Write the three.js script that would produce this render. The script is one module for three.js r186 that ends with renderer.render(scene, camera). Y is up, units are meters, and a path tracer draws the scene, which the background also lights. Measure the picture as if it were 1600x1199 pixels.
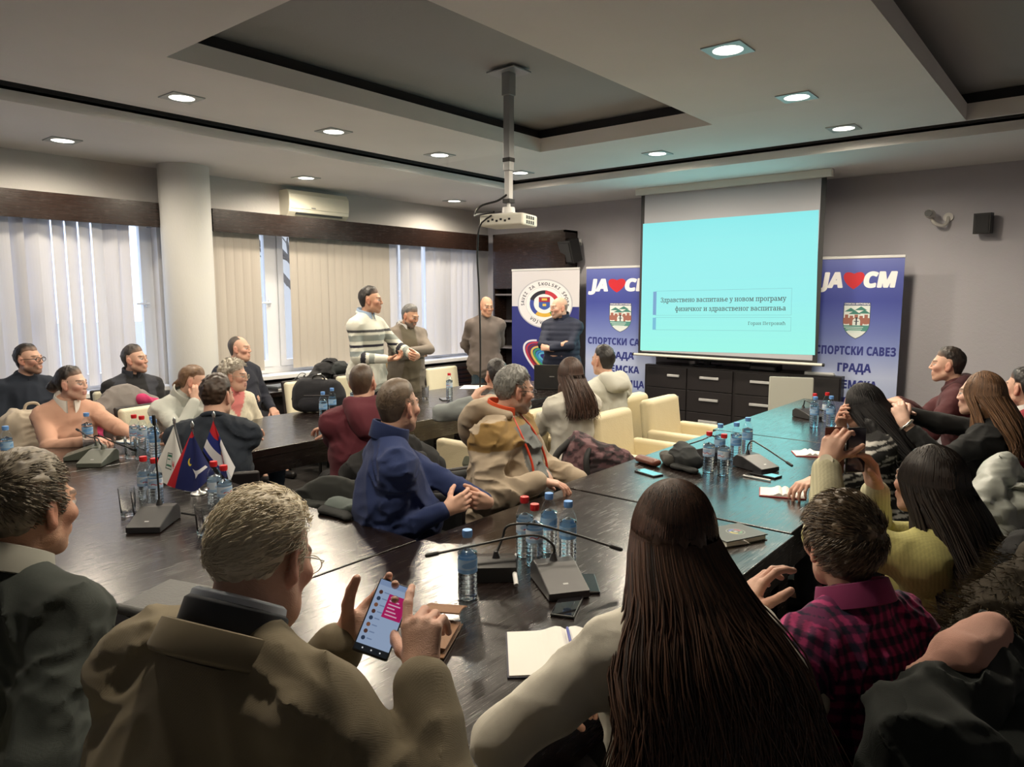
import * as THREE from 'three';
import { RoundedBoxGeometry } from 'three/addons/geometries/RoundedBoxGeometry.js';
import { mergeGeometries } from 'three/addons/utils/BufferGeometryUtils.js';
import { RectAreaLightUniformsLib } from 'three/addons/lights/RectAreaLightUniformsLib.js';

// ---------- camera, sky, sun, exposure ----------
const scene = new THREE.Scene();
const camera = new THREE.PerspectiveCamera(56.58, 1600 / 1199, 0.05, 200);
camera.position.set(0, 1.7, 0);
camera.lookAt(-0.632, 1.7 - 0.1219, -0.7654);
const renderer = new THREE.WebGLRenderer({ antialias: true });
renderer.toneMapping = THREE.LinearToneMapping;
renderer.toneMappingExposure = 1.07;
renderer.shadowMap.enabled = true;
RectAreaLightUniformsLib.init();
scene.background = new THREE.Color(0.57, 0.71, 1.0);
scene.backgroundIntensity = 2.9;
const sun = new THREE.DirectionalLight(0xfff0dd, 2.2);
sun.position.set(-30, 16, -9); sun.target.position.set(-7, 0, -4); sun.castShadow = true;
sun.shadow.mapSize.set(2048, 2048);
Object.assign(sun.shadow.camera, { left: -14, right: 14, top: 10, bottom: -10, near: 1, far: 60 });
scene.add(sun, sun.target);
const LAMP = 13.5;           // candela of one downlight, in scene units
const SCREEN_LIGHT = 0.94;   // strength of the projected picture

// ---------- helpers ----------
let rs = 1234567;
const rnd = () => { rs = (Math.imul(rs, 1664525) + 1013904223) | 0; return (rs >>> 0) / 4294967296; };
const rr = (a, b) => a + (b - a) * rnd();
const V = (x, y, z) => new THREE.Vector3(x, y, z);
const PI = Math.PI, cos = Math.cos, sin = Math.sin, hypot = Math.hypot, min = Math.min, max = Math.max, abs = Math.abs, sqrt = Math.sqrt, floor = Math.floor;
const clamp = (x, a, b) => (x < a ? a : x > b ? b : x);
const mix = (a, b, t) => a + (b - a) * t;
const sstep = (a, b, x) => { const t = clamp((x - a) / (b - a), 0, 1); return t * t * (3 - 2 * t); };
const used = {};
function numbered(n) { const k = used[n] = (used[n] ?? -1) + 1; return k ? n + '_' + String(k).padStart(3, '0') : n; }
function merge(g) {
  if (!Array.isArray(g)) return g;
  if (g.length === 1) return g[0];
  return mergeGeometries(g.map((q) => { const c = q.index ? q.toNonIndexed() : q; for (const k of Object.keys(c.attributes)) if (!['position', 'normal', 'uv'].includes(k)) c.deleteAttribute(k); return c; }));
}
function obj(name, geo, mat, parent) {
  const m = new THREE.Mesh(merge(geo), mat);
  m.castShadow = m.receiveShadow = true;
  if (parent) { m.name = name; parent.add(m); } else { m.name = numbered(name); scene.add(m); }
  return m;
}
function tag(o, label, category, group) { o.userData = { label, category }; if (group) o.userData.group = group; return o; }
function thing(name, label, category, p = [0, 0, 0], turn = 0, group) {
  const o = new THREE.Group(); o.name = numbered(name); o.position.set(...p); o.rotation.y = turn;
  scene.add(o); return tag(o, label, category, group);
}
function struct(name, geo, mat, parent) { const m = obj(name, geo, mat, parent); m.userData.kind = 'structure'; return m; }
function dup(root, p, turn, label, group) {
  const c = root.clone(); c.name = numbered(root.name.replace(/_\d{3}$/, '')); c.position.set(...p); c.rotation.y = turn;
  c.userData = { ...root.userData }; if (label) c.userData.label = label; if (group) c.userData.group = group;
  scene.add(c); return c;
}
const box = (w, h, d, x = 0, y = 0, z = 0, ry = 0) => { const g = new THREE.BoxGeometry(w, h, d); if (ry) g.rotateY(ry); g.translate(x, y, z); return boxUV(g); };
const rbox = (w, h, d, r, x = 0, y = 0, z = 0, s = 3) => { const g = new RoundedBoxGeometry(w, h, d, s, min(r, w / 2.02, h / 2.02, d / 2.02)); g.translate(x, y, z); return boxUV(g); };
const cyl = (r0, r1, h, x = 0, y = 0, z = 0, n = 24) => new THREE.CylinderGeometry(r0, r1, h, n).translate(x, y, z);
const lathe = (pts, n = 28) => new THREE.LatheGeometry(pts.map((p) => new THREE.Vector2(p[0], p[1])), n);
const tube = (pts, r, n = 24, s = 8) => new THREE.TubeGeometry(new THREE.CatmullRomCurve3(pts.map((p) => V(...p))), n, r, s);
const prism = (pts, d, bev = 0) => { const s = new THREE.Shape(); pts.forEach((p, i) => (i ? s.lineTo(p[0], p[1]) : s.moveTo(p[0], p[1]))); s.closePath(); const g = new THREE.ExtrudeGeometry(s, { depth: d, bevelEnabled: bev > 0, bevelSize: bev, bevelThickness: bev, bevelSegments: 2 }); return g.translate(0, 0, -d / 2); };
const ball = (r, x = 0, y = 0, z = 0, sx = 1, sy = 1, sz = 1, n = 20) => new THREE.SphereGeometry(r, n, n * 0.7 | 0).scale(sx, sy, sz).translate(x, y, z);
function boxUV(g) {                      // uv in metres by the side a face looks to
  const q = g.index ? g.toNonIndexed() : g, p = q.attributes.position, n = q.attributes.normal, uv = new Float32Array(p.count * 2);
  for (let i = 0; i < p.count; i++) {
    const ax = abs(n.getX(i)), ay = abs(n.getY(i)), az = abs(n.getZ(i)), x = p.getX(i), y = p.getY(i), z = p.getZ(i);
    uv[2 * i] = ay >= ax && ay >= az ? x : ax >= az ? y : y; uv[2 * i + 1] = ay >= ax && ay >= az ? z : ax >= az ? z : x;
  }
  q.setAttribute('uv', new THREE.BufferAttribute(uv, 2)); return q;
}
// value noise
function h3(x, y, z) { let n = Math.imul(x, 374761393) ^ Math.imul(y, 668265263) ^ Math.imul(z, 1442695041); n = Math.imul(n ^ (n >>> 13), 1274126177); return ((n ^ (n >>> 16)) >>> 0) / 4294967296; }
function noise(x, y, z = 0) {
  const i = floor(x), j = floor(y), k = floor(z); let u = x - i, v = y - j, w = z - k; u *= u * (3 - 2 * u); v *= v * (3 - 2 * v); w *= w * (3 - 2 * w);
  const a = mix(mix(h3(i, j, k), h3(i + 1, j, k), u), mix(h3(i, j + 1, k), h3(i + 1, j + 1, k), u), v);
  const b = mix(mix(h3(i, j, k + 1), h3(i + 1, j, k + 1), u), mix(h3(i, j + 1, k + 1), h3(i + 1, j + 1, k + 1), u), v);
  return mix(a, b, w);
}
const fbm = (x, y, z, o = 4) => { let s = 0, a = 0.5; for (let i = 0; i < o; i++) { s += a * noise(x, y, z); x *= 2.03; y *= 2.03; z *= 2.03; a *= 0.5; } return s; };
function canvas(w, h, draw, srgb = true) {
  const c = document.createElement('canvas'); c.width = w; c.height = h; draw(c.getContext('2d'), w, h);
  const t = new THREE.CanvasTexture(c); if (srgb) t.colorSpace = THREE.SRGBColorSpace; t.anisotropy = 8; return t;
}
function field(w, h, f, rx = 1, ry = 1, srgb = false) {       // f(u, v) -> grey 0..1 or [r, g, b]; repeats
  const d = new Uint8Array(w * h * 4);
  for (let j = 0; j < h; j++) for (let i = 0; i < w; i++) {
    const c = f(i / w, j / h, i, j), a = Array.isArray(c), o = (j * w + i) * 4;
    d[o] = 255 * clamp(a ? c[0] : c, 0, 1); d[o + 1] = 255 * clamp(a ? c[1] : c, 0, 1); d[o + 2] = 255 * clamp(a ? c[2] : c, 0, 1); d[o + 3] = 255;
  }
  const t = new THREE.DataTexture(d, w, h); t.magFilter = THREE.LinearFilter; t.minFilter = THREE.LinearMipmapLinearFilter; t.generateMipmaps = true;
  t.wrapS = t.wrapT = THREE.RepeatWrapping; t.repeat.set(rx, ry); if (srgb) t.colorSpace = THREE.SRGBColorSpace; t.needsUpdate = true; return t;
}
const M = (c, r = 0.6, o = {}) => new THREE.MeshPhysicalMaterial({ color: new THREE.Color(...(typeof c === 'number' ? [c] : [new THREE.Color().setRGB(...c)])), roughness: r, ...o });
// ---------- materials of the room ----------
const plasterBump = field(256, 256, (u, v, i, j) => 0.5 * noise(i / 2.1, j / 2.1, 1) + 0.5 * noise(i / 9, j / 9, 3), 1.5, 1.5);
const stain = (base, amp) => field(512, 512, (u, v, i, j) => { const n = fbm(i / 90, j / 90, 5, 5) - 0.47; return [base[0] + amp * n, base[1] + amp * n, base[2] + amp * n]; }, 0.18, 0.18, true);
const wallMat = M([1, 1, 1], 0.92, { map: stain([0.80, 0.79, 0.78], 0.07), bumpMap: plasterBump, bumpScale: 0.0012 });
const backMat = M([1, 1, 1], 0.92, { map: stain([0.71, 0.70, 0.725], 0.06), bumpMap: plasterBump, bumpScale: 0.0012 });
const ceilMat = M([1, 1, 1], 0.94, { map: stain([0.91, 0.90, 0.89], 0.07), bumpMap: plasterBump, bumpScale: 0.0006 });
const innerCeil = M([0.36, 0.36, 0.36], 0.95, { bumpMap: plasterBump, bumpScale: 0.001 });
const gapMat = M([0.045, 0.042, 0.044], 0.9);
const floorTex = field(512, 512, (u, v, i, j) => { const n = 0.5 * fbm(i / 9, j / 70, 2, 4) + 0.5 * noise(i / 1.6, j / 24, 9); const b = 0.29 + 0.18 * (n - 0.5); return [b, b * 0.97, b * 0.95]; }, 0.9, 0.7, true);
const grainV = (u, v, i, j) => 0.55 * noise(i / 1.6, j / 34, 2) + 0.3 * noise(i / 5, j / 90, 7) + 0.25 * noise(i / 1.1, j / 9, 4);
const woodBump = field(1024, 1024, grainV, 1.4, 0.9);
const woodRough = field(512, 512, (u, v, i, j) => 0.12 + 0.13 * noise(i / 1.5, j / 30, 4) + 0.1 * fbm(i / 40, j / 40, 9, 3), 1.4, 0.9);
const woodCol = field(512, 512, (u, v, i, j) => { const n = grainV(u, v, i, j); return [0.155 + 0.1 * n, 0.125 + 0.08 * n, 0.115 + 0.07 * n]; }, 1.4, 0.9, true);
const tableMat = M([0.26, 0.22, 0.22], 1, { map: woodCol, bumpMap: woodBump, bumpScale: 0.00017, roughnessMap: woodRough, ior: 1.95 });
const darkWood = M([0.62, 0.5, 0.46], 1, { map: woodCol, roughnessMap: woodRough });
const blackWood = M([0.018, 0.015, 0.016], 0.42);
const pvc = M([0.82, 0.84, 0.86], 0.35);
const white = M([0.8, 0.8, 0.79], 0.45), black = M([0.012, 0.012, 0.013], 0.45), greyPl = M([0.2, 0.2, 0.2], 0.5);
const steel = M([0.6, 0.6, 0.6], 0.3, { metalness: 1 });

// ---------- the shell ----------
const XL = -7.6, ZB = -8.6, XR = 3.2, ZN = 3.0, HP = 3.0, HS = 3.1, HU = 3.32;
{ // laminate floor laid board by board
  const fl = struct('floor', box(XR - XL + 0.6, 0.2, ZN - ZB + 0.6, (XL + XR) / 2, -0.104, (ZB + ZN) / 2), gapMat), PW = 0.36, PL = 1.38;
  const tones = [0.8, 0.68, 0.92].map((k) => M([k, k * 0.98, k * 0.97], 0.45, { map: floorTex }));
  let row = 0; for (let x = XL; x < XR - 0.05; x += PW, row++) for (let z = ZB - (row % 3) * 0.46; z < ZN; z += PL) {
    const a = max(z, ZB), b = min(z + PL, ZN), w = min(PW, XR - x); if (b - a < 0.05) continue;
    struct('plank', rbox(w - 0.003, 0.012, b - a - 0.003, 0.0015, x + w / 2, -0.006, (a + b) / 2, 1), tones[floor(h3(row, floor(z * 10), 2) * 3)], fl);
  }
}
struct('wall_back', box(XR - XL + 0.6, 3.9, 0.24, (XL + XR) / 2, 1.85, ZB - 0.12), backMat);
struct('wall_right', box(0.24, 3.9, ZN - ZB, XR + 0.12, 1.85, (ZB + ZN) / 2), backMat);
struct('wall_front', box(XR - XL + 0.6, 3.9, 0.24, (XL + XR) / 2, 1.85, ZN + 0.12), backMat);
// left wall with two window openings
const W1 = [1.9, -3.44], W2 = [-3.95, -8.3], WY = [0.78, 2.56];
struct('wall_left', [
  box(0.3, WY[0] + 0.1, ZN - ZB, XL - 0.15, (WY[0] - 0.1) / 2, (ZB + ZN) / 2), box(0.3, 3.8 - WY[1], ZN - ZB, XL - 0.15, (WY[1] + 3.8) / 2, (ZB + ZN) / 2),
  box(0.3, WY[1] - WY[0], ZN - W1[0], XL - 0.15, (WY[0] + WY[1]) / 2, (ZN + W1[0]) / 2),
  box(0.3, WY[1] - WY[0], W1[1] - W2[0], XL - 0.15, (WY[0] + WY[1]) / 2, (W1[1] + W2[0]) / 2),
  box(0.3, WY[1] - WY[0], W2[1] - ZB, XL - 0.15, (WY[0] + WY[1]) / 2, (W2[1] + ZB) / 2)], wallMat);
struct('trim_1', box(0.3, 0.04, W1[0] - W1[1], XL + 0.1, WY[0] - 0.02, (W1[0] + W1[1]) / 2), white);
struct('trim_2', box(0.3, 0.04, W2[0] - W2[1], XL + 0.1, WY[0] - 0.02, (W2[0] + W2[1]) / 2), white);
struct('baseboard_back', rbox(XR - XL, 0.09, 0.02, 0.006, (XL + XR) / 2, 0.045, ZB + 0.01), darkWood);
// low dark cabinet boxing the radiators under the windows
{
  const t = thing('radiator_cabinet', 'long low black louvred cabinet boxing the radiators below the second window', 'cabinet', [XL + 0.16, 0, -6.2]);
  obj('carcass', box(0.28, 0.7, 4.2, 0, 0.35, 0), blackWood, t);
  for (let i = 0; i < 9; i++) obj('slat', box(0.02, 0.035, 4.1, 0.15, 0.12 + i * 0.065, 0), darkWood, t);
}
// windows: frame, sashes, glass
const glassM = M([1, 1, 1], 0.02, { transmission: 1, thickness: 0, ior: 1.45 });
function windowUnit(name, z0, z1, mullions) {
  const w = new THREE.Group(); w.name = name; w.userData.kind = 'structure'; w.position.set(XL - 0.17, 0, 0); scene.add(w);
  const zs = [z0, ...mullions, z1], y0 = WY[0], y1 = WY[1];
  struct('window_frame', [box(0.08, 0.07, z0 - z1, 0, y0 + 0.035, (z0 + z1) / 2), box(0.08, 0.07, z0 - z1, 0, y1 - 0.035, (z0 + z1) / 2),
    ...zs.map((z, i) => box(0.076, y1 - y0 - 0.004, 0.09, 0, (y0 + y1) / 2, z + (i === 0 ? -0.045 : i === zs.length - 1 ? 0.045 : 0)))], pvc, w);
  for (let i = 0; i + 1 < zs.length; i++) {
    const a = zs[i] - 0.05, b = zs[i + 1] + 0.05, m = (a + b) / 2, l = a - b;
    struct('sash', [box(0.07, 0.075, l, 0.02, y0 + 0.11, m), box(0.07, 0.075, l, 0.02, y1 - 0.11, m), box(0.066, y1 - y0 - 0.16, 0.075, 0.02, (y0 + y1) / 2, a - 0.037), box(0.066, y1 - y0 - 0.16, 0.075, 0.02, (y0 + y1) / 2, b + 0.037)], pvc, w);
    struct('pane', box(0.006, y1 - y0 - 0.28, l - 0.14, 0.02, (y0 + y1) / 2, m), glassM, w);
    struct('window_handle', [box(0.02, 0.07, 0.03, 0.065, 1.62, b + 0.037), rbox(0.02, 0.02, 0.13, 0.008, 0.09, 1.62, b + 0.09)], pvc, w);
  }
}
windowUnit('window_1', W1[0], W1[1], [0.9, -0.1, -1.1, -2.15]);
windowUnit('window_2', W2[0], W2[1], [-4.86, -5.85, -6.7, -7.5]);
// round pillar between the windows
struct('pillar', [new THREE.CylinderGeometry(0.242, 0.242, 3.0, 48).translate(-7.28, 1.5, -3.6)], M([1, 1, 1], 0.9, { map: stain([0.80, 0.80, 0.79], 0.05), bumpMap: plasterBump, bumpScale: 0.001 }));

// ---------- ceiling ----------
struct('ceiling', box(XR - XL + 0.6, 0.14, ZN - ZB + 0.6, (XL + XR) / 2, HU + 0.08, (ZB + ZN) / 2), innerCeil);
// dropped rim along the walls with its fascia
const CX = -5.78, CZ = -7.02, G = 0.1;
struct('ceiling_rim', [
  box(CX - XL, 0.075, ZN - ZB, (CX + XL) / 2, HP + 0.0375, (ZN + ZB) / 2), box(XR - CX, 0.075, CZ - ZB, (CX + XR) / 2, HP + 0.0375, (CZ + ZB) / 2),
], ceilMat);
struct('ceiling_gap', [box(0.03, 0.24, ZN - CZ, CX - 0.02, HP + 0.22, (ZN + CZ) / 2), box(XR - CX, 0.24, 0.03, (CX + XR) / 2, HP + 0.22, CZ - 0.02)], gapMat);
// main soffit with two openings
const RX = [-4.38, -2.6], RZ = [-2.1, -5.74], QX = -0.97, QZ = -6.9;
const SX0 = CX + 0.12, SZ0 = CZ + 0.1;
const sof = (x0, x1, z0, z1) => box(x1 - x0, 0.13, abs(z0 - z1), (x0 + x1) / 2, HS + 0.065, (z0 + z1) / 2);
struct('ceiling_soffit', [sof(SX0, RX[0], ZN, SZ0), sof(RX[0], RX[1], ZN, RZ[0]), sof(RX[0], RX[1], RZ[1], SZ0), sof(RX[1], QX, ZN, SZ0), sof(QX, XR, QZ, SZ0), sof(QX, XR, ZN, 0.5)], ceilMat);
const lip = (x0, x1, z0, z1) => box(abs(x1 - x0), HU - HS - 0.1, abs(z1 - z0), (x0 + x1) / 2, (HU + HS) / 2 + 0.055, (z0 + z1) / 2);
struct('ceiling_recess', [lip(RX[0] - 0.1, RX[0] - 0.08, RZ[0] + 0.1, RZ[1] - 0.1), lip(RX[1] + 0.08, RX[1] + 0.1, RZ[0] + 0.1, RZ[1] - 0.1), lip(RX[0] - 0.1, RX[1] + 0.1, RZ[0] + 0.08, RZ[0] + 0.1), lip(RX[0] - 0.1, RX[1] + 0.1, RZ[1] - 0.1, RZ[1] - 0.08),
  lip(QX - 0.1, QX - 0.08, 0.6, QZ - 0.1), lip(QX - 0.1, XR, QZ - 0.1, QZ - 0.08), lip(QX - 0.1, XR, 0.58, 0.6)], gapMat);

// ---------- downlights ----------
const glowM = M([1, 1, 1], 0.5, { emissive: new THREE.Color(1, 0.95, 0.84), emissiveIntensity: 5 });
const plateM = M([0.42, 0.45, 0.45], 0.4);
function downlight(x, y, z, label, p = 1) {
  const t = thing('downlight', label, 'ceiling light', [x, y, z], 0, 'recessed square downlights');
  const s = new THREE.Shape([[-1, -1], [1, -1], [1, 1], [-1, 1]].map((q) => new THREE.Vector2(q[0] * 0.115, q[1] * 0.115)));
  s.holes.push(new THREE.Path().absarc(0, 0, 0.085, 0, PI * 2, true));
  obj('frame', new THREE.ExtrudeGeometry(s, { depth: 0.008, bevelEnabled: false, curveSegments: 32 }).rotateX(PI / 2), plateM, t);
  obj('diffuser', cyl(0.084, 0.084, 0.005, 0, -0.003, 0, 32), glowM, t);
  const l = new THREE.SpotLight(0xfff0d8, LAMP * p, 0, 1.53, 0.35, 2); l.position.set(0, -0.02, 0); l.target.position.set(0, -1, 0); l.castShadow = true; l.shadow.radius = 6; t.add(l, l.target);
}
downlight(-5.16, HS, -2.57, 'recessed square downlight in the main ceiling, nearest of those left of the sunken panel', 0.8);
downlight(-5.2, HS, -3.9, 'recessed square downlight in the main ceiling, second along the left side of the sunken panel');
downlight(-5.23, HS, -5.2, 'recessed square downlight in the main ceiling, third along the left side of the sunken panel');
downlight(-5.26, HS, -6.52, 'recessed square downlight half hidden behind the projector pole');
downlight(-3.52, HS, -6.52, 'recessed square downlight in the ceiling just left of the projection screen top');
downlight(-1.8, HS, -6.55, 'recessed square downlight nearest above the top of the projection screen case');
downlight(-1.79, HS, -5.33, 'recessed square downlight in the right ceiling row, middle of three glowing squares');
downlight(-1.77, HS, -4.08, 'largest recessed square downlight, nearest the viewer in the right ceiling row');
downlight(-1.77, HS, -2.7, 'recessed square downlight above the near table, just outside the view', 0.6);
downlight(-5.1, HS, -1.2, 'recessed square downlight above the left table, just outside the view', 0.3);
downlight(-3.4, HS, -1.1, 'recessed square downlight above the near table, outside the view at upper left', 0.5);
downlight(-1.77, HS, -1.35, 'recessed square downlight above the heads of the foreground people, outside the view', 0.95);
downlight(-6.85, HP, -2.37, 'recessed square downlight in the lowered ceiling rim above the first window blind', 0.45);
downlight(-6.92, HP, -4.8, 'recessed square downlight in the lowered ceiling rim beside the air conditioner', 0.5);
downlight(-7.0, HP, -7.23, 'recessed square downlight in the lowered ceiling rim near the far window corner', 0.5);

// ---------- pelmets and vertical blinds ----------
function pelmet(z0, z1, label) {
  const t = thing('pelmet', label, 'pelmet', [XL + 0.13, 2.5, (z0 + z1) / 2]);
  obj('front_board', box(0.025, 0.24, abs(z0 - z1), 0.12, 0, 0), darkWood, t);
  obj('top_board', box(0.24, 0.02, abs(z0 - z1), 0, 0.11, 0), darkWood, t);
  for (const s of [-1, 1]) obj('end_board', box(0.24, 0.22, 0.02, 0, 0, s * (abs(z0 - z1) / 2 - 0.01)), darkWood, t);
}
pelmet(2.2, -3.36, 'dark brown wooden pelmet board over the blind left of the pillar');
pelmet(-3.92, -8.32, 'dark brown wooden pelmet board over the blind right of the pillar');
const fabBump = field(64, 64, (u, v, i, j) => 0.5 + 0.25 * sin(i * 1.6) + 0.25 * sin(j * 1.6), 60, 60);
const blindA = M([0.80, 0.80, 0.83], 0.95, { transmission: 0.42, thickness: 0, bumpMap: fabBump, bumpScale: 0.0004 });
const blindB = M([0.58, 0.53, 0.47], 0.95, { transmission: 0.16, thickness: 0, bumpMap: fabBump, bumpScale: 0.0004 });
const slatGeo = (() => {
  const p = [], n = 5; for (let i = 0; i <= n; i++) { const a = i / n - 0.5; p.push([a * 0.127, 0.010 * (0.25 - a * a) * 4]); }
  const s = new THREE.Shape(); p.forEach((q, i) => (i ? s.lineTo(q[0], q[1]) : s.moveTo(q[0], q[1]))); p.slice().reverse().forEach((q) => s.lineTo(q[0], q[1] - 0.0012)); s.closePath();
  const g = new THREE.ExtrudeGeometry(s, { depth: 1.60, bevelEnabled: false }); g.rotateX(PI / 2); return g;   // hangs down from y = 0
})();
function blind(label, list, z0, z1) {
  const t = thing('vertical_blind', label, 'blind', [XL + 0.12, 2.44, 0]);
  obj('head_rail', box(0.045, 0.04, abs(z0 - z1), 0, 0.03, (z0 + z1) / 2), white, t);
  for (const [z, a, m] of list) { const s = obj('slat', slatGeo, m, t); s.position.set(0, 0, z); s.rotation.y = PI / 2 + a; }
}
{
  const L1 = []; for (let z = 2.1; z > -3.16; z -= 0.112) { const k = z < -2.3 && z > -2.85; L1.push([z, k ? 0.42 : -0.42 + 0.8 * (h3(floor(z * 8.93 + 50), 3, 1) - 0.5), blindA]); }
  blind('white fabric vertical blind with half turned slats left of the pillar', L1, 2.2, -3.3);
  const L2 = [];
  for (let z = -3.95; z > -4.5; z -= 0.105) L2.push([z, 0.04 + 0.1 * (noise(z * 5, 2) - 0.5), blindB]);
  for (let z = -4.98; z > -6.42; z -= 0.109) L2.push([z, 0.06 + 0.16 * (noise(z * 4, 1) - 0.5), blindB]);
  for (let z = -6.5; z > -8.22; z -= 0.118) if (!(z < -6.57 && z > -6.67) && !(z < -7.05 && z > -7.15)) L2.push([z, -0.4 + 0.7 * (h3(floor(z * 8.47 + 90), 5, 1) - 0.5), blindA]);
  blind('beige fabric vertical blind partly drawn aside right of the pillar', L2, -3.9, -8.3);
}
// ---------- outside the windows ----------
struct('ground', box(60, 0.2, 80, XL - 30.4, -0.7, -5), M([0.32, 0.31, 0.27], 0.95));
{
  const t = thing('outbuilding', 'pale plastered building with dark red gutter seen through the window gap', 'building', [-19, -0.6, -16]);
  obj('wall', box(3, 5, 9, 0, 2.5, 0), M([0.62, 0.56, 0.48], 0.9), t);
  obj('roof', prism([[-2, 5], [2, 5], [0, 6.4]], 9.6).rotateY(0), M([0.34, 0.12, 0.08], 0.8), t);
  obj('gutter', box(0.2, 0.2, 9.6, 1.75, 4.95, 0), M([0.2, 0.05, 0.04], 0.6), t);
  const barkM = M([0.16, 0.13, 0.10], 0.9);
  const leafM = M([0.36, 0.33, 0.14], 0.8, { transmission: 0.3 });
  const tree = (x, z, h, label) => {
    const q = thing('garden_tree', label, 'tree', [x, -0.6, z]);
    const br = [], tw = [], lf = [];
    const grow = (p, d, len, r, lv) => {
      const e = p.clone().addScaledVector(d, len), mid = p.clone().lerp(e, 0.5).add(V(rr(-1, 1), rr(-1, 1), rr(-1, 1)).multiplyScalar(len * 0.08));
      (lv < 2 ? br : tw).push(new THREE.TubeGeometry(new THREE.QuadraticBezierCurve3(p, mid, e), lv < 2 ? 4 : 2, r, lv < 2 ? 6 : 4));
      if (lv === 4) { for (let i = 0; i < 3; i++) { const g = new THREE.CircleGeometry(0.05, 5); g.rotateX(rr(0, 6)); g.rotateY(rr(0, 6)); g.translate(e.x + rr(-0.15, 0.15), e.y + rr(-0.15, 0.15), e.z + rr(-0.15, 0.15)); lf.push(g); } return; }
      const n = lv === 0 ? 6 : 4;
      for (let i = 0; i < n; i++) { const nd = d.clone().multiplyScalar(0.8).add(V(rr(-1, 1), rr(-0.3, 0.9), rr(-1, 1)).multiplyScalar(0.75)).normalize(); grow(p.clone().lerp(e, mix(0.45, 1, (i + 1) / n)), nd, len * rr(0.55, 0.75), r * 0.55, lv + 1); }
    };
    grow(V(0, 0, 0), V(0.02, 1, 0.03).normalize(), h * 0.4, 0.12, 0);
    obj('trunk', br, barkM, q); obj('twigs', tw, barkM, q).userData.kind = 'stuff'; obj('foliage', lf, leafM, q).userData.kind = 'stuff';
  };
  tree(-13.5, -2.2, 7, 'bare autumn tree seen beside the pillar through the uncovered window strip');
  tree(-15.5, -11, 6.5, 'thin leafy tree outside the tall window gap right of the pillar');
  tree(-18, 5.5, 6.5, 'tree behind the slats of the left blind');
}
// ---------- conference tables ----------
const TH = 0.75;
function tableBlock(label, x0, x1, z0, z1, legs) {
  const t = thing('conference_table', label, 'table', [(x0 + x1) / 2, 0, (z0 + z1) / 2]); const w = abs(x1 - x0) - 0.004, d = abs(z1 - z0) - 0.004;
  obj('tabletop', rbox(w, 0.05, d, 0.004, 0, TH - 0.025, 0, 1), tableMat, t);
  obj('apron', [box(w - 0.012, 0.11, 0.03, 0, TH - 0.105, d / 2 - 0.021), box(w - 0.012, 0.11, 0.03, 0, TH - 0.105, -d / 2 + 0.021), box(0.03, 0.11, d - 0.08, w / 2 - 0.021, TH - 0.105, 0), box(0.03, 0.11, d - 0.08, -w / 2 + 0.021, TH - 0.105, 0)], tableMat, t);
  for (const [lx, lz] of legs || [[-1, -1], [1, -1], [-1, 1], [1, 1]]) obj('leg', rbox(0.12, TH - 0.05, 0.12, 0.004, lx * (w / 2 - 0.12), (TH - 0.05) / 2, lz * (d / 2 - 0.12), 1), darkWood, t);
  return t;
}
tableBlock('dark table section at lower right with the open notebook and nearest blue-capped bottle on it', -2.0, -0.88, -0.83, -2.845);
tableBlock('dark glossy table section reflecting the screen, with the cap and middle bottles on it', -2.06, -0.9, -2.86, -4.79);
tableBlock('far end of the right table run, strongly reflecting the turquoise screen', -2.1, -0.92, -4.80, -6.82);
tableBlock('near dark table section holding the three small flags', -4.255, -2.005, -0.83, -1.845);
tableBlock('corner table section in front of the woman in peach', -5.1, -4.26, -0.83, -1.845);
tableBlock('left dark table section reflecting the window, with the black bag on it', -5.07, -3.97, -1.85, -4.2);
{ const t = tableBlock('far dark table section with the laptop and papers on it', -5.22, -3.98, -4.205, -6.3); obj('support_panel', rbox(0.05, 0.58, 0.9, 0.005, 0.1, 0.29, 0.65, 1), M([0.12, 0.13, 0.14], 0.6), t); }
{ // low side table along the windows
  const t = thing('side_table', 'narrow dark table under the second window with books and a microphone', 'table', [-6.55, 0, -4.7]);
  obj('tabletop', rbox(0.6, 0.05, 1.9, 0.004, 0, TH - 0.02, 0, 1), tableMat, t);
  obj('front_panel', box(0.03, 0.62, 1.8, 0.24, 0.4, 0), blackWood, t);
  for (const a of [-1, 1]) for (const b of [-1, 1]) obj('leg', box(0.06, 0.72, 0.06, a * 0.22, 0.36, b * 0.86), blackWood, t);
}
// ---------- cream armchairs ----------
const hideBump = field(256, 256, (u, v, i, j) => 0.5 * noise(i / 3, j / 3) + 0.5 * noise(i / 40, j / 40, 4), 3, 3);
const cream = M([0.72, 0.63, 0.42], 0.5, { bumpMap: hideBump, bumpScale: 0.0015 });
const creamPale = M([0.72, 0.68, 0.52], 0.5, { bumpMap: hideBump, bumpScale: 0.0015 });
function puff(w, h, d, r, bulge, x, y, z) {            // padded slab: rounded box whose faces swell
  const g = new RoundedBoxGeometry(w, h, d, 6, r), p = g.attributes.position;
  for (let i = 0; i < p.count; i++) { const a = p.getX(i) / w * 2, b = p.getY(i) / h * 2, c = p.getZ(i) / d * 2; const f = (1 - a * a) * (1 - b * b); const n = 0.003 * (noise(a * 4 + 9, b * 4, c * 3) - 0.5); p.setZ(i, p.getZ(i) + Math.sign(c) * (bulge * f + n)); p.setX(i, p.getX(i) + n); }
  g.computeVertexNormals(); g.translate(x, y, z); return boxUV(g);
}
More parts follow.
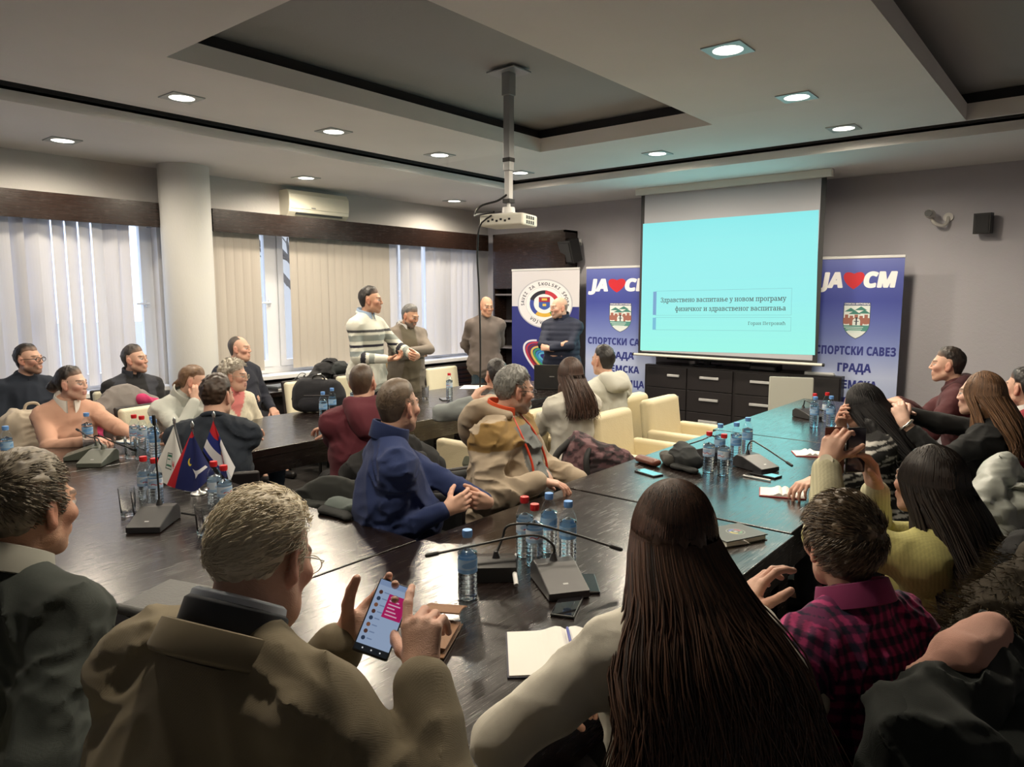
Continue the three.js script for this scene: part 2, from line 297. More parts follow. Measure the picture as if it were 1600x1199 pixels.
function armchair(label) {                             // faces +z, origin on the floor
  const t = thing('armchair', label, 'chair');
  obj('seat', puff(0.46, 0.2, 0.5, 0.04, 0.004, 0, 0.36, 0.03), cream, t);
  const b = puff(0.5, 0.62, 0.12, 0.045, 0.012, 0, 0.31, 0); b.rotateX(-0.12); b.translate(0, 0.27, -0.24); b.computeVertexNormals();
  obj('backrest', b, cream, t);
  for (const s of [-1, 1]) obj('armrest', puff(0.085, 0.4, 0.56, 0.03, 0.002, s * 0.265, 0.46, 0.02), cream, t);
  for (const a of [-1, 1]) for (const c of [-1, 1]) obj('leg', prism([[-0.022, 0], [0.022, 0], [0.028, 0.27], [-0.028, 0.27]], 0.05).translate(a * 0.25, 0, c * 0.24 + 0.01), blackWood, t);
  return t;
}
const ac0 = armchair('empty cream leather armchair at the right table, nearer of the two, behind the patterned backpack');
ac0.position.set(-2.36, 0, -4.32); ac0.rotation.y = PI / 2;
dup(ac0, [-2.42, 0, -5.19], PI / 2, 'empty cream leather armchair at the right table, farther one near the black cabinet');
dup(ac0, [-3.3, 0, -4.46], -PI / 2, 'cream leather armchair with the long haired woman in white seated in it');
dup(ac0, [-3.3, 0, -5.15], -PI / 2, 'cream leather armchair under the young man in the white hoodie');
dup(ac0, [-3.42, 0, -3.92], -PI / 2, 'cream leather armchair whose side panel shows beside the tan jacket');
// pale padded chairs standing against the left tables
function sideChair(label, mat = creamPale) {
  const t = thing('padded_chair', label, 'chair');
  obj('seat', puff(0.46, 0.09, 0.46, 0.03, 0.003, 0, 0.45, 0.02), mat, t);
  const b = puff(0.48, 0.44, 0.06, 0.028, 0.012, 0, 0, 0); b.rotateX(-0.14); b.translate(0, 0.68, -0.24); obj('backrest', b, mat, t);
  const f = puff(0.5, 0.46, 0.03, 0.014, 0, 0, 0, 0); f.rotateX(-0.14); f.translate(0, 0.68, -0.272); obj('back_shell', f, blackWood, t);
  for (const a of [-1, 1]) { obj('leg', tube([[a * 0.22, 0, -0.27], [a * 0.22, 0.42, -0.23], [a * 0.22, 0.62, -0.255]], 0.014, 10, 8), black, t); obj('leg', tube([[a * 0.21, 0, 0.22], [a * 0.21, 0.42, 0.2]], 0.014, 6, 8), black, t); }
  return t;
}
const sc0 = sideChair('cream padded chair with black frame standing empty behind the far table');
sc0.position.set(-5.5, 0, -5.72); sc0.rotation.y = PI / 2;
dup(sc0, [-5.58, 0, -3.98], PI / 2, 'cream padded chair behind the black shoulder bag');
dup(sc0, [-5.62, 0, -4.6], PI / 2, 'cream padded chair behind the striped sweater man, right of the black bag chair');
// dark chairs for the others
const darkFab = M([0.022, 0.024, 0.026], 0.8, { bumpMap: fabBump, bumpScale: 0.0006 });
const dc0 = sideChair('dark padded chair under the man in the navy sweatshirt', darkFab); 
dc0.position.set(-3.55, 0, -2.15); dc0.rotation.y = -PI / 2 - 0.2;
dc0.free = true; dc0.scale.y = 0.86;
const tc0 = sideChair('taupe padded chair under the woman in the white sweater with long hair', M([0.3, 0.26, 0.22], 0.7)); tc0.free = true; tc0.scale.y = 0.86;
const greyFab = M([0.33, 0.33, 0.29], 0.6);
{ // small grey plastic chair by the cabinet
  const t = thing('plastic_chair', 'small grey plastic chair standing in front of the black cabinet', 'chair', [-2.3, 0, -7.1], 0.35);
  const b = puff(0.42, 0.42, 0.03, 0.014, 0.004, 0, 0, 0); b.rotateX(-0.18); b.translate(0, 0.68, -0.2); obj('backrest', b, greyFab, t);
  obj('seat', puff(0.42, 0.04, 0.42, 0.018, 0, 0, 0.45, 0.02), greyFab, t);
  for (const a of [-1, 1]) for (const c of [-1, 1]) obj('leg', tube([[a * 0.16, 0.44, c * 0.15], [a * 0.2, 0, c * 0.22]], 0.012, 4, 8), steel, t);
}
// ---------- air conditioner ----------
{
  const t = thing('air_conditioner', 'cream wall air conditioner above the pelmet right of the pillar', 'air conditioner', [XL, 2.64, -5.32]);
  const acM = M([0.78, 0.75, 0.62], 0.4), pr = prism([[0, 0.02], [0.13, 0], [0.185, 0.05], [0.2, 0.13], [0.195, 0.24], [0.16, 0.29], [0, 0.29]], 0.84, 0.008); obj('housing', pr, acM, t);
  obj('outlet', box(0.05, 0.02, 0.66, 0.168, 0.028, 0), black, t);
  const fl = box(0.006, 0.045, 0.64, 0, 0, 0); fl.rotateZ(-0.75); fl.translate(0.172, 0.018, 0); obj('flap', fl, acM, t);
  obj('front_panel', box(0.008, 0.16, 0.83, 0.204, 0.165, 0), acM, t);
  obj('badge', box(0.002, 0.012, 0.06, 0.209, 0.1, 0.1), greyPl, t);
  obj('pipe', tube([[0.06, 0.02, -0.4], [0.05, -0.03, -0.44], [0.02, -0.06, -0.44]], 0.018, 8, 8), white, t);
}
// ---------- tall dark shelf unit ----------
{
  const t = thing('shelf_unit', 'tall dark wooden shelf unit with closed upper panel behind the men', 'shelf', [-6.55, 0, ZB + 0.16]);
  const w = 1.34, h = 2.62, d = 0.3;
  obj('side_panel', box(0.03, h, d, -w / 2 + 0.015, h / 2, 0), darkWood, t); obj('side_panel', box(0.03, h, d, w / 2 - 0.015, h / 2, 0), darkWood, t);
  obj('back_panel', box(w, h, 0.02, 0, h / 2, -d / 2 + 0.01), blackWood, t);
  obj('door', box(w - 0.06, 0.78, 0.025, 0, h - 0.42, d / 2 - 0.012), darkWood, t);
  obj('top_board', box(w, 0.03, d, 0, h - 0.015, 0), darkWood, t);
  for (let i = 0; i < 5; i++) obj('shelf', box(w - 0.06, 0.025, d - 0.03, 0, 0.12 + i * 0.4, 0), M([0.16, 0.14, 0.14], 0.4), t);
}
// ---------- black drawer cabinet below the screen ----------
{
  const t = thing('drawer_cabinet', 'long black drawer cabinet with silver handles below the projection screen', 'cabinet', [-3.28, 0, -8.28]);
  const w = 2.36, h = 0.84; obj('carcass', rbox(w, h, 0.42, 0.004, 0, h / 2, 0, 1), blackWood, t);
  const cols = [-0.87, -0.3, 0.32, 0.9], ws = [0.55, 0.58, 0.6, 0.54];
  cols.forEach((x, i) => { for (let r = 0; r < 3; r++) { const dw = obj('drawer', rbox(ws[i] - 0.01, 0.255, 0.02, 0.003, x, h - 0.15 - r * 0.265, 0.22, 1), blackWood, t); const hw = i === 0 || i === 3 ? 0.16 : 0.24; obj('handle', rbox(hw, 0.03, 0.022, 0.004, x + (i === 0 ? 0.1 : i === 3 ? -0.1 : 0), h - 0.12 - r * 0.265, 0.24, 1), M([0.66, 0.66, 0.66], 0.4, { metalness: 0.5 }), dw); } });
  const p = thing('television', 'wide black flat television lying behind the bottom of the screen on the cabinet', 'television', [-3.75, h, -8.36]);
  obj('panel', rbox(1.1, 0.16, 0.05, 0.01, 0, 0.13, 0), black, p); obj('stand', [box(0.3, 0.012, 0.18, 0, 0.006, 0), box(0.08, 0.06, 0.04, 0, 0.04, 0)], black, p);
  const s = thing('set_top_box', 'small black box on the drawer cabinet beside the television', 'media box', [-3.0, h, -8.3]); obj('case', rbox(0.32, 0.06, 0.2, 0.006, 0, 0.03, 0), black, s); obj('front', box(0.28, 0.03, 0.004, 0, 0.03, 0.101), greyPl, s);
  const pp = thing('paper_stack', 'small stack of white papers on the right end of the drawer cabinet', 'papers', [-2.35, h, -8.22], 0.1);
  for (let i = 0; i < 5; i++) { const q = obj('sheet', box(0.3, 0.006, 0.21, rr(-0.01, 0.01), 0.003 + i * 0.006, rr(-0.01, 0.01), rr(-0.05, 0.05)), white, pp); }
}
// ---------- projection screen ----------
{
  const Z = -7.9, t = thing('projection_screen', 'pulled-down white projection screen showing a turquoise slide with a two line title', 'screen', [0, 0, Z]);
  const x0 = -4.47, x1 = -2.31, yb = 0.985, yt = 2.94;
  obj('case', [rbox(x1 - x0 + 0.12, 0.085, 0.09, 0.012, (x0 + x1) / 2, yt + 0.02, 0)], M([0.75, 0.74, 0.68], 0.4), t);
  obj('fabric', [box(x1 - x0, yt - yb, 0.004, (x0 + x1) / 2, (yt + yb) / 2, -0.004)], M([0.02, 0.02, 0.022], 0.6), t);
  obj('white_surface', box(x1 - x0 - 0.1, yt - yb - 0.03, 0.003, (x0 + x1) / 2, (yt + yb) / 2 + 0.015, 0), M([0.46, 0.46, 0.5], 0.9), t);
  obj('bottom_bar', [new THREE.CylinderGeometry(0.016, 0.016, x1 - x0 + 0.12, 16).rotateZ(PI / 2).translate((x0 + x1) / 2, yb - 0.012, 0)], M([0.72, 0.7, 0.62], 0.4), t);
  for (const s of [-1, 1]) obj('end_cap', new THREE.CylinderGeometry(0.018, 0.018, 0.02, 16).rotateZ(PI / 2).translate((x0 + x1) / 2 + s * (x1 - x0 + 0.13) / 2, yb - 0.012, 0), black, t);
  // the projected slide: a keystoned quad on the surface
  const q = [[-4.437, 2.578], [-2.37, 2.592], [-2.335, 1.075], [-4.437, 1.025]];
  const slide = canvas(2048, 1500, (c, w, h) => {
    const g = c.createLinearGradient(0, 0, 0, h); g.addColorStop(0, '#7fe4e6'); g.addColorStop(0.6, '#86e6e6'); g.addColorStop(1, '#8fefe0'); c.fillStyle = g; c.fillRect(0, 0, w, h);
    c.strokeStyle = 'rgba(60,110,125,0.45)'; c.lineWidth = 3;
    c.strokeRect(195, 795, 1600, 285); c.strokeRect(195, 1105, 1600, 145);
    c.fillStyle = '#5f96c4'; c.fillRect(160, 800, 44, 275); c.fillStyle = '#5fb0cf'; c.fillRect(160, 1108, 44, 142);
    c.fillStyle = '#143038'; c.strokeStyle = '#143038'; c.lineWidth = 1.6; c.textAlign = 'right'; c.font = '73px serif'; 
    c.fillText('Здравствено васпитање у новом програму', 1740, 926, 1480); c.strokeText('Здравствено васпитање у новом програму', 1740, 926, 1480); c.strokeText('физичког и здравственог васпитања', 1740, 1030, 1290); c.fillText('физичког и здравственог васпитања', 1740, 1030, 1290);
    c.font = '50px serif'; c.fillText('Горан Петровић', 1740, 1186, 420);
  });
  const g = new THREE.BufferGeometry(), N = 12, P = [], U = [], I = [];
  for (let j = 0; j <= N; j++) for (let i = 0; i <= N; i++) { const u = i / N, v = j / N; const a = [mix(q[0][0], q[1][0], u), mix(q[0][1], q[1][1], u)], b = [mix(q[3][0], q[2][0], u), mix(q[3][1], q[2][1], u)]; P.push(mix(a[0], b[0], v), mix(a[1], b[1], v), 0.0032); U.push(u, 1 - v); }
  for (let j = 0; j < N; j++) for (let i = 0; i < N; i++) { const a = j * (N + 1) + i; I.push(a, a + N + 1, a + 1, a + 1, a + N + 1, a + N + 2); }
  g.setAttribute('position', new THREE.Float32BufferAttribute(P, 3)); g.setAttribute('uv', new THREE.Float32BufferAttribute(U, 2)); g.setIndex(I); g.computeVertexNormals();
  obj('projected_slide', g, M([0.05, 0.05, 0.05], 0.9, { emissive: new THREE.Color(1, 1, 1), emissiveMap: slide, emissiveIntensity: SCREEN_LIGHT }), t);
  const l = new THREE.RectAreaLight(new THREE.Color(0.32, 0.80, 0.79), 1.2, 2.0, 1.45); l.position.set((x0 + x1) / 2, 1.82, 0.02); l.rotation.y = PI; t.add(l);
}
// ---------- roll-up banners ----------
function rollup(label, x, z, turn, w, h, draw) {
  const t = thing('roll_up_banner', label, 'banner', [x, 0, z], turn);
  const tex = canvas(850, 2000, draw), g = new THREE.BoxGeometry(w, h, 0.003); g.translate(0, h / 2 + 0.07, 0);
  const side = M([0.8, 0.8, 0.8], 0.5), face = M([1, 1, 1], 0.45, { map: tex });
  const m = new THREE.Mesh(g, [side, side, side, side, face, side]); m.castShadow = m.receiveShadow = true; m.name = 'print'; t.add(m);
  obj('top_rail', rbox(w + 0.01, 0.03, 0.02, 0.006, 0, h + 0.075, 0), M([0.7, 0.7, 0.7], 0.35), t);
  obj('base_case', rbox(w + 0.02, 0.08, 0.11, 0.02, 0, 0.04, -0.02), M([0.5, 0.5, 0.52], 0.35, { metalness: 0.6 }), t);
  obj('pole', new THREE.CylinderGeometry(0.012, 0.012, h, 10).translate(0, h / 2 + 0.06, -0.03), steel, t);
}
function bubble(c, txt, x, y, px, fill, lw) { c.save(); c.font = 'italic bold ' + px + 'px sans-serif'; c.textAlign = 'center'; c.lineJoin = 'round'; c.lineWidth = lw; c.strokeStyle = fill; c.fillStyle = fill; c.translate(x, y); c.transform(1, 0, 0.12, 1, 0, 0); c.strokeText(txt, 0, 0); c.fillText(txt, 0, 0); c.restore(); }
function heart(c, x, y, s, col) { c.fillStyle = col; c.beginPath(); c.moveTo(x, y + s * 0.9); c.bezierCurveTo(x - s * 1.3, y + s * 0.1, x - s * 1.0, y - s, x, y - s * 0.45); c.bezierCurveTo(x + s * 1.0, y - s, x + s * 1.3, y + s * 0.1, x, y + s * 0.9); c.fill(); }
function cityBanner(c, w, h) {
  const g = c.createLinearGradient(0, 0, 0, h); g.addColorStop(0, '#6a74b8'); g.addColorStop(0.1, '#4a55a4'); g.addColorStop(0.22, '#3c479b'); g.addColorStop(0.45, '#7d8cc6'); g.addColorStop(0.62, '#b9c4e4'); g.addColorStop(0.8, '#a4b2d8'); g.addColorStop(1, '#8a9ac8'); c.fillStyle = g; c.fillRect(0, 0, w, h);
  bubble(c, 'ЈА', 160, 300, 205, '#f4f4f6', 20); bubble(c, 'СМ', 622, 300, 205, '#f4f4f6', 20); heart(c, 378, 218, 118, '#c81a2a');
  // crest
  c.save(); c.translate(425, 640); c.lineWidth = 7; c.strokeStyle = '#3a4a5a'; c.fillStyle = '#dfe6e4';
  const sh = () => { c.beginPath(); c.moveTo(-130, -150); c.lineTo(130, -150); c.lineTo(130, 20); c.bezierCurveTo(130, 150, 20, 190, 0, 200); c.bezierCurveTo(-20, 190, -130, 150, -130, 20); c.closePath(); };
  sh(); c.fill(); c.stroke(); c.save(); sh(); c.clip();
  c.fillStyle = '#3f7f74'; for (const [x, y] of [[-60, -105], [40, -120], [75, -85], [-20, -78]]) { c.beginPath(); c.moveTo(x - 62, y + 22); c.lineTo(x, y - 18); c.lineTo(x + 62, y + 22); c.fill(); }
  c.fillStyle = '#a0675a'; for (let i = -2; i < 3; i++) { c.fillRect(i * 48 - 20, -52 + (i % 2 ? 12 : 0), 34, 100); } c.fillRect(-130, -18, 260, 62);
  c.fillStyle = '#dfe6e4'; c.beginPath(); c.arc(0, 20, 38, PI, 0); c.lineTo(38, 60); c.lineTo(-38, 60); c.fill();
  c.fillStyle = '#2c3a44'; c.fillRect(-7, -5, 14, 62); c.beginPath(); c.arc(0, -14, 11, 0, 7); c.fill(); c.fillRect(-24, 14, 48, 7);
  c.fillStyle = '#4f8f86'; c.fillRect(-130, 60, 260, 60); c.fillStyle = '#cfe0dc'; for (let i = 0; i < 4; i++) c.fillRect(-120 + i * 20, 76 + i * 18, 190 - i * 30, 7); c.restore();
  c.fillStyle = '#2b3a6a'; c.fillRect(-132, -178, 264, 30); c.fillStyle = '#fff'; c.font = 'bold 25px sans-serif'; c.textAlign = 'center'; c.fillText('СРЕМСКА МИТРОВИЦА', 0, -155, 250); c.restore();
  c.fillStyle = '#27307e'; c.textAlign = 'center'; c.font = 'bold 122px sans-serif';
  const ln = (s, y, mw) => { c.lineWidth = 5; c.strokeStyle = '#27307e'; c.fillText(s, w / 2, y, mw); c.strokeText(s, w / 2, y, mw); };
  ln('СПОРТСКИ САВЕЗ', 1010, 800); ln('ГРАДА', 1190, 340); ln('СРЕМСКА', 1370, 470); ln('МИТРОВИЦА', 1555, 590);
  bubble(c, 'ЈА', 175, 1880, 160, '#2b2f86', 14); bubble(c, 'СМ', 610, 1880, 165, '#2b2f86', 14); heart(c, 372, 1812, 90, '#c81a2a');
}
function schoolBanner(c, w, h) {
  c.fillStyle = '#d9d6da'; c.fillRect(0, 0, w, h); c.fillStyle = '#2a2f7c'; c.fillRect(0, 520, w, h - 520);
  c.save(); c.translate(425, 480); c.scale(1.14, 1.14);
  for (const [r, col] of [[305, '#b9b9c2'], [292, '#eceaec'], [210, '#d2d0d6'], [205, '#f2f1f2']]) { c.fillStyle = col; c.beginPath(); c.arc(0, 0, r, 0, 7); c.fill(); }
  const arc = (txt, r, a0, step, up) => { c.fillStyle = '#2b2d3c'; c.font = 'bold 52px sans-serif'; c.textAlign = 'center'; [...txt].forEach((ch, i) => { const a = a0 + step * i; c.save(); c.rotate(a); c.translate(0, up ? -r : r + 36); c.fillText(ch, 0, 0); c.restore(); }); };
  arc('SAVEZ ZA ŠKOLSKI SPORT', 228, -1.62, 0.154, true); arc('VOJVODINE', 218, 0.66, -0.165, false);
  const seg = (a, b, col, off) => { c.strokeStyle = col; c.lineWidth = 46; c.beginPath(); c.arc(off[0], off[1], 150, a, b); c.stroke(); };
  seg(2.0, 3.5, '#3a4aa0', [8, 0]); seg(3.5, 4.9, '#23232b', [0, 6]); seg(4.8, 6.2, '#c23440', [-4, 8]); seg(0.2, 1.2, '#3a8a50', [-6, -4]); seg(1.1, 2.2, '#e0b440', [0, -6]);
  c.fillStyle = '#a02a38'; c.fillRect(-62, -82, 124, 60); c.fillStyle = '#3a58a8'; c.beginPath(); c.moveTo(-62, -22); c.lineTo(62, -22); c.lineTo(62, 40); c.quadraticCurveTo(0, 110, -62, 40); c.fill(); c.fillStyle = '#e0c050'; c.fillRect(-30, -68, 60, 28); c.fillRect(-20, 0, 40, 30); c.restore();
  const cols = ['#eceaf0', '#c23a4a', '#7a1f38', '#e0c060', '#3fa070', '#3a8ac8', '#60b8d8'];
  cols.forEach((col, i) => { c.strokeStyle = col; c.lineWidth = 26; c.lineCap = 'butt'; c.beginPath(); const o = i * 34; c.moveTo(330 + o * 0.75, 1010 + o * 0.9); c.bezierCurveTo(120 + o * 1.25, 1000 + o * 0.8, 60 + o * 1.15, 1180 + o * 0.2, 425 + o * 0.14, 1560 - o * 1.2); c.stroke(); });
  cols.forEach((col, i) => { c.strokeStyle = col; c.lineWidth = 22; c.beginPath(); const o = i * 34; c.moveTo(520 - o * 0.3, 1010 + o); c.bezierCurveTo(720 - o, 1000 + o * 0.8, 790 - o * 1.1, 1180 + o * 0.2, 430 + o * 0.1, 1560 - o * 1.2); c.stroke(); });
}
rollup('white and dark blue roll-up banner with a round school sport emblem and coloured heart ribbons', -6.17, -8.2, 0.0, 1.2, 2.0, schoolBanner);
rollup('blue city sports association roll-up banner half covered by the left edge of the screen', -4.88, -8.14, 0.02, 1.06, 2.0, cityBanner);
rollup('blue city sports association roll-up banner standing right of the screen', -2.02, -8.2, 0.1, 0.84, 2.03, cityBanner);
// ---------- wall fittings ----------
function wallSpeaker(label, x, y, z, ry, rx, k = 1) {
  const t = thing('wall_speaker', label, 'speaker', [x, y, z], ry); t.scale.setScalar(k);
  const b = prism([[-0.11, -0.15], [0.11, -0.15], [0.11, 0.15], [-0.11, 0.15]], 0.17, 0.01); b.rotateX(rx); obj('cabinet', b, M([0.015, 0.015, 0.016], 0.6), t);
  const g = rbox(0.19, 0.27, 0.012, 0.004, 0, 0, 0.1); g.rotateX(rx); obj('grille', g, M([0.03, 0.03, 0.032], 0.85), t);
  const gw = (z - ZB) / k;
  obj('bracket', [rbox(0.05, 0.09, 0.015, 0.004, 0, 0.13, -gw + 0.01), tube([[0, 0.13, -gw], [0, 0.13, -0.12], [0, 0.02, -0.08]], 0.012, 10, 8)], white, t);
}
wallSpeaker('black loudspeaker tilted down on the wall above the white banner', -5.86, 2.33, -8.38, -0.15, 0.3);
wallSpeaker('small black loudspeaker on the dark wall at far right', -0.98, 2.41, -8.48, -0.1, 0.05, 0.62);
{
  const t = thing('wall_camera', 'small pale camera on a curved bracket on the wall right of the screen', 'camera', [-1.3, 2.5, ZB]);
  const cm = M([0.6, 0.58, 0.55], 0.4); obj('wall_plate', cyl(0.045, 0.045, 0.02, 0, 0, 0).rotateX(PI / 2).translate(0, 0, 0.01), cm, t);
  obj('arm', tube([[0, 0, 0.01], [0, -0.06, 0.06], [-0.03, -0.09, 0.1], [-0.1, -0.06, 0.14], [-0.13, 0.0, 0.15]], 0.018, 14, 8), cm, t);
  obj('body', new THREE.CapsuleGeometry(0.045, 0.09, 6, 16).rotateX(PI / 2).translate(-0.14, 0.03, 0.16), cm, t);
  obj('lens', cyl(0.034, 0.034, 0.02).rotateX(PI / 2).translate(-0.14, 0.03, 0.255), black, t);
}
// ---------- ceiling projector ----------
{
  const t = thing('projector', 'white ceiling projector hanging from a long metal pole', 'projector', [-3.45, HU - 0.01, -4.14]);
  const gm = M([0.36, 0.37, 0.37], 0.4, { metalness: 0.7 }), wm = M([0.72, 0.71, 0.63], 0.4);
  obj('ceiling_plate', rbox(0.26, 0.012, 0.2, 0.004, 0, -0.006, 0), gm, t);
  obj('pole', [rbox(0.075, 0.16, 0.075, 0.006, 0, -0.09, 0), rbox(0.058, 0.6, 0.058, 0.006, 0, -0.4, 0)], gm, t);
  obj('lower_pole', rbox(0.046, 0.46, 0.046, 0.005, 0, -0.7, 0), white, t);
  for (const y of [-0.62, -0.915]) obj('collar', rbox(0.066, 0.03, 0.066, 0.004, 0, y, 0), black, t);
  obj('mount', [cyl(0.014, 0.014, 0.1, 0, -0.95, 0), cyl(0.045, 0.05, 0.05, 0, -0.985, 0), rbox(0.18, 0.012, 0.12, 0.004, 0, -1.01, 0)], white, t);
  const pj = obj('body', rbox(0.42, 0.105, 0.32, 0.022, 0, -1.065, 0), wm, t); pj.rotation.y = 0.25; pj.scale.setScalar(0.84); pj.position.y = -0.165;
  const sub = (n, g, m) => { const o = obj(n, g, m, pj); return o; };
  for (let i = 0; i < 4; i++) for (let j = 0; j < 2; j++) sub('vent', rbox(0.006, 0.03, 0.03, 0.002, 0.209, -1.045 - j * 0.04, -0.06 + i * 0.045, 1), black);
  for (let i = 0; i < 6; i++) sub('socket', rbox(0.022, 0.018, 0.008, 0.002, -0.12 + i * 0.04, -1.075 + (i % 2) * 0.012, 0.158, 1), black);
  sub('lens', cyl(0.045, 0.045, 0.03, 0, 0, 0).rotateX(PI / 2).translate(0.1, -1.06, -0.165), black);
  const cb = thing('projector_cable', 'long black cable hanging from the projector down to the floor', 'cable', [-3.45, 0, -4.14]);
  obj('cable', tube([[0, 2.44, 0.02], [-0.06, 2.4, 0.05], [-0.2, 2.36, 0.1], [-0.23, 2.3, 0.12], [-0.12, 2.29, 0.19], [0.02, 2.3, 0.19]], 0.008, 40, 8), black, cb);
  obj('cable', tube([[-0.02, 2.28, 0.17], [-0.1, 2.22, 0.2], [-0.17, 2.05, 0.16], [-0.19, 1.7, 0.12], [-0.2, 1.2, 0.1], [-0.24, 0.7, 0.08], [-0.32, 0.2, 0.06], [-0.38, 0.02, 0.07], [-0.5, 0.008, 0.2], [-0.7, 0.008, 0.1]], 0.0065, 60, 8), black, cb);
}
// ---------- water bottles ----------
const petM = M([0.93, 0.97, 1.0], 0.05, { transmission: 1, thickness: 0, ior: 1.35 });
const waterM = M([0.9, 0.96, 1.0], 0.02, { transmission: 1, thickness: 0.05, ior: 1.33, attenuationColor: new THREE.Color(0.75, 0.9, 1), attenuationDistance: 0.35 });
const capRed = M([0.62, 0.02, 0.025], 0.4), capBlue = M([0.16, 0.36, 0.75], 0.4);
const labelTex = (a, b, red) => canvas(256, 96, (c, w, h) => {
  c.fillStyle = a; c.fillRect(0, 0, w, h); c.fillStyle = b; for (let k = 0; k < 2; k++) { c.beginPath(); c.ellipse(50 + k * 128, 34, 46, 22, -0.3, 0, 7); c.fill(); c.fillRect(k * 128, 70, 128, 26); }
  if (red) { c.strokeStyle = '#c02030'; c.lineWidth = 6; for (let k = 0; k < 2; k++) { c.beginPath(); c.moveTo(24 + k * 128, 60); c.bezierCurveTo(40 + k * 128, 30, 50 + k * 128, 84, 66 + k * 128, 50); c.bezierCurveTo(76 + k * 128, 40, 80 + k * 128, 78, 100 + k * 128, 56); c.stroke(); } }
});
const labRed = M([1, 1, 1], 0.5, { map: labelTex('#dfe9f2', '#a9c6e4', true), transmission: 0.25 }), labBlue = M([1, 1, 1], 0.5, { map: labelTex('#a9cbe8', '#78aadb', false), transmission: 0.25 });
function bottle(label, kind) {
  const t = thing('water_bottle', label, 'bottle'), rib = (y) => 0.0012 * sin(y * 420);
  const prof = [[0.0, 0.004], [0.018, 0.002], [0.027, 0.001], [0.0305, 0.006]]; for (let y = 0.012; y < 0.083; y += 0.004) prof.push([0.0305 + rib(y), y]);
  prof.push([0.029, 0.086], [0.031, 0.09], [0.031, 0.135], [0.0295, 0.139], [0.0312, 0.143], [0.031, 0.152], [0.028, 0.168], [0.021, 0.186], [0.0145, 0.196], [0.0125, 0.202], [0.0125, 0.212]);
  obj('body', lathe(prof, 28), petM, t);
  const wp = prof.filter((p) => p[1] < 0.165).map((p) => [max(0, p[0] - 0.0008), p[1] + 0.0006]); wp.push([0.0, 0.166]); obj('water', lathe(wp, 24), waterM, t);
  obj('label', new THREE.CylinderGeometry(0.0313, 0.0313, 0.044, 28, 1, true).translate(0, 0.1125, 0), kind === 'r' ? labRed : labBlue, t);
  const cg = [cyl(0.0155, 0.0158, 0.018, 0, 0.215, 0, 20)]; for (let i = 0; i < 20; i++) cg.push(box(0.0016, 0.014, 0.0016, 0, 0.214, 0.0156).rotateY(i / 20 * PI * 2)); cg.push(cyl(0.0152, 0.0152, 0.004, 0, 0.2035, 0, 20));
  obj('cap', cg, kind === 'r' ? capRed : capBlue, t); return t;
}
const bR = bottle('red-capped water bottle, left of the four standing together before the woman in white', 'r'), bB = bottle('nearest blue-capped water bottle, alone on the table beside the brown leather pouch', 'b');
bR.position.set(-1.575, TH, -1.98); bB.position.set(-1.482, TH, -1.575);
const B = (k, x, z, label, group) => dup(k === 'r' ? bR : bB, [x, TH, z], rr(0, 6), label, group);
B('r', -1.49, -1.93, 'red-capped water bottle in front of the arched microphone, second of the near four');
B('b', -1.535, -2.075, 'blue-capped water bottle half hidden behind the two near red-capped ones');
B('b', -1.42, -2.035, 'blue-capped water bottle standing apart right of the near red-capped pair');
B('r', -1.59, -3.6, 'red-capped bottle left of the middle group beside the black cap');
B('r', -1.5, -3.585, 'red-capped bottle in front of the middle group before the microphone');
B('b', -1.64, -3.86, 'blue-capped bottle left in the rear of the middle group'); B('b', -1.585, -3.96, 'blue-capped bottle in the centre rear of the middle group'); B('b', -1.60, -4.17, 'blue-capped bottle rightmost of the middle group');
B('r', -1.62, -5.53, 'red-capped bottle left on the far turquoise table end'); B('b', -1.565, -5.36, 'blue-capped bottle before the far left red-capped one'); B('r', -1.565, -5.65, 'red-capped bottle right on the far turquoise table end'); B('b', -1.485, -5.47, 'blue-capped bottle nearest the black haired woman, far right');
B('r', -3.326, -1.385, 'red-capped bottle left of the white flag by the glasses'); B('r', -3.25, -1.40, 'red-capped bottle right of the pair left of the white flag');
B('r', -2.985, -1.54, 'red-capped bottle in front of the tricolour flag, left of the pair'); B('r', -2.88, -1.53, 'red-capped bottle just left of the elderly man, right of its pair');
B('r', -4.56, -1.86, 'red-capped bottle left in the row before the woman in grey'); B('r', -4.475, -1.87, 'red-capped bottle second in the row before the woman in grey'); B('b', -4.40, -1.9, 'blue-capped bottle third in the row before the woman in grey'); B('b', -4.29, -1.86, 'blue-capped bottle right end of the row behind the tall microphone');
B('b', -4.86, -1.70, 'blue-capped bottle close to the woman in peach'); B('b', -4.71, -1.23, 'blue-capped bottle at the left edge of the photo');
B('b', -4.55, -3.24, 'blue-capped bottle left of the four beside the black bag'); B('b', -4.68, -3.42, 'second blue-capped bottle beside the black bag'); B('r', -4.79, -3.58, 'red-capped bottle behind the maroon hoodie'); B('r', -4.74, -3.68, 'red-capped bottle half hidden by the head above the maroon hoodie');
B('r', -4.735, -4.8, 'lone red-capped bottle on the far table between the standing men and the tan jacket'); B('b', -4.58, -5.52, 'blue-capped bottle left of the laptop behind the grey haired man'); B('b', -4.64, -5.62, 'blue-capped bottle second left of the laptop'); B('b', -4.35, -5.1, 'blue-capped bottle beside the young man with his hand at his face');
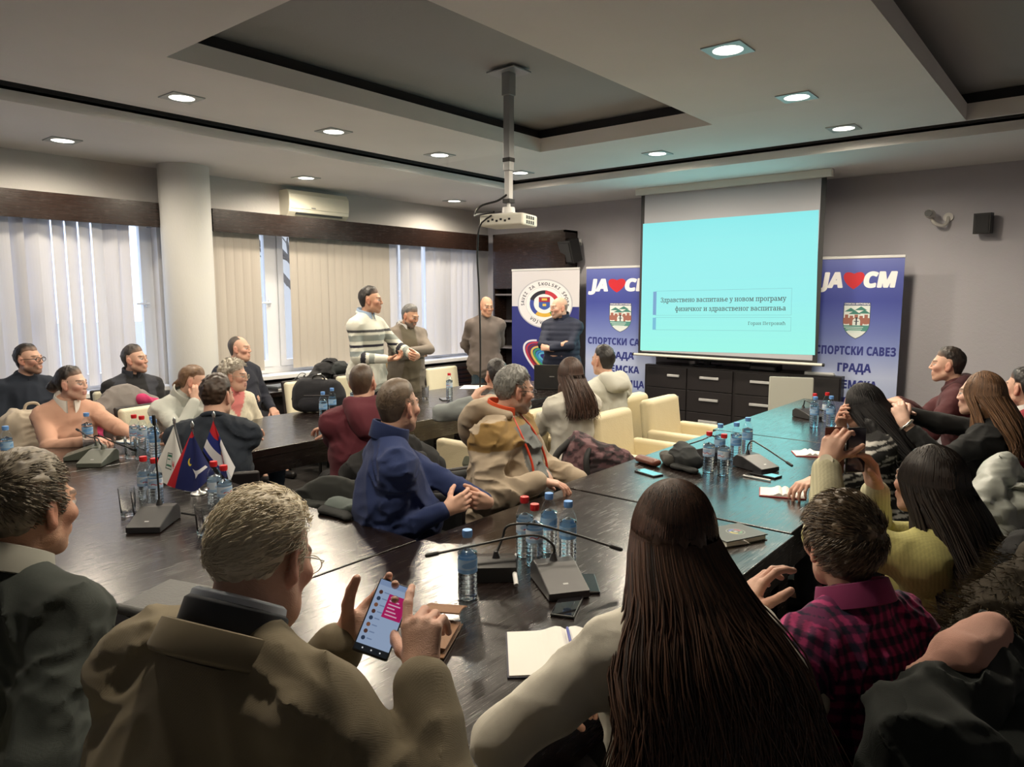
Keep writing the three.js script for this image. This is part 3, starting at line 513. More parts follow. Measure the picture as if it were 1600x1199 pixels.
// ---------- drinking glasses ----------
const glassSolid = M([0.97, 0.98, 0.98], 0.02, { transmission: 1, thickness: 0.02, ior: 1.45 });
const g0 = thing('drinking_glass', 'clear tumbler left of the pair beside the tall black microphone', 'glass', [-3.208, TH, -1.258]);
obj('tumbler', lathe([[0, 0.001], [0.026, 0.001], [0.028, 0.004], [0.034, 0.125], [0.0325, 0.126], [0.0265, 0.018], [0, 0.016]], 32), glassSolid, g0);
const GL = (x, z, l) => dup(g0, [x, TH, z], rr(0, 6), l);
GL(-3.12, -1.275, 'clear tumbler right of the pair beside the tall black microphone'); GL(-2.715, -1.349, 'clear tumbler nearest the elderly man, behind his head'); GL(-2.64, -1.34, 'clear tumbler half hidden by the head of the elderly man');
GL(-4.43, -1.72, 'clear tumbler left of three before the row of bottles'); GL(-4.35, -1.745, 'clear tumbler middle of three before the row of bottles'); GL(-4.29, -1.775, 'clear tumbler right of three before the row of bottles'); GL(-4.79, -4.54, 'clear tumbler alone on the far table by the grey blazer');
// ---------- conference microphones ----------
function micUnit(label, x, z, turn, neck, mat = M([0.03, 0.03, 0.033], 0.4)) {   // slopes down towards +z
  const t = thing('conference_microphone', label, 'microphone', [x, TH, z], turn);
  obj('base', prism([[-0.1, 0.006], [0.1, 0.006], [0.1, 0.05], [0.075, 0.068], [0.04, 0.066], [-0.1, 0.022]], 0.13, 0.004).rotateY(-PI / 2).rotateY(PI), mat, t);
  const top = M([0.12, 0.12, 0.125], 0.45), a = Math.atan2(0.044, 0.14);
  const pn = (w, l, y, z0, m, n) => { const g = rbox(w, 0.003, l, 0.001, 0, 0, 0, 1); g.rotateX(a); g.translate(0, y, z0); return obj(n, g, m, t); };
  pn(0.124, 0.052, 0.0335, 0.066, top, 'control_panel');
  for (let i = 0; i < 9; i++) pn(0.11, 0.003, 0.0455 + i * 0.0021, 0.03 - i * 0.0068, M([0.008, 0.008, 0.008], 0.7), 'grille_slot');
  pn(0.018, 0.008, 0.0362, 0.064, M([0.4, 0.4, 0.4], 0.4), 'button');
  obj('neck_socket', cyl(0.007, 0.014, 0.024, 0.0, 0.082, -0.06, 16), mat, t);
  obj('gooseneck', tube(neck, 0.0042, 48, 8), M([0.012, 0.012, 0.012], 0.4), t);
  const e = neck[neck.length - 1], p = neck[neck.length - 2], d = norm([e[0] - p[0], e[1] - p[1], e[2] - p[2]]), h = new THREE.CapsuleGeometry(0.0075, 0.034, 4, 12); h.applyQuaternion(new THREE.Quaternion().setFromUnitVectors(V(0, 1, 0), V(...d))); h.translate(e[0] + d[0] * 0.015, e[1] + d[1] * 0.015, e[2] + d[2] * 0.015); obj('microphone_head', h, M([0.01, 0.01, 0.01], 0.6), t);
  return t;
}
function norm(a) { const l = hypot(a[0], a[1], a[2]) || 1; return [a[0] / l, a[1] / l, a[2] / l]; }
const arcNeck = (dx, dz, h, L) => [[0, 0.085, -0.06], [0, 0.12, -0.06], [dx * 0.05, h, -0.06 + dz * 0.05], [dx * 0.12, h + 0.012, -0.06 + dz * 0.12], [dx * (L * 0.6), h - 0.02, -0.06 + dz * (L * 0.6)], [dx * L, h - 0.055, -0.06 + dz * L]];
micUnit('black desk microphone with a tall upright gooseneck beside the flags', -2.985, -1.27, 0.75, [[0, 0.085, -0.06], [0.001, 0.15, -0.06], [-0.001, 0.26, -0.06], [0.003, 0.36, -0.058], [0.002, 0.42, -0.056]]);
const neckTo = (x, z, turn, pts) => [[0, 0.085, -0.06], ...pts.map((p) => { const dx = p[0] - x, dz = p[2] - z; return [dx * cos(turn) - dz * sin(turn), p[1] - TH, dx * sin(turn) + dz * cos(turn)]; })];
const mic2 = (label, x, z, turn, pts, mat) => micUnit(label, x, z, turn, neckTo(x, z, turn, pts), mat);
mic2('grey-topped desk microphone with ribbed grille before the woman in white, neck arched left', -1.31, -1.83, 0.95, [[-1.355, 0.87, -1.86], [-1.39, 0.905, -1.83], [-1.44, 0.905, -1.79], [-1.54, 0.88, -1.69], [-1.63, 0.858, -1.585]], M([0.04, 0.04, 0.042], 0.4));
mic2('black desk microphone behind the nearest bottle, neck arched to the right', -1.56, -1.80, -2.4, [[-1.52, 0.88, -1.79], [-1.51, 0.92, -1.80], [-1.45, 0.93, -1.85], [-1.34, 0.90, -1.93], [-1.225, 0.855, -2.015]], M([0.012, 0.012, 0.013], 0.35));
mic2('black desk microphone right of the middle bottles, neck bent towards the red notebook', -1.42, -3.84, 1.2, [[-1.475, 0.87, -3.86], [-1.45, 0.90, -3.85], [-1.40, 0.89, -3.83], [-1.22, 0.83, -3.75]]);
mic2('black desk microphone hidden behind the black cap, neck bent left', -1.74, -3.95, -2.0, [[-1.69, 0.87, -3.92], [-1.70, 0.89, -3.9], [-1.74, 0.87, -3.84], [-1.81, 0.84, -3.74]]);
mic2('black desk microphone at the far end of the turquoise table', -1.72, -5.74, 1.1, [[-1.76, 0.86, -5.74], [-1.74, 0.89, -5.7], [-1.6, 0.85, -5.6]]);
mic2('grey-green desk microphone in front of the woman in peach, neck bent left', -4.36, -1.57, 0.75, [[-4.40, 0.86, -1.6], [-4.45, 0.875, -1.61], [-4.6, 0.865, -1.62], [-4.8, 0.88, -1.63]], M([0.10, 0.11, 0.09], 0.45));
mic2('second grey-green desk microphone behind the first, silvery neck bent right', -4.57, -1.58, -0.5, [[-4.56, 0.87, -1.63], [-4.53, 0.88, -1.64], [-4.44, 0.85, -1.68], [-4.34, 0.81, -1.74]], M([0.09, 0.10, 0.08], 0.45));
mic2('black desk microphone on the side table under the window', -6.6, -4.5, 1.4, [[-6.62, 0.86, -4.5], [-6.58, 0.88, -4.42], [-6.5, 0.84, -4.3]]);
{ const t = thing('cable_coil', 'short white cable plug beside the arched microphones', 'cable', [-1.44, TH, -1.76]); obj('plug', tube([[-0.06, 0.03, -0.07], [-0.02, 0.035, -0.02], [0.03, 0.012, 0.03]], 0.008, 10, 8), white, t); obj('lead', tube([[-0.06, 0.03, -0.07], [-0.1, 0.006, -0.12], [-0.16, 0.006, -0.2]], 0.004, 12, 6), white, t);
  const c2 = thing('cable_coil', 'black cable curling from the tall microphone to the flag stand', 'cable', [-2.87, TH, -1.4]); obj('lead', tube([[-0.1, 0.03, 0.02], [0.0, 0.02, -0.03], [0.06, 0.006, -0.06], [0.1, 0.006, -0.1]], 0.005, 20, 6), black, c2); }
// ---------- table flags ----------
function flagPole(label, foot, A, L, R, Bm, tex) {       // cloth hangs from the tip A to the corners L and R, lowest at Bm
  const t = thing('table_flag', label, 'flag', [foot[0], TH, foot[1]]), q = (p) => [p[0] - foot[0], p[1] - TH, p[2] - foot[1]], d = q(A), l = q(L), r = q(R), bm = q(Bm), tip = [d[0], d[1] + 0.012, d[2]];
  obj('pole', tube([[0, 0.01, 0], [tip[0] * 0.5, tip[1] * 0.5, tip[2] * 0.5], tip], 0.004, 12, 8), steel, t);
  obj('finial', lathe([[0, 0.035], [0.004, 0.028], [0.009, 0.016], [0.006, 0.006], [0.009, 0.002], [0, 0]], 14).translate(...tip), steel, t);
  obj('foot', lathe([[0, 0], [0.035, 0], [0.035, 0.008], [0.012, 0.014], [0.006, 0.03], [0, 0.03]].reverse(), 20), steel, t);
  const N = 18, P = [], U = [], I = [];
  for (let j = 0; j <= N; j++) for (let i = 0; i <= N; i++) { const u = i / N, v = j / N, e = [0, 1, 2].map((k) => mix(l[k], r[k], u) + (bm[k] - mix(l[k], r[k], 0.55)) * sin(u * PI)), w = sin(u * 8 + v * 2) * 0.016 * v, p = [0, 1, 2].map((k) => mix(d[k], e[k], v)); P.push(p[0] + w * 0.5 + 0.004, p[1], p[2] + w * 0.85 + 0.006); U.push(u, 1 - v); }
  for (let j = 0; j < N; j++) for (let i = 0; i < N; i++) { const a = j * (N + 1) + i; I.push(a, a + N + 1, a + 1, a + 1, a + N + 1, a + N + 2); }
  const g = new THREE.BufferGeometry(); g.setAttribute('position', new THREE.Float32BufferAttribute(P, 3)); g.setAttribute('uv', new THREE.Float32BufferAttribute(U, 2)); g.setIndex(I); g.computeVertexNormals();
  obj('cloth', g, M([1, 1, 1], 0.6, { map: tex, side: THREE.DoubleSide, sheen: 0.3 }), t);
}
const whiteFlag = canvas(256, 256, (c) => { c.fillStyle = '#d9dad6'; c.fillRect(0, 0, 256, 256); c.strokeStyle = '#3a4a44'; c.lineWidth = 4; c.strokeRect(80, 120, 60, 68); c.fillStyle = '#cfd4d0'; c.fillRect(82, 122, 56, 64); c.fillStyle = '#2f6a54'; c.fillRect(84, 126, 52, 10); c.fillRect(84, 170, 52, 8); c.fillRect(86, 144, 30, 5); c.fillStyle = '#c02030'; for (let i = 0; i < 3; i++) c.fillRect(150 + i * 10, 150 + (i % 2) * 9, 8, 22); });
const blueFlag = canvas(256, 256, (c) => { c.fillStyle = '#1b2560'; c.fillRect(0, 0, 256, 256); c.fillStyle = '#b8202c'; c.fillRect(0, 0, 256, 30); c.beginPath(); c.moveTo(0, 0); c.lineTo(30, 0); c.lineTo(34, 256); c.lineTo(0, 256); c.fill(); c.fillStyle = '#e8d24a'; c.beginPath(); c.arc(96, 132, 17, 0.6, 5.2); c.fill(); c.fillStyle = '#1b2560'; c.beginPath(); c.arc(104, 128, 13, 0, 7); c.fill(); c.fillStyle = '#e4e6ea'; c.beginPath(); c.moveTo(118, 160); c.lineTo(150, 172); c.lineTo(240, 190); c.lineTo(246, 206); c.lineTo(180, 196); c.lineTo(150, 206); c.lineTo(148, 188); c.fill(); });
const triFlag = canvas(256, 256, (c) => { c.fillStyle = '#c4202c'; c.fillRect(0, 0, 256, 78); c.fillStyle = '#1d2c7c'; c.fillRect(0, 78, 256, 58); c.fillStyle = '#dcdde0'; c.fillRect(0, 136, 256, 62); c.fillStyle = '#1d2c7c'; c.fillRect(0, 198, 256, 26); c.fillStyle = '#dcdde0'; c.fillRect(190, 100, 66, 156); c.fillStyle = '#b83028'; c.beginPath(); c.ellipse(168, 150, 20, 28, 0, 0, 7); c.fill(); c.fillStyle = '#e8c860'; c.fillRect(158, 122, 20, 12); c.fillStyle = '#dcdde0'; c.fillRect(162, 142, 12, 18); });
flagPole('small white table flag with a framed crest, left of three', [-3.38, -1.63], [-3.40, 1.08, -1.57], [-3.45, 0.84, -1.48], [-3.31, 0.80, -1.59], [-3.37, 0.80, -1.52], whiteFlag);
flagPole('small dark blue table flag with red hoist, yellow crescent and white outline, in the middle', [-3.30, -1.62], [-3.16, 1.09, -1.54], [-3.22, 0.85, -1.45], [-3.02, 0.91, -1.56], [-3.08, 0.83, -1.50], blueFlag);
flagPole('small red blue white table flag with a crest, right of three', [-3.33, -1.70], [-3.23, 1.11, -1.68], [-3.265, 0.95, -1.64], [-3.13, 0.89, -1.72], [-3.15, 0.80, -1.69], triFlag);

// ---------- books, phones, papers ----------
const paperM = M([0.78, 0.77, 0.73], 0.85), coverBlack = M([0.03, 0.032, 0.032], 0.5), coverRed = M([0.35, 0.02, 0.03], 0.45);
function openBook(label, x, z, turn, w, d, cover, tex) {
  const t = thing('open_notebook', label, 'notebook', [x, TH, z], turn);
  for (const s of [-1, 1]) {
    const P = [], I = [], U = [], N = 12; for (let i = 0; i <= N; i++) { const u = i / N, y = 0.006 + 0.012 * Math.exp(-((u - 0.16) ** 2) / 0.03) * (u < 0.02 ? 0.3 : 1) + 0.004 * (1 - u); for (const zz of [-1, 1]) { P.push(s * u * w, y, zz * d / 2); U.push(s > 0 ? u : 1 - u, zz * 0.5 + 0.5); } for (const zz of [-1, 1]) { P.push(s * u * w, 0.004, zz * d / 2); U.push(u, 0); } }
    for (let i = 0; i < N; i++) { const a = i * 4, b = a + 4; for (const q of [[a, a + 1, b, b + 1], [a + 2, a, b + 2, b], [a + 1, a + 3, b + 1, b + 3], [a + 3, a + 2, b + 3, b + 2]]) I.push(q[0], q[1], q[2], q[1], q[3], q[2]); } const e = N * 4; I.push(e, e + 1, e + 2, e + 1, e + 3, e + 2);
    const g = new THREE.BufferGeometry(); g.setAttribute('position', new THREE.Float32BufferAttribute(P, 3)); g.setAttribute('uv', new THREE.Float32BufferAttribute(U, 2)); g.setIndex(I); const q = g.toNonIndexed(); q.computeVertexNormals(); obj('page_block', q, M([0.78, 0.77, 0.73], 0.85, { side: THREE.DoubleSide }), t);
    obj('cover', rbox(w + 0.006, 0.004, d + 0.01, 0.0015, s * (w + 0.004) / 2, 0.002, 0, 1), cover, t);
  }
  return t;
}
openBook('large open blank notebook with white pages under the arm of the woman in white', -1.03, -1.49, 0.72, 0.165, 0.235, M([0.03, 0.03, 0.05], 0.5));
openBook('open red-edged notebook held by the black haired woman', -1.13, -3.42, 0.35, 0.1, 0.15, coverRed);
openBook('small open red notebook near the phone being raised', -1.30, -4.40, 0.5, 0.09, 0.14, coverRed);
{ const t = thing('pen', 'blue ballpoint pen in the fold of the large open notebook', 'pen', [-1.06, TH + 0.024, -1.53], 0.72); obj('barrel', new THREE.CylinderGeometry(0.004, 0.004, 0.1, 10).rotateX(PI / 2).translate(0, 0, 0), M([0.04, 0.05, 0.35], 0.35), t); obj('tip', new THREE.ConeGeometry(0.004, 0.014, 10).rotateX(PI / 2).translate(0, 0, 0.057), steel, t);
  const p2 = thing('pen', 'white pen lying beside the phone near the held notebook', 'pen', [-1.33, TH, -3.62], 1.5); obj('barrel', new THREE.CylinderGeometry(0.005, 0.005, 0.15, 10).rotateX(PI / 2).translate(0, 0.006, 0), white, p2); obj('clip', box(0.003, 0.003, 0.04, 0, 0.012, -0.04), steel, p2); }
const emblem = canvas(256, 340, (c, w, h) => { c.fillStyle = '#33352f'; c.fillRect(0, 0, w, h); c.translate(128, 150); const arc = (r, a, b, col, lw) => { c.strokeStyle = col; c.lineWidth = lw; c.beginPath(); c.arc(0, 0, r, a, b); c.stroke(); }; arc(58, 0, 7, '#8a8c84', 4); arc(36, 0.3, 2.0, '#b8a83a', 16); arc(36, 2.0, 3.6, '#4a54a0', 16); arc(36, 3.6, 4.9, '#a03a4a', 16); arc(36, 4.9, 6.5, '#4a7a50', 16); c.fillStyle = '#8a8c84'; c.fillRect(-12, -14, 24, 28); });
{ const t = thing('closed_notebook', 'closed dark grey notebook with a round coloured emblem, papers sticking out', 'notebook', [-1.06, TH, -2.655], -0.42);
  obj('pages', [rbox(0.145, 0.018, 0.2, 0.002, 0, 0.012, 0, 1)], paperM, t); for (let i = 0; i < 5; i++) { const p = obj('loose_sheet', box(0.1, 0.0008, 0.13, 0.035, 0.005 + i * 0.0035, 0.05), paperM, t); p.rotation.y = -0.12 - i * 0.07; }
  const m = obj('front_cover', new THREE.BoxGeometry(0.155, 0.004, 0.21).translate(0, 0.023, 0), [coverBlack, coverBlack, M([1, 1, 1], 0.5, { map: emblem }), coverBlack, coverBlack, coverBlack], t); obj('back_cover', rbox(0.155, 0.004, 0.21, 0.001, 0, 0.002, 0, 1), coverBlack, t); }
function phone(label, x, y, z, turn, scr) { const t = thing('phone', label, 'phone', [x, y, z], turn); obj('case', rbox(0.074, 0.009, 0.152, 0.006, 0, 0.0045, 0), M([0.012, 0.012, 0.013], 0.35), t); obj('screen', rbox(0.068, 0.001, 0.144, 0.004, 0, 0.0092, 0, 1), scr || M([0.01, 0.01, 0.012], 0.05, { clearcoat: 1 }), t); return t; }
phone('black phone lying in front of the black cap on the right table', -1.82, TH, -3.36, 1.25); phone('black phone by the far red-capped bottle', -4.62, TH, -4.62, 1.0); phone('black phone on the far table edge before the tan jacket man', -4.08, TH, -4.12, 0.9); phone('phone in a dark case under the white pen', -1.32, TH, -3.72, 1.4); phone('black phone half hidden by the arm and hair of the woman in white', -1.2, TH, -1.72, 0.4); phone('phone with a pale rim at the elbow of the woman in white', -1.25, TH, -1.9, 0.7);
{ // leather pouch
  const t = thing('leather_pouch', 'brown leather pouch with open flap and two snaps beside the elderly man', 'pouch', [-1.36, TH, -1.31], 0.5), lm = M([0.24, 0.115, 0.05], 0.5, { bumpMap: hideBump, bumpScale: 0.0012 });
  const sheet = (w, d, y, f, n) => { const g = new THREE.BoxGeometry(w, 0.004, d, 10, 1, 14), p = g.attributes.position; for (let i = 0; i < p.count; i++) p.setY(i, p.getY(i) + y + f(p.getX(i), p.getZ(i))); g.computeVertexNormals(); return obj(n, g, lm, t); };
  sheet(0.11, 0.2, 0.006, () => 0, 'back_panel'); sheet(0.108, 0.16, 0.02, (x, z) => 0.012 * cos(x * 26) * cos(z * 16), 'front_panel'); const fl = sheet(0.11, 0.09, 0.03, (x, z) => 0.02 * sin((z + 0.05) * 20) + 0.006, 'flap'); fl.position.set(0, 0, -0.105);
  for (const s of [-1, 1]) obj('snap', cyl(0.005, 0.005, 0.004, s * 0.03, 0.062, -0.115, 14), steel, t); }
{ const t = thing('leather_folder', 'dark grey leather folder lying on the near table beside the elderly man', 'folder', [-2.12, TH, -0.96], 1.9); const fm = M([0.05, 0.052, 0.05], 0.45, { bumpMap: hideBump, bumpScale: 0.001 }); obj('lower_cover', rbox(0.2, 0.012, 0.27, 0.005, 0, 0.006, 0), fm, t); obj('upper_cover', rbox(0.2, 0.014, 0.27, 0.006, 0, 0.026, 0).rotateZ(0.03), fm, t); obj('spine', new THREE.CylinderGeometry(0.016, 0.016, 0.27, 14).rotateX(PI / 2).translate(-0.098, 0.017, 0), fm, t); obj('papers', rbox(0.185, 0.01, 0.26, 0.002, 0.005, 0.016, 0, 1), paperM, t); }
{ const t = thing('glasses_case', 'small reddish brown leather case with a silver pen before the cap', 'case', [-1.93, TH, -3.55], -0.35); obj('case_body', new THREE.CapsuleGeometry(0.024, 0.13, 8, 16).rotateZ(PI / 2).scale(1, 0.9, 1.5).translate(0, 0.022, 0), M([0.13, 0.04, 0.025], 0.4), t); obj('pen_tip', new THREE.ConeGeometry(0.007, 0.035, 12).rotateZ(PI / 2).translate(-0.115, 0.018, 0), steel, t); }
{ // laptop
  const t = thing('laptop', 'black laptop seen from behind on the far table before the man in the navy jacket', 'laptop', [-4.28, TH, -5.82], 0.64); obj('keyboard_base', rbox(0.36, 0.018, 0.25, 0.006, 0, 0.009, -0.12), black, t); const l = rbox(0.36, 0.25, 0.012, 0.006, 0, 0.125, 0); l.rotateX(0.22); l.translate(0, 0.018, 0.01); obj('lid', l, M([0.016, 0.016, 0.018], 0.4), t); obj('badge', box(0.05, 0.008, 0.002, 0, 0.14, 0.049).rotateX(0.0), greyPl, t); }
{ const t = thing('paper_sheets', 'white paper sheets lying on the far table near the young man', 'papers', [-5.05, TH, -5.45], 0.6); for (let i = 0; i < 3; i++) { const s = obj('sheet', box(0.21, 0.0012, 0.297, i * 0.02, 0.001 + i * 0.0014, i * 0.012), paperM, t); s.rotation.y = i * 0.08; }
  const b = thing('book_stack', 'two dark books on the side table under the window', 'books', [-6.5, TH, -4.12], 0.2); obj('book', [rbox(0.22, 0.02, 0.3, 0.003, 0, 0.012, 0)], coverBlack, b); obj('book', [rbox(0.2, 0.018, 0.28, 0.003, 0.01, 0.032, 0.01)], M([0.12, 0.14, 0.16], 0.5), b); obj('page_edge', rbox(0.205, 0.012, 0.29, 0.001, 0.012, 0.012, 0, 1), paperM, b);
  const b2 = thing('papers_stack', 'white papers and a notebook before the bent woman in grey', 'papers', [-4.72, TH, -2.3], 0.9); for (let i = 0; i < 4; i++) obj('sheet', box(0.21, 0.002, 0.297, rr(-0.02, 0.02), 0.001 + i * 0.0022, rr(-0.02, 0.02)), paperM, b2);
  const n2 = thing('paper_sheets', 'blue topped notepad before the woman in peach', 'papers', [-4.72, TH, -1.93], 0.4); obj('pad', rbox(0.15, 0.01, 0.21, 0.002, 0, 0.005, 0, 1), M([0.3, 0.42, 0.6], 0.6), n2); obj('sheet', box(0.145, 0.001, 0.2, 0, 0.0106, 0), paperM, n2); }
{ const t = thing('pennant', 'tiny red and blue pennant hanging in the dark shelf unit', 'pennant', [-5.98, 1.1, -8.2]); obj('cloth', prism([[-0.05, 0.14], [0.05, 0.14], [0.05, 0.02], [0, -0.05], [-0.05, 0.02]], 0.004), M([0.35, 0.03, 0.06], 0.7), t); obj('emblem', box(0.05, 0.06, 0.006, 0.0, 0.07, 0), M([0.05, 0.06, 0.3], 0.6), t); obj('stand', [cyl(0.003, 0.003, 0.24, 0, 0.03, -0.01, 8), cyl(0.03, 0.03, 0.01, 0, -0.09, -0.01, 16)], steel, t); }
// ---------- bodies: distance fields meshed as one smooth surface ----------
const add = (a, b, s = 1) => [a[0] + b[0] * s, a[1] + b[1] * s, a[2] + b[2] * s];
const sub3 = (a, b) => [a[0] - b[0], a[1] - b[1], a[2] - b[2]];
const dot = (a, b) => a[0] * b[0] + a[1] * b[1] + a[2] * b[2];
const cross = (a, b) => [a[1] * b[2] - a[2] * b[1], a[2] * b[0] - a[0] * b[2], a[0] * b[1] - a[1] * b[0]];
const lerp3 = (a, b, t) => [mix(a[0], b[0], t), mix(a[1], b[1], t), mix(a[2], b[2], t)];
const dist = (a, b) => hypot(a[0] - b[0], a[1] - b[1], a[2] - b[2]);
const frameOf = (x, y, z) => ({ x, y, z, at: (o, p) => add(add(add(o, x, p[0]), y, p[1]), z, p[2]) });
const eul = (yaw, pitch, roll) => {   // columns of Ry * Rx * Rz
  const m = new THREE.Matrix4().makeRotationFromEuler(new THREE.Euler(pitch, yaw, roll, 'YXZ')).elements;
  return frameOf([m[0], m[1], m[2]], [m[4], m[5], m[6]], [m[8], m[9], m[10]]);
};
class Field {
  constructor() { this.p = []; this.disp = null; this.color = null; this.cut = null; }
  cone(a, b, ra, rb, k = 0.02, n = null, s = 1, tagName = 0) { const d = sub3(b, a); this.p.push({ a, d, l2: max(1e-9, dot(d, d)), ra, rb, k, n, s, tag: tagName, sub: false }); return this; }
  ell(c, r, k = 0.02, f = null, tagName = 0, sub = false) { this.p.push({ e: true, a: c, r, k, f, tag: tagName, sub, d: [0, 0, 0] }); return this; }
  cutEll(c, r, k = 0.01, f = null) { return this.ell(c, r, k, f, 0, true); }
}
function prim(q, x, y, z) {
  let px = x - q.a[0], py = y - q.a[1], pz = z - q.a[2];
  if (q.e) {
    if (q.f) { const f = q.f, ux = px * f.x[0] + py * f.x[1] + pz * f.x[2], uy = px * f.y[0] + py * f.y[1] + pz * f.y[2], uz = px * f.z[0] + py * f.z[1] + pz * f.z[2]; px = ux; py = uy; pz = uz; }
    const r = q.r, ax = px / r[0], ay = py / r[1], az = pz / r[2], k0 = sqrt(ax * ax + ay * ay + az * az), bx = ax / r[0], by = ay / r[1], bz = az / r[2], k1 = sqrt(bx * bx + by * by + bz * bz);
    return k1 < 1e-6 ? -min(r[0], r[1], r[2]) : k0 * (k0 - 1) / k1;
  }
  const d = q.d; let h = (px * d[0] + py * d[1] + pz * d[2]) / q.l2; h = h < 0 ? 0 : h > 1 ? 1 : h; q.t = h;
  px -= d[0] * h; py -= d[1] * h; pz -= d[2] * h;
  if (q.n) { const n = q.n, m = px * n[0] + py * n[1] + pz * n[2], w = m / q.s - m; px += n[0] * w; py += n[1] * w; pz += n[2] * w; return (sqrt(px * px + py * py + pz * pz) - (q.ra + (q.rb - q.ra) * h)) * (q.s < 1 ? q.s * 0.5 + 0.5 : 1); }
  return sqrt(px * px + py * py + pz * pz) - (q.ra + (q.rb - q.ra) * h);
}
function evalList(list, x, y, z) {
  let d = 9;
  for (let i = 0; i < list.length; i++) {
    const q = list[i], e = prim(q, x, y, z), k = q.k;
    if (q.sub) { const h = k > 0 ? max(k - abs(d + e), 0) / k : 0; d = max(d, -e) + h * h * k * 0.25; }
    else { const h = k > 0 ? max(k - abs(d - e), 0) / k : 0; d = min(d, e) - h * h * k * 0.25; }
  }
  return d;
}
function meshField(F, cell, map) {
  const P = F.p, lo = [9e9, 9e9, 9e9], hi = [-9e9, -9e9, -9e9];
  for (const q of P) if (!q.sub) { const R = q.e ? max(...q.r) : max(q.ra, q.rb); for (let i = 0; i < 3; i++) { lo[i] = min(lo[i], q.a[i] - R, q.a[i] + q.d[i] - R); hi[i] = max(hi[i], q.a[i] + R, q.a[i] + q.d[i] + R); } }
  const pad = cell * 3 + 0.012, B = 6, n = [0, 1, 2].map((i) => { lo[i] -= pad; return Math.ceil((hi[i] + pad - lo[i]) / cell / B) * B; }), [nx, ny, nz] = n;
  const val = new Float32Array(nx * ny * nz).fill(1), live = [];
  const half = B * cell * 0.5, R = half * 1.7321 + cell * 1.8;
  for (let bz = 0; bz < nz; bz += B) for (let by = 0; by < ny; by += B) for (let bx = 0; bx < nx; bx += B) {
    const cx = lo[0] + (bx + B / 2) * cell, cy = lo[1] + (by + B / 2) * cell, cz = lo[2] + (bz + B / 2) * cell, near = []; let m = 9, subNear = false;
    for (const q of P) { const d = prim(q, cx, cy, cz); if (d < R + q.k + 0.012) { near.push(q); if (q.sub) subNear = true; } if (!q.sub) m = min(m, d); }
    if (m > R + 0.06) continue;
    const skip = m < -R - 0.02 && !subNear && !F.cut;
    if (!skip && near.length) live.push(bx, by, bz);
    for (let k = bz; k < bz + B; k++) for (let j = by; j < by + B; j++) for (let i = bx; i < bx + B; i++) {
      const x = lo[0] + i * cell, y = lo[1] + j * cell, z = lo[2] + k * cell; let d = skip ? -1 : near.length ? evalList(near, x, y, z) : 1;
      if (!skip && F.disp && abs(d) < 0.05) d -= F.disp(x, y, z);
      if (!skip && F.cut) { const c = F.cut(x, y, z), kk = 0.012, h = max(kk - abs(d - c), 0) / kk; d = max(d, c) + h * h * kk * 0.25; }
      val[(k * ny + j) * nx + i] = d;
    }
  }
  const id = new Int32Array(nx * ny * nz).fill(-1), pos = [], idx = [], sy = nx, sz = nx * ny, co = [0, 1, sy, sy + 1, sz, sz + 1, sz + sy, sz + sy + 1];
  const ed = [[0, 1], [2, 3], [4, 5], [6, 7], [0, 2], [1, 3], [4, 6], [5, 7], [0, 4], [1, 5], [2, 6], [3, 7]];
  const cells = [];
  for (let k = 0; k < nz - 1; k++) for (let j = 0; j < ny - 1; j++) { let o = (k * ny + j) * nx; for (let i = 0; i < nx - 1; i++, o++) {
    const s = val[o] < 0; if (s === val[o + 1] < 0 && s === val[o + sy] < 0 && s === val[o + sy + 1] < 0 && s === val[o + sz] < 0 && s === val[o + sz + 1] < 0 && s === val[o + sz + sy] < 0 && s === val[o + sz + sy + 1] < 0) continue;
    let x = 0, y = 0, z = 0, c = 0;
    for (const [a, b] of ed) { const va = val[o + co[a]], vb = val[o + co[b]]; if ((va < 0) === (vb < 0)) continue; const t = va / (va - vb); x += mix(a & 1, b & 1, t); y += mix(a >> 1 & 1, b >> 1 & 1, t); z += mix(a >> 2, b >> 2, t); c++; }
    id[o] = pos.length / 3; pos.push(lo[0] + (i + x / c) * cell, lo[1] + (j + y / c) * cell, lo[2] + (k + z / c) * cell); cells.push(o, i, j, k);
  } }
  const quad = (a, b, c, d, f) => { if (a < 0 || b < 0 || c < 0 || d < 0) return; if (f) idx.push(a, b, c, a, c, d); else idx.push(a, c, b, a, d, c); };
  for (let q = 0; q < cells.length; q += 4) { const o = cells[q], i = cells[q + 1], j = cells[q + 2], k = cells[q + 3], s = val[o] < 0;
    if (j > 0 && k > 0 && s !== val[o + 1] < 0) quad(id[o - sy - sz], id[o - sz], id[o], id[o - sy], s);
    if (i > 0 && k > 0 && s !== val[o + sy] < 0) quad(id[o - 1 - sz], id[o - 1], id[o], id[o - sz], s);
    if (i > 0 && j > 0 && s !== val[o + sz] < 0) quad(id[o - 1 - sy], id[o - sy], id[o], id[o - 1], s);
  }
  const g = new THREE.BufferGeometry(), N = pos.length / 3, uv = new Float32Array(N * 2), col = F.color ? new Float32Array(N * 3) : null;
  for (let i = 0; i < N; i++) {
    const x = pos[3 * i], y = pos[3 * i + 1], z = pos[3 * i + 2]; uv[2 * i] = x + 0.6 * z; uv[2 * i + 1] = y + 0.37 * z;
    if (col) { let best = 9, bq = null, bt = 0; for (const q of P) if (!q.sub) { const d = prim(q, x, y, z); if (d < best) { best = d; bq = q; bt = q.t || 0; } } const c = F.color(x, y, z, bq, bt); col[3 * i] = c[0]; col[3 * i + 1] = c[1]; col[3 * i + 2] = c[2]; }
    if (map) { const w = map([x, y, z]); pos[3 * i] = w[0]; pos[3 * i + 1] = w[1]; pos[3 * i + 2] = w[2]; }
  }
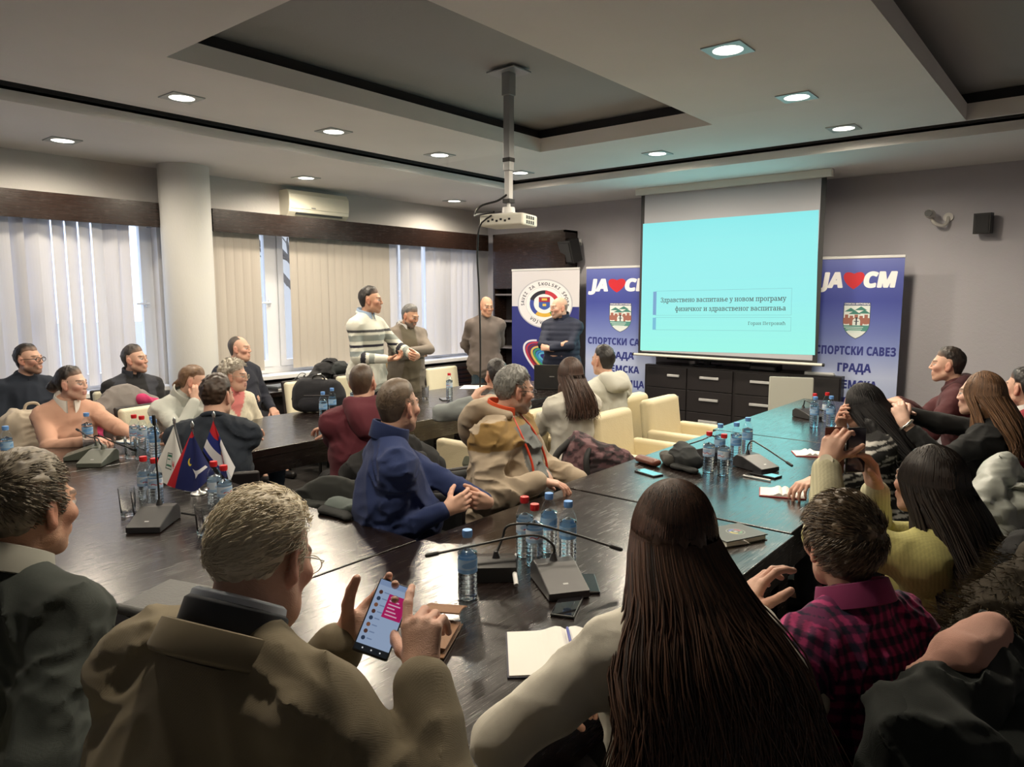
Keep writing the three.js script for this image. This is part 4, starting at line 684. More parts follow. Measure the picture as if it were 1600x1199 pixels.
  g.setAttribute('position', new THREE.Float32BufferAttribute(pos, 3)); g.setAttribute('uv', new THREE.BufferAttribute(uv, 2));
  if (col) g.setAttribute('color', new THREE.BufferAttribute(col, 3));
  g.setIndex(idx); g.computeVertexNormals(); return g;
}
function ik(a, c, l1, l2, pole) {
  let d = dist(a, c); const m = (l1 + l2) * 0.995; if (d > m) { c = lerp3(a, c, m / d); d = m; }
  const x = norm(sub3(c, a)), t = (l1 * l1 - l2 * l2 + d * d) / (2 * d), h = sqrt(max(0, l1 * l1 - t * t));
  let y = sub3(pole, [0, 0, 0]); y = norm(add(y, x, -dot(y, x)));
  return [add(add(a, x, t), y, h), c];
}
// ---------- head ----------
const SKIN = { fair: [0.62, 0.37, 0.27], tan: [0.52, 0.29, 0.19], pale: [0.68, 0.43, 0.33] };
function headField(o, neckLow, cell) {
  const F = new Field(), f = o.female ? 0.94 : 1, j = o.female ? 0.9 : 1;
  F.ell([0, 0.03, -0.018], [0.073, 0.086, 0.093], 0);
  F.ell([0, -0.028, 0.028], [0.057 * f, 0.084, 0.06], 0.035);
  for (const s of [-1, 1]) { F.cone([s * 0.047 * j, -0.066, 0.008], [s * 0.012, -0.1, 0.062], 0.02 * j, 0.017, 0.03); F.ell([s * 0.04, -0.022, 0.062], [0.022, 0.019, 0.021], 0.025); }
  F.ell([0, -0.1, 0.066], [0.018, 0.015, 0.015], 0.02);
  F.cone([-0.03, 0.021, 0.08], [0.03, 0.021, 0.08], o.female ? 0.009 : 0.0115, o.female ? 0.009 : 0.0115, 0.018);
  for (const s of [-1, 1]) F.cutEll([s * 0.031, 0.003, 0.1], [0.018, 0.0105, 0.016], 0.014);
  F.cone([0, 0.014, 0.087], [0, -0.026, o.female ? 0.101 : 0.106], 0.006, o.female ? 0.0075 : 0.009, 0.014);
  for (const s of [-1, 1]) { F.ell([s * 0.0105, -0.031, 0.095], [0.0078, 0.007, 0.011], 0.008); F.ell([s * 0.031, 0.003, 0.0765], [0.0145, 0.0118, 0.0125], 0.002, null, 'eye'); }
  F.cone([-0.017, -0.0605, 0.0855], [0.017, -0.0605, 0.0855], 0.0048, 0.0048, 0.008, null, 1, 'lip'); F.cone([-0.014, -0.0705, 0.0855], [0.014, -0.0705, 0.0855], 0.0055, 0.0055, 0.008, null, 1, 'lip');
  F.ell([0, -0.062, 0.076], [0.026, 0.022, 0.014], 0.02); F.cutEll([0, -0.0655, 0.096], [0.022, 0.0016, 0.008], 0.004);
  const er = eul(0.35, -0.15, 0), el = eul(-0.35, -0.15, 0);
  for (const s of [-1, 1]) { const f2 = s > 0 ? el : er; F.ell([s * 0.078, -0.006, -0.012], [0.0075, 0.031, 0.019], 0.006, f2, 'ear'); F.ell([s * 0.074, -0.033, -0.005], [0.008, 0.012, 0.011], 0.008, f2, 'ear'); F.cutEll([s * 0.088, -0.004, -0.006], [0.0075, 0.019, 0.0105], 0.005, f2); }
  F.cone([0, -0.045, -0.03], neckLow, 0.05 * f * (o.neckFat || 1), 0.054 * f * (o.neckFat || 1), 0.03, null, 1, 'neck');
  if (o.jowl) F.ell([0, -0.09, 0.03], [0.055, 0.04, 0.05], 0.03);
  const base = SKIN[o.skin || 'fair'], hc = o.brow || [0.06, 0.04, 0.03], bd = o.beard;
  F.color = (x, y, z, q) => {
    let c = base.slice(); const n = noise(x * 120, y * 120, z * 120) * 0.1 + noise(x * 40, y * 40, z * 40) * 0.12 - 0.11; c = c.map((v) => v * (1 + n));
    const ch = Math.exp(-((abs(x) - 0.045) ** 2 + (y + 0.03) ** 2) / 0.0008) * (z > 0.03 ? 1 : 0); c[1] *= 1 - 0.18 * ch; c[2] *= 1 - 0.15 * ch;
    if (q.tag === 'ear') { c[1] *= 0.82; c[2] *= 0.82; }
    if (q.tag === 'eye') { const r = hypot(abs(x) - 0.031, y - 0.003); return abs(y - 0.002) > 0.0048 ? c.map((v) => v * 0.8) : r < 0.0058 ? [0.03, 0.025, 0.02] : [0.42, 0.38, 0.36]; }
    if (q.tag === 'lip') { c = o.female ? [0.44, 0.2, 0.17] : [c[0] * 0.88, c[1] * 0.76, c[2] * 0.76]; }
    if (z > 0.05 && abs(y - 0.024 - 0.004 * (1 - abs(abs(x) - 0.03) / 0.03)) < 0.0045 && abs(x) > 0.009 && abs(x) < 0.05) c = lerp3(c, hc, 0.75);
    if (bd) { let w = sstep(-0.03, -0.055, y + (abs(x) > 0.045 ? 0.02 : 0)) * sstep(-0.03, 0.005, z) * (q.tag === 'neck' ? 0.3 : 1); if (q.tag === 'lip') w *= 0.15; if (bd.chin) w *= sstep(0.034, 0.024, abs(x)); c = lerp3(c, bd.c, w * (bd.w ?? 0.6)); }
    return c;
  };
  return F;
}
// ---------- hair ----------
function hairField(h) {
  const F = new Field(), t = h.t ?? 0.012, fr = h.front ?? 0, nape = h.nape ?? -0.08, side = h.side ?? 0;
  F.ell([0, 0.03 + t * 0.3, -0.019], [0.073 + t * (h.sideT ?? 0.8), 0.086 + t * 1.1, 0.093 + t], 0);
  if (h.long === undefined) F.cone([0, -0.005, -0.04], [0, -0.075, -0.042], 0.058 + t * 0.3, 0.049 + t * 0.35, 0.02);
  if (h.top) F.ell([0, 0.08, -0.005], [0.058, 0.04 + h.top, 0.07], 0.03);
  for (const e of h.lumps || []) F.ell(e[0], e[1], e[2] ?? 0.03);
  for (const c of h.cones || []) F.cone(c[0], c[1], c[2], c[3], c[4] ?? 0.03, c[5] || null, c[6] ?? 1);
  const fq = h.fq || [160, 50, 160], am = h.amp ?? 0.005;
  const long = h.long, tw = h.taper ?? 0.042, tt = t * 1.1 + 0.002;
  F.disp = (x, y, z) => { const c = -F.cut(x, y, z), k = long !== undefined && y < 0 ? 1 : sstep(-0.004, tw, c); return (am * (noise(x * fq[0], y * fq[1], z * fq[2]) - 0.5) + am * 0.8 * (noise(x * 45 + 7, y * 30, z * 45) - 0.5)) * (0.2 + 0.8 * k) - tt * (1 - k); };
  F.cut = (x, y, z) => {
    const r = abs(x);
    let zf = 0.022 + 0.051 * sstep(0.0, 0.08, y) + fr - (r > 0.045 ? 0.02 * sstep(0.045, 0.065, r) : 0) + (h.part ? 0.012 * sin(x * 40) : 0);
    if (long !== undefined) { if (y < 0) zf = 0.02 + side; } else zf = mix(zf, 0.031 + side, sstep(0.052, 0.064, r) * sstep(0.05, 0.025, y));
    if (h.recede) zf -= h.recede * sstep(0.02, 0.05, r) * sstep(0.02, 0.06, y);
    let c = z - zf;
    const yb = long ?? mix(mix(nape, 0.022, sstep(-0.05, -0.028, z)), -0.016, sstep(0.002, 0.012, z) * sstep(0.05, 0.06, r));
    c = max(c, yb - y);
    if (h.bald && y > 0.03) c = max(c, 0.06 * (1 - hypot(x / h.bald, (z - (h.baldZ ?? 0.03)) / (h.bald * 1.6))));
    return c;
  };
  const c0 = h.c, c1 = h.c2 || c0.map((v) => v * 0.6), skn = h.fade === 0 ? null : [0.34, 0.21, 0.155];
  F.color = (x, y, z) => { const n = noise(x * 150, y * 45, z * 150) * 0.6 + noise(x * 30, y * 18, z * 30) * 0.5; const q = lerp3(c0, c1, clamp(n, 0, 1)); return skn && !(long !== undefined && y < 0) ? lerp3(skn, q, 0.25 + 0.75 * sstep(0, 0.03, -F.cut(x, y, z))) : q; };
  return F;
}
// locks: tapered tubes that start at root points and follow a path function
function locks(n, path, r0, seg, c0, c1, sides = 4) {
  const pos = [], nor = [], col = [], uv = [], idx = [];
  for (let i = 0; i < n; i++) {
    const p = path(i); if (!p) continue; const k = rnd(), c = lerp3(c0, c1, k), b = pos.length / 3, L = p.length;
    for (let s = 0; s < L; s++) {
      const t = norm(sub3(p[min(L - 1, s + 1)], p[max(0, s - 1)])), x = norm(cross(t, abs(t[1]) > 0.9 ? [1, 0, 0] : [0, 1, 0])), y = cross(t, x), r = r0 * (s === L - 1 ? 0.12 : 1 - 0.6 * (s / L) ** 2) * (s === 0 ? 0.6 : 1);
      for (let q = 0; q < sides; q++) { const a = q / sides * PI * 2, d = add([x[0] * cos(a), x[1] * cos(a), x[2] * cos(a)], y, sin(a)); const v = add(p[s], d, r); pos.push(...v); nor.push(...d); col.push(...c); uv.push(q / sides, s); }
    }
    for (let s = 0; s < L - 1; s++) for (let q = 0; q < sides; q++) { const a = b + s * sides + q, e = b + s * sides + (q + 1) % sides; idx.push(a, e, a + sides, e, e + sides, a + sides); }
  }
  const g = new THREE.BufferGeometry(); g.setAttribute('position', new THREE.Float32BufferAttribute(pos, 3)); g.setAttribute('normal', new THREE.Float32BufferAttribute(nor, 3)); g.setAttribute('uv', new THREE.Float32BufferAttribute(uv, 2)); g.setAttribute('color', new THREE.Float32BufferAttribute(col, 3)); g.setIndex(idx); return g;
}
// short tufts standing on the skull and combed along dir (head frame)
function tufts(n, h, len, r, lift, c0, c1, cutF) {
  const t = (h.t ?? 0.012) * 0.75;
  return locks(n, () => {
    for (let k = 0; k < 20; k++) {
      const a = rr(0, PI * 2), u = rr(-0.9, 1), w = sqrt(1 - u * u), d = [w * cos(a), u, w * sin(a)], p = [d[0] * (0.073 + t * (h.sideT ?? 0.8)), 0.03 + t * 0.3 + d[1] * (0.086 + t * 1.1), -0.019 + d[2] * (0.093 + t)];
      if (cutF(p[0], p[1], p[2]) > -0.004) continue;
      const flow = h.flow ? h.flow(p) : [0, -0.3, 0.9]; let v = norm(add(flow, d, -dot(flow, d))); v = norm(add(add(v, d, lift), [rr(-1, 1), rr(-1, 1), rr(-1, 1)], 0.25)); const L = len * rr(0.6, 1.2);
      const e = add(add(p, v, L), d, -L * 0.25 * (1 - lift)), m = add(add(p, v, L * 0.5), d, L * 0.06); return [p, m, e];
    }
    return null;
  }, r, 3, c0, c1, 3);
}
// ---------- hand: wrist at o, fingers along fy, palm facing fz ----------
function handField(F, o, fy, pn, side, s, g, tone) {
  const z = norm(add(pn, fy, -dot(pn, fy))), y = norm(fy), x = cross(y, z), f = frameOf(x, y, z), m = side === 'R' ? 1 : -1, P = (a, b, c) => f.at(o, [a * m * s, b * s, c * s]);
  const bx = [0.029, 0.0095, -0.0105, -0.029], by = [0.09, 0.094, 0.09, 0.081], ln = [[0.041, 0.024, 0.02], [0.045, 0.028, 0.021], [0.041, 0.026, 0.021], [0.032, 0.019, 0.018]];
  F.cone(P(0, -0.01, 0), P(0, 0.012, 0), 0.028 * s, 0.029 * s, 0.02, z, 0.74, 'wrist');
  for (let i = 0; i < 4; i++) F.cone(P(bx[i] * 0.55, 0.012, 0), P(bx[i], by[i] - 0.006, -0.001), 0.0145 * s, 0.0108 * s, 0.012, null, 1, 'palm');
  F.cone(P(-0.004, 0.03, 0.004), P(0.0, 0.07, 0.002), 0.018 * s, 0.014 * s, 0.015, null, 1, 'palm');
  F.ell(P(0.02, 0.034, 0.011), [0.015 * s, 0.026 * s, 0.013 * s], 0.012, f, 'palm');
  const curl = g.curl, spread = g.spread ?? 0.06;
  for (let i = 0; i < 4; i++) {
    let p = [bx[i], by[i], 0]; const c = Array.isArray(curl[i]) ? curl[i] : [curl[i] * 0.9, curl[i] * 1.1, curl[i] * 0.7]; let a = 0; const sp = (1.5 - i) * spread; const r = [0.0098, 0.0102, 0.0096, 0.0084][i];
    for (let k = 0; k < 3; k++) { a += c[k]; const d = [sin(sp) * cos(a), cos(a) * cos(sp), sin(a)], q = add(p, d, ln[i][k]); F.cone(P(...p), P(...q), r * (1 - k * 0.1) * s, r * (0.92 - k * 0.1) * s, k ? 0.0035 : 0.006, null, 1, 'finger'); p = q; }
    if (tone) tone.push(P(...p));
  }
  const th = g.thumb || [0.75, 0.55, 0.45]; let d = norm(th), p = [0.022, 0.03, 0.008]; const tl = [0.04, 0.031, 0.025], tc = g.thumbCurl ?? 0.25;
  for (let k = 0; k < 3; k++) { const q = add(p, d, tl[k]); F.cone(P(...p), P(...q), (0.0135 - k * 0.0014) * s, (0.0115 - k * 0.0014) * s, k ? 0.004 : 0.012, null, 1, 'finger'); p = q; d = norm(add(d, [-0.4, 0.75, 0.15], tc)); }
}
const HAND = {
  relax: { curl: [0.3, 0.38, 0.45, 0.5] }, grip: { curl: [1.05, 1.1, 1.15, 1.2], thumb: [0.45, 0.6, 0.75] }, flat: { curl: [0.08, 0.1, 0.12, 0.16], spread: 0.1 },
  point: { curl: [[0.25, 0.25, 0.15], [0.95, 0.8, 0.5], [1.05, 0.9, 0.5], [1.0, 0.9, 0.5]] }, soft: { curl: [0.5, 0.6, 0.65, 0.7], thumb: [0.6, 0.6, 0.6] }, hold: { curl: [[0.5, 0.5, 0.3], [0.6, 0.6, 0.35], [0.7, 0.65, 0.4], [0.8, 0.7, 0.4]], thumb: [0.6, 0.55, 0.6] },
};
// ---------- collar band round the neck, in the chest frame ----------
function collarBand(prof, gap, e, point = 0) {
  const n = 40, pos = [], idx = [], L = prof.length;
  for (let i = 0; i <= n; i++) {
    const a = gap / 2 + (PI * 2 - gap) * i / n, edge = max(0, 1 - min(i, n - i) / 5);
    for (let j = 0; j < L; j++) { const [r, y, drop] = prof[j]; pos.push(sin(a) * r * e[0], y - (drop || 0) * point * edge - 0.035 * (0.5 + 0.5 * cos(a)) * e[2], cos(a) * r * e[1] + (drop || 0) * point * edge * 0.5); }
  }
  for (let i = 0; i < n; i++) for (let j = 0; j < L; j++) { const a = i * L + j, b = i * L + (j + 1) % L; idx.push(a, b, a + L, b, b + L, a + L); }
  for (const i of [0, n]) for (let j = 1; j + 1 < L; j++) i ? idx.push(i * L, i * L + j + 1, i * L + j) : idx.push(0, j, j + 1);
  const g = new THREE.BufferGeometry(); g.setAttribute('position', new THREE.Float32BufferAttribute(pos, 3)); g.setIndex(idx); g.computeVertexNormals(); g.setAttribute('uv', new THREE.Float32BufferAttribute(new Float32Array(pos.length / 3 * 2), 2)); return g;
}
const COLLAR = {
  crew: [[[0.066, -0.008], [0.08, -0.012], [0.082, 0.004], [0.074, 0.016], [0.066, 0.014]], 0, [0.95, 1, 1]],
  stand: [[[0.066, -0.015], [0.08, -0.02], [0.075, 0.045], [0.069, 0.05], [0.064, 0.045]], 0.5, [0.95, 1.05, 0.6]],
  shirt: [[[0.062, -0.01], [0.072, 0.038], [0.079, 0.036], [0.09, -0.012, 1], [0.087, -0.015, 1], [0.074, 0.02]], 0.55, [0.92, 1.02, 0.7], 0.03],
  turtle: [[[0.062, -0.02], [0.078, -0.025], [0.072, 0.06], [0.067, 0.068], [0.06, 0.06]], 0, [0.95, 1.05, 0.7]],
  blazer: [[[0.07, -0.03], [0.079, 0.016], [0.086, 0.015], [0.094, -0.018, 1], [0.091, -0.024, 1], [0.083, -0.012]], 1.2, [0.98, 1.04, 0.8], 0.05],
};
const clothBump = field(256, 256, (u, v, i, j) => 0.5 + 0.22 * sin(i * 1.57) + 0.22 * sin(j * 1.57) + 0.3 * (noise(i / 3, j / 3) - 0.5), 14, 14);
const skinBump = field(256, 256, (u, v, i, j) => 0.6 * noise(i / 2.2, j / 2.2) + 0.4 * noise(i / 6, j / 6, 4), 14, 14);
const skinMat = M([1, 1, 1], 0.5, { vertexColors: true, bumpMap: skinBump, bumpScale: 0.0006 });
const hairMat = M([1, 1, 1], 0.48, { vertexColors: true });
const vcCloth = M([1, 1, 1], 0.88, { vertexColors: true, bumpMap: clothBump, bumpScale: 0.0007, sheen: 0.25, sheenRoughness: 0.6, sheenColor: new THREE.Color(0.5, 0.5, 0.5) });
const cloth = (c, r = 0.88) => M(c, r, { bumpMap: clothBump, bumpScale: 0.0007, sheen: 0.25, sheenRoughness: 0.6, sheenColor: new THREE.Color(0.4, 0.4, 0.4) });
const lensMat = M([1, 1, 1], 0.03, { transmission: 1, thickness: 0 });
// ---------- a person ----------
const folds = (amp, f = 9) => (x, y, z) => {
  const wx = noise(x * 5, y * 5, z * 5) - 0.5, wy = noise(x * 5 + 9, y * 5, z * 5) - 0.5, m = sstep(0.3, 0.7, noise(x * 4.5, y * 4.5 + 7, z * 4.5));
  const n = noise(x * f * 0.75 + wx * 2, y * f * 1.5 + wy * 4, z * f * 0.75), r = 1 - abs(2 * n - 1), n2 = noise(x * f * 1.6 + wy * 3, y * f * 2.6 + wx * 5, z * f * 1.6 + 5), r2 = 1 - abs(2 * n2 - 1);
  return amp * (1.5 * (r * r - 0.33) + 0.8 * (r2 * r2 - 0.33)) * (0.3 + 0.7 * m);
};
function person(o) {
  const s = o.s ?? (o.female ? 0.94 : 1), sit = o.sit !== false, near = o.near || 1, tr = o.turn, R0 = eul(tr, 0, 0), toL = (w) => [dot(w, R0.x), dot(w, R0.y), dot(w, R0.z)];
  const hipY = sit ? 0.55 + (o.dy || 0) : 0.93 * s + (o.dy || 0), sp = (o.spine ?? 0.5) * s;
  const Rc = eul(o.twist || 0, o.lean || 0, o.side || 0), Rb = eul((o.twist || 0) * 0.5, (o.lean || 0) * 0.6, (o.side || 0) * 0.6);
  const hip = [0, hipY, 0], mid = Rb.at(hip, [0, sp * 0.45, 0]);
  let base = Rc.at(mid, [0, sp * 0.55, 0]);                                   // neck base
  const Rh = eul(o.yaw || 0, o.pitch || 0, o.roll || 0), Rn = eul((o.yaw || 0) * 0.4, (o.lean || 0) * 0.5 + 0.25 + (o.pitch || 0) * 0.3, (o.roll || 0) * 0.5);
  let head = Rh.at(Rn.at(base, [0, 0.075 * s, 0]), [0, 0.08 * s, 0.032 * s]);
  // bring the head to its place: the spine gives a little, the seat goes under it
  let dy = o.head[1] - head[1]; const stretch = clamp(dy, -0.1, 0.08);
  if (!sit) { hip[1] += dy * 0.5; for (const q of [mid]) q[1] += dy * 0.75; base[1] += dy; head[1] += dy; } else { mid[1] += stretch * 0.5 + (dy - stretch); base[1] += dy; head[1] += dy; hip[1] += dy - stretch; }
  const ow = R0.at([0, 0, 0], [head[0], 0, head[2]]), px = o.head[0] - ow[0], pz = o.head[2] - ow[2];
  const root = thing('person', o.label, 'person', [px, 0, pz], tr, o.group);
  const lw = (w) => toL(sub3(w, [px, 0, pz]));                                // world point -> local
  const sw = (o.shoulder ?? (o.female ? 0.158 : 0.178)) * s, fat = o.fat ?? 0, fwd = Rc.z;
  const sh = { L: Rc.at(base, [sw, -0.07 * s + (o.shrugL || 0), 0]), R: Rc.at(base, [-sw, -0.07 * s + (o.shrugR || 0), 0]) };
  const ul = 0.29 * s, fl = 0.26 * s, arms = {};
  for (const sd of ['L', 'R']) {
    const m = sd === 'L' ? 1 : -1, a = o[sd] || {}; const def = sit ? [m * 0.13, hip[1] + 0.09, 0.3] : [m * 0.27, hip[1] - 0.03, 0.06];
    const w = a.W ? lw(a.W) : a.w ? a.w : def, pole = a.P ? toL(a.P) : a.p || [m * 0.6, -0.6, -0.5];
    const [e, w2] = ik(sh[sd], w, ul, fl, pole);
    arms[sd] = { e, w: w2, f: a.F ? toL(a.F) : a.f || norm(sub3(w2, e)), n: a.N ? toL(a.N) : a.n || (sit ? [0, -1, 0.2] : [-m, 0, 0]), g: a.g || HAND.soft };
  }
  const hj = { L: [0.09 * s, hip[1], 0.01], R: [-0.09 * s, hip[1], 0.01] }, legs = {};
  for (const sd of ['L', 'R']) { const m = sd === 'L' ? 1 : -1, l = o['leg' + sd] || (sit ? [m * 0.12, 0.09, 0.4] : [m * 0.1, 0.09, m * 0.02]); const [k, an] = ik(hj[sd], l, 0.43 * s, 0.43 * s, [m * 0.12, sit ? 0.6 : 0.05, 1]); legs[sd] = { k, an }; }
  // skin body: core, limbs, then head and hands on grids of their own
  const C = new Field(), torso = (F, t, k) => {
    F.cone([hj.L[0], hip[1] + 0.02, -0.01], [hj.R[0], hip[1] + 0.02, -0.01], 0.105 * s + t, 0.105 * s + t, 0.03, null, 1, 'torso');
    const w = o.female ? 0.13 : 0.142;
    F.cone(add(hip, [0, 0.06, 0.01 + fat * 0.3]), mid, (w + fat) * s + t, (w + fat * 0.8) * s + t, k, Rb.z, 0.78, 'torso');
    F.cone(mid, Rc.at(base, [0, -0.16 * s, 0.005]), (w + fat * 0.7) * s + t, (w + 0.012) * s + t, k, fwd, 0.74, 'torso');
    if (fat > 0.01) F.ell(Rb.at(mid, [0, -0.06, 0.06 + fat]), [0.12 + fat, 0.13, 0.1 + fat], 0.06, null, 'torso');
    if (o.female) for (const m of [-1, 1]) F.ell(Rc.at(base, [m * 0.075 * s, -0.21 * s, 0.085 * s]), [0.065 * s + t * 0.6, 0.068 * s + t * 0.6, 0.055 * s + t * 0.6], 0.05, null, 'torso');
    else F.ell(Rc.at(base, [0, -0.16 * s, 0.05]), [0.14 * s + t * 0.5, 0.09 * s, 0.075 * s + t * 0.6], 0.06, Rc, 'torso');
    F.cone(Rc.at(sh.L, [-0.025, -0.012, 0]), Rc.at(sh.R, [0.025, -0.012, 0]), 0.058 * s + t * 0.8, 0.058 * s + t * 0.8, k, null, 1, 'torso');
    for (const m of ['L', 'R']) F.cone(Rc.at(base, [0, 0.012, -0.012]), sh[m], 0.047 * s + t * 0.3, 0.048 * s + t * 0.7, 0.05, null, 1, 'torso');
  };
  torso(C, -0.012, 0.06);
  for (const sd of ['L', 'R']) { C.cone(sh[sd], arms[sd].e, 0.038 * s, 0.027 * s, 0.02); C.cone(arms[sd].e, arms[sd].w, 0.027 * s, 0.02 * s, 0.02); C.cone(hj[sd], legs[sd].k, 0.075 * s, 0.05 * s, 0.03); C.cone(legs[sd].k, legs[sd].an, 0.045 * s, 0.034 * s, 0.02); C.cone(legs[sd].an, add(legs[sd].an, [0, -0.045, 0.1]), 0.03 * s, 0.022 * s, 0.02); }
  C.cone(add(base, [0, -0.03, 0]), lerp3(base, head, 0.4), 0.05 * s, 0.045 * s, 0.02);
  const skin = SKIN[o.skin || 'fair']; C.color = () => skin;
  const gs = [meshField(C, 0.018)];
  const hs = (o.hs ?? 0.96) * s, toHead = (p) => { const d = sub3(p, head); return [dot(d, Rh.x) / hs, dot(d, Rh.y) / hs, dot(d, Rh.z) / hs]; }, fromHead = (p) => Rh.at(head, [p[0] * hs, p[1] * hs, p[2] * hs]);
  gs.push(meshField(headField(o, toHead(Rc.at(base, [0, -0.035, -0.01])), 0), near > 1 ? 0.003 : 0.0042, fromHead));
  for (const sd of ['L', 'R']) { if (o[sd]?.hide) continue; const H = new Field(), a = arms[sd]; handField(H, a.w, a.f, a.n, sd, s * (o.handS || 1), a.g); H.cone(lerp3(a.e, a.w, min(0.82, (o.top.cuff ?? 0.93) - 0.12)), a.w, 0.029 * s, 0.026 * s, 0.01, null, 1, 'wrist');
    H.color = (x, y, z, q, t) => { const n = noise(x * 60, y * 60, z * 60) * 0.16 - 0.08, k = q.tag === 'finger' ? 0.93 : 1; return [skin[0] * (1 + n), skin[1] * (k + n), skin[2] * (k + n)]; }; gs.push(meshField(H, near > 1 ? 0.003 : 0.0046)); }
  const bg = mergeGeometries(gs.map((g) => g.toNonIndexed ? g : g)); obj('body', bg, skinMat, root);
  // hair
  for (const h of [].concat(o.hair || [])) { const hf = hairField(h), hg = [meshField(hf, near > 1 ? 0.0034 : 0.005, fromHead)]; if (h.tuft) { const tg = tufts(h.tuft, h, h.tl ?? 0.03, h.tr ?? 0.0016, h.lift ?? 0.3, h.c, h.c2 || h.c, hf.cut); const q = tg.attributes.position; for (let i = 0; i < q.count; i++) q.setXYZ(i, ...fromHead([q.getX(i), q.getY(i), q.getZ(i)])); tg.computeVertexNormals(); hg.push(tg); }
    if (h.strands) hg.push(h.strands(fromHead, Rc, base, sh)); obj('hair', mergeGeometries(hg), hairMat, root); }
  // clothes
  const T = o.top, tt = T.t ?? 0.014, TF = new Field(); torso(TF, tt, 0.06);
  if (T.hem) TF.cone(add(hip, [0.06, -T.hem, 0]), add(hip, [-0.06, -T.hem, 0]), 0.125 * s + tt, 0.125 * s + tt, 0.05, null, 1, 'torso');
  if (!T.sleeveless) for (const sd of ['L', 'R']) { const a = arms[sd], rs2 = T.sl ?? 0.006, we = lerp3(a.e, a.w, T.cuff ?? 0.93); TF.cone(sh[sd], a.e, (0.055 + rs2) * s, (0.046 + rs2) * s, 0.03, null, 1, 'up' + sd); TF.cone(a.e, we, (0.046 + rs2) * s, (0.034 + rs2 * 0.9) * s, 0.016, null, 1, 'fo' + sd); }
  const fd0 = folds(T.fold ?? 0.009, T.ff ?? 9), fd = (x, y, z) => { const p = [x, y, z], w = min(sstep(0.04, 0.16, dist(p, arms.L.w)), sstep(0.04, 0.16, dist(p, arms.R.w))); return w > 0 ? w * fd0(x, y, z) : 0; }; TF.disp = T.quilt ? (x, y, z) => { const c = sub3([x, y, z], base), v = -dot(c, Rc.y) / T.quilt, w = abs(sin(v * PI)); return 0.008 * sqrt(w) - 0.006 + fd(x, y, z) * 0.5; } : fd;
  const chest = (x, y, z) => { const d = sub3([x, y, z], base); return [dot(d, Rc.x), dot(d, Rc.y), dot(d, Rc.z)]; };
  if (T.col) TF.color = (x, y, z, q, t) => T.col(chest(x, y, z), q.tag || '', t, [x, y, z]);
  obj(T.name || 'sweater', meshField(TF, T.cell || (near > 1 ? 0.008 : 0.012)), T.col ? vcCloth : T.mat || cloth(T.c), root);
  const place = (g) => { const p = g.attributes.position; for (let i = 0; i < p.count; i++) p.setXYZ(i, ...Rc.at(base, [p.getX(i) * s, p.getY(i) * s, p.getZ(i) * s])); g.computeVertexNormals(); return g; };
  for (const c of T.collars || []) { const k = COLLAR[c[0]]; const g = collarBand(k[0], c[3] ?? k[1], k[2], k[3] || 0); const sc = c[2] ?? 1; g.scale(sc, sc, sc); g.rotateX(0.16); g.translate(0, 0.036 + tt * 0.3, -0.004); if (c[4]) g.translate(...c[4]); obj(c[0] === 'shirt' ? 'shirt_collar' : 'collar', place(g), cloth(c[1]), root); }
  if (T.hood) { const F = new Field(), ho = T.hood.o || 0, q = (a, b, c) => Rc.at(base, [a * (1 + ho * 4) * s, (b + ho * 0.9) * s, (c < 0 ? c - ho : c) * s]); F.cone(q(-0.075, 0.0, 0.06), q(-0.085, 0.03, -0.05), 0.022, 0.036, 0.03).cone(q(0.075, 0.0, 0.06), q(0.085, 0.03, -0.05), 0.022, 0.036, 0.03).cone(q(-0.075, 0.03, -0.075), q(0.075, 0.03, -0.075), 0.04, 0.04, 0.05).cone(q(-0.06, -0.03, -0.125), q(0.06, -0.03, -0.125), 0.05, 0.05, 0.07); if (T.hood.l) F.cone(q(-0.03, -0.1, -0.14), q(0.03, -0.1, -0.14), 0.055, 0.055, 0.07).cone(q(0, -0.15, -0.145), q(0, -0.17, -0.14), 0.035, 0.025, 0.06); F.disp = folds(0.009, 7); obj('hood', meshField(F, near > 1 ? 0.007 : 0.01), T.hood.mat || cloth(T.hood.c || T.c), root); }
  for (const x of T.extra || []) { const [n, g, m] = x({ Rc, base, sh, arms, hip, mid, s, R0w: toL, q: (a, b, c) => Rc.at(base, [a * s, b * s, c * s]) }); obj(n, g, m, root); }
  // trousers and shoes
  const L = new Field(); L.cone([hj.L[0] * 0.9, hip[1], -0.01], [hj.R[0] * 0.9, hip[1], -0.01], 0.118 * s, 0.118 * s, 0.04);
  for (const sd of ['L', 'R']) { L.cone(hj[sd], legs[sd].k, 0.088 * s, 0.066 * s, 0.03); L.cone(legs[sd].k, add(legs[sd].an, [0, -0.01, 0]), 0.064 * s, 0.05 * s, 0.02); } L.disp = folds(0.01, 8); obj('trousers', meshField(L, 0.016), cloth(o.legs || [0.02, 0.02, 0.028]), root);
  for (const sd of ['L', 'R']) { const S = new Field(), an = legs[sd].an; S.cone([an[0], 0.045, an[2] - 0.05], [an[0], 0.035, an[2] + 0.15], 0.043, 0.034, 0.02, [1, 0, 0], 0.95).cone([an[0], 0.05, an[2] - 0.03], [an[0], 0.11, an[2] - 0.02], 0.045, 0.045, 0.03); S.cut = (x, y) => 0.002 - y; obj('shoe', meshField(S, 0.012), M(o.shoe || [0.02, 0.018, 0.018], 0.45), root); }
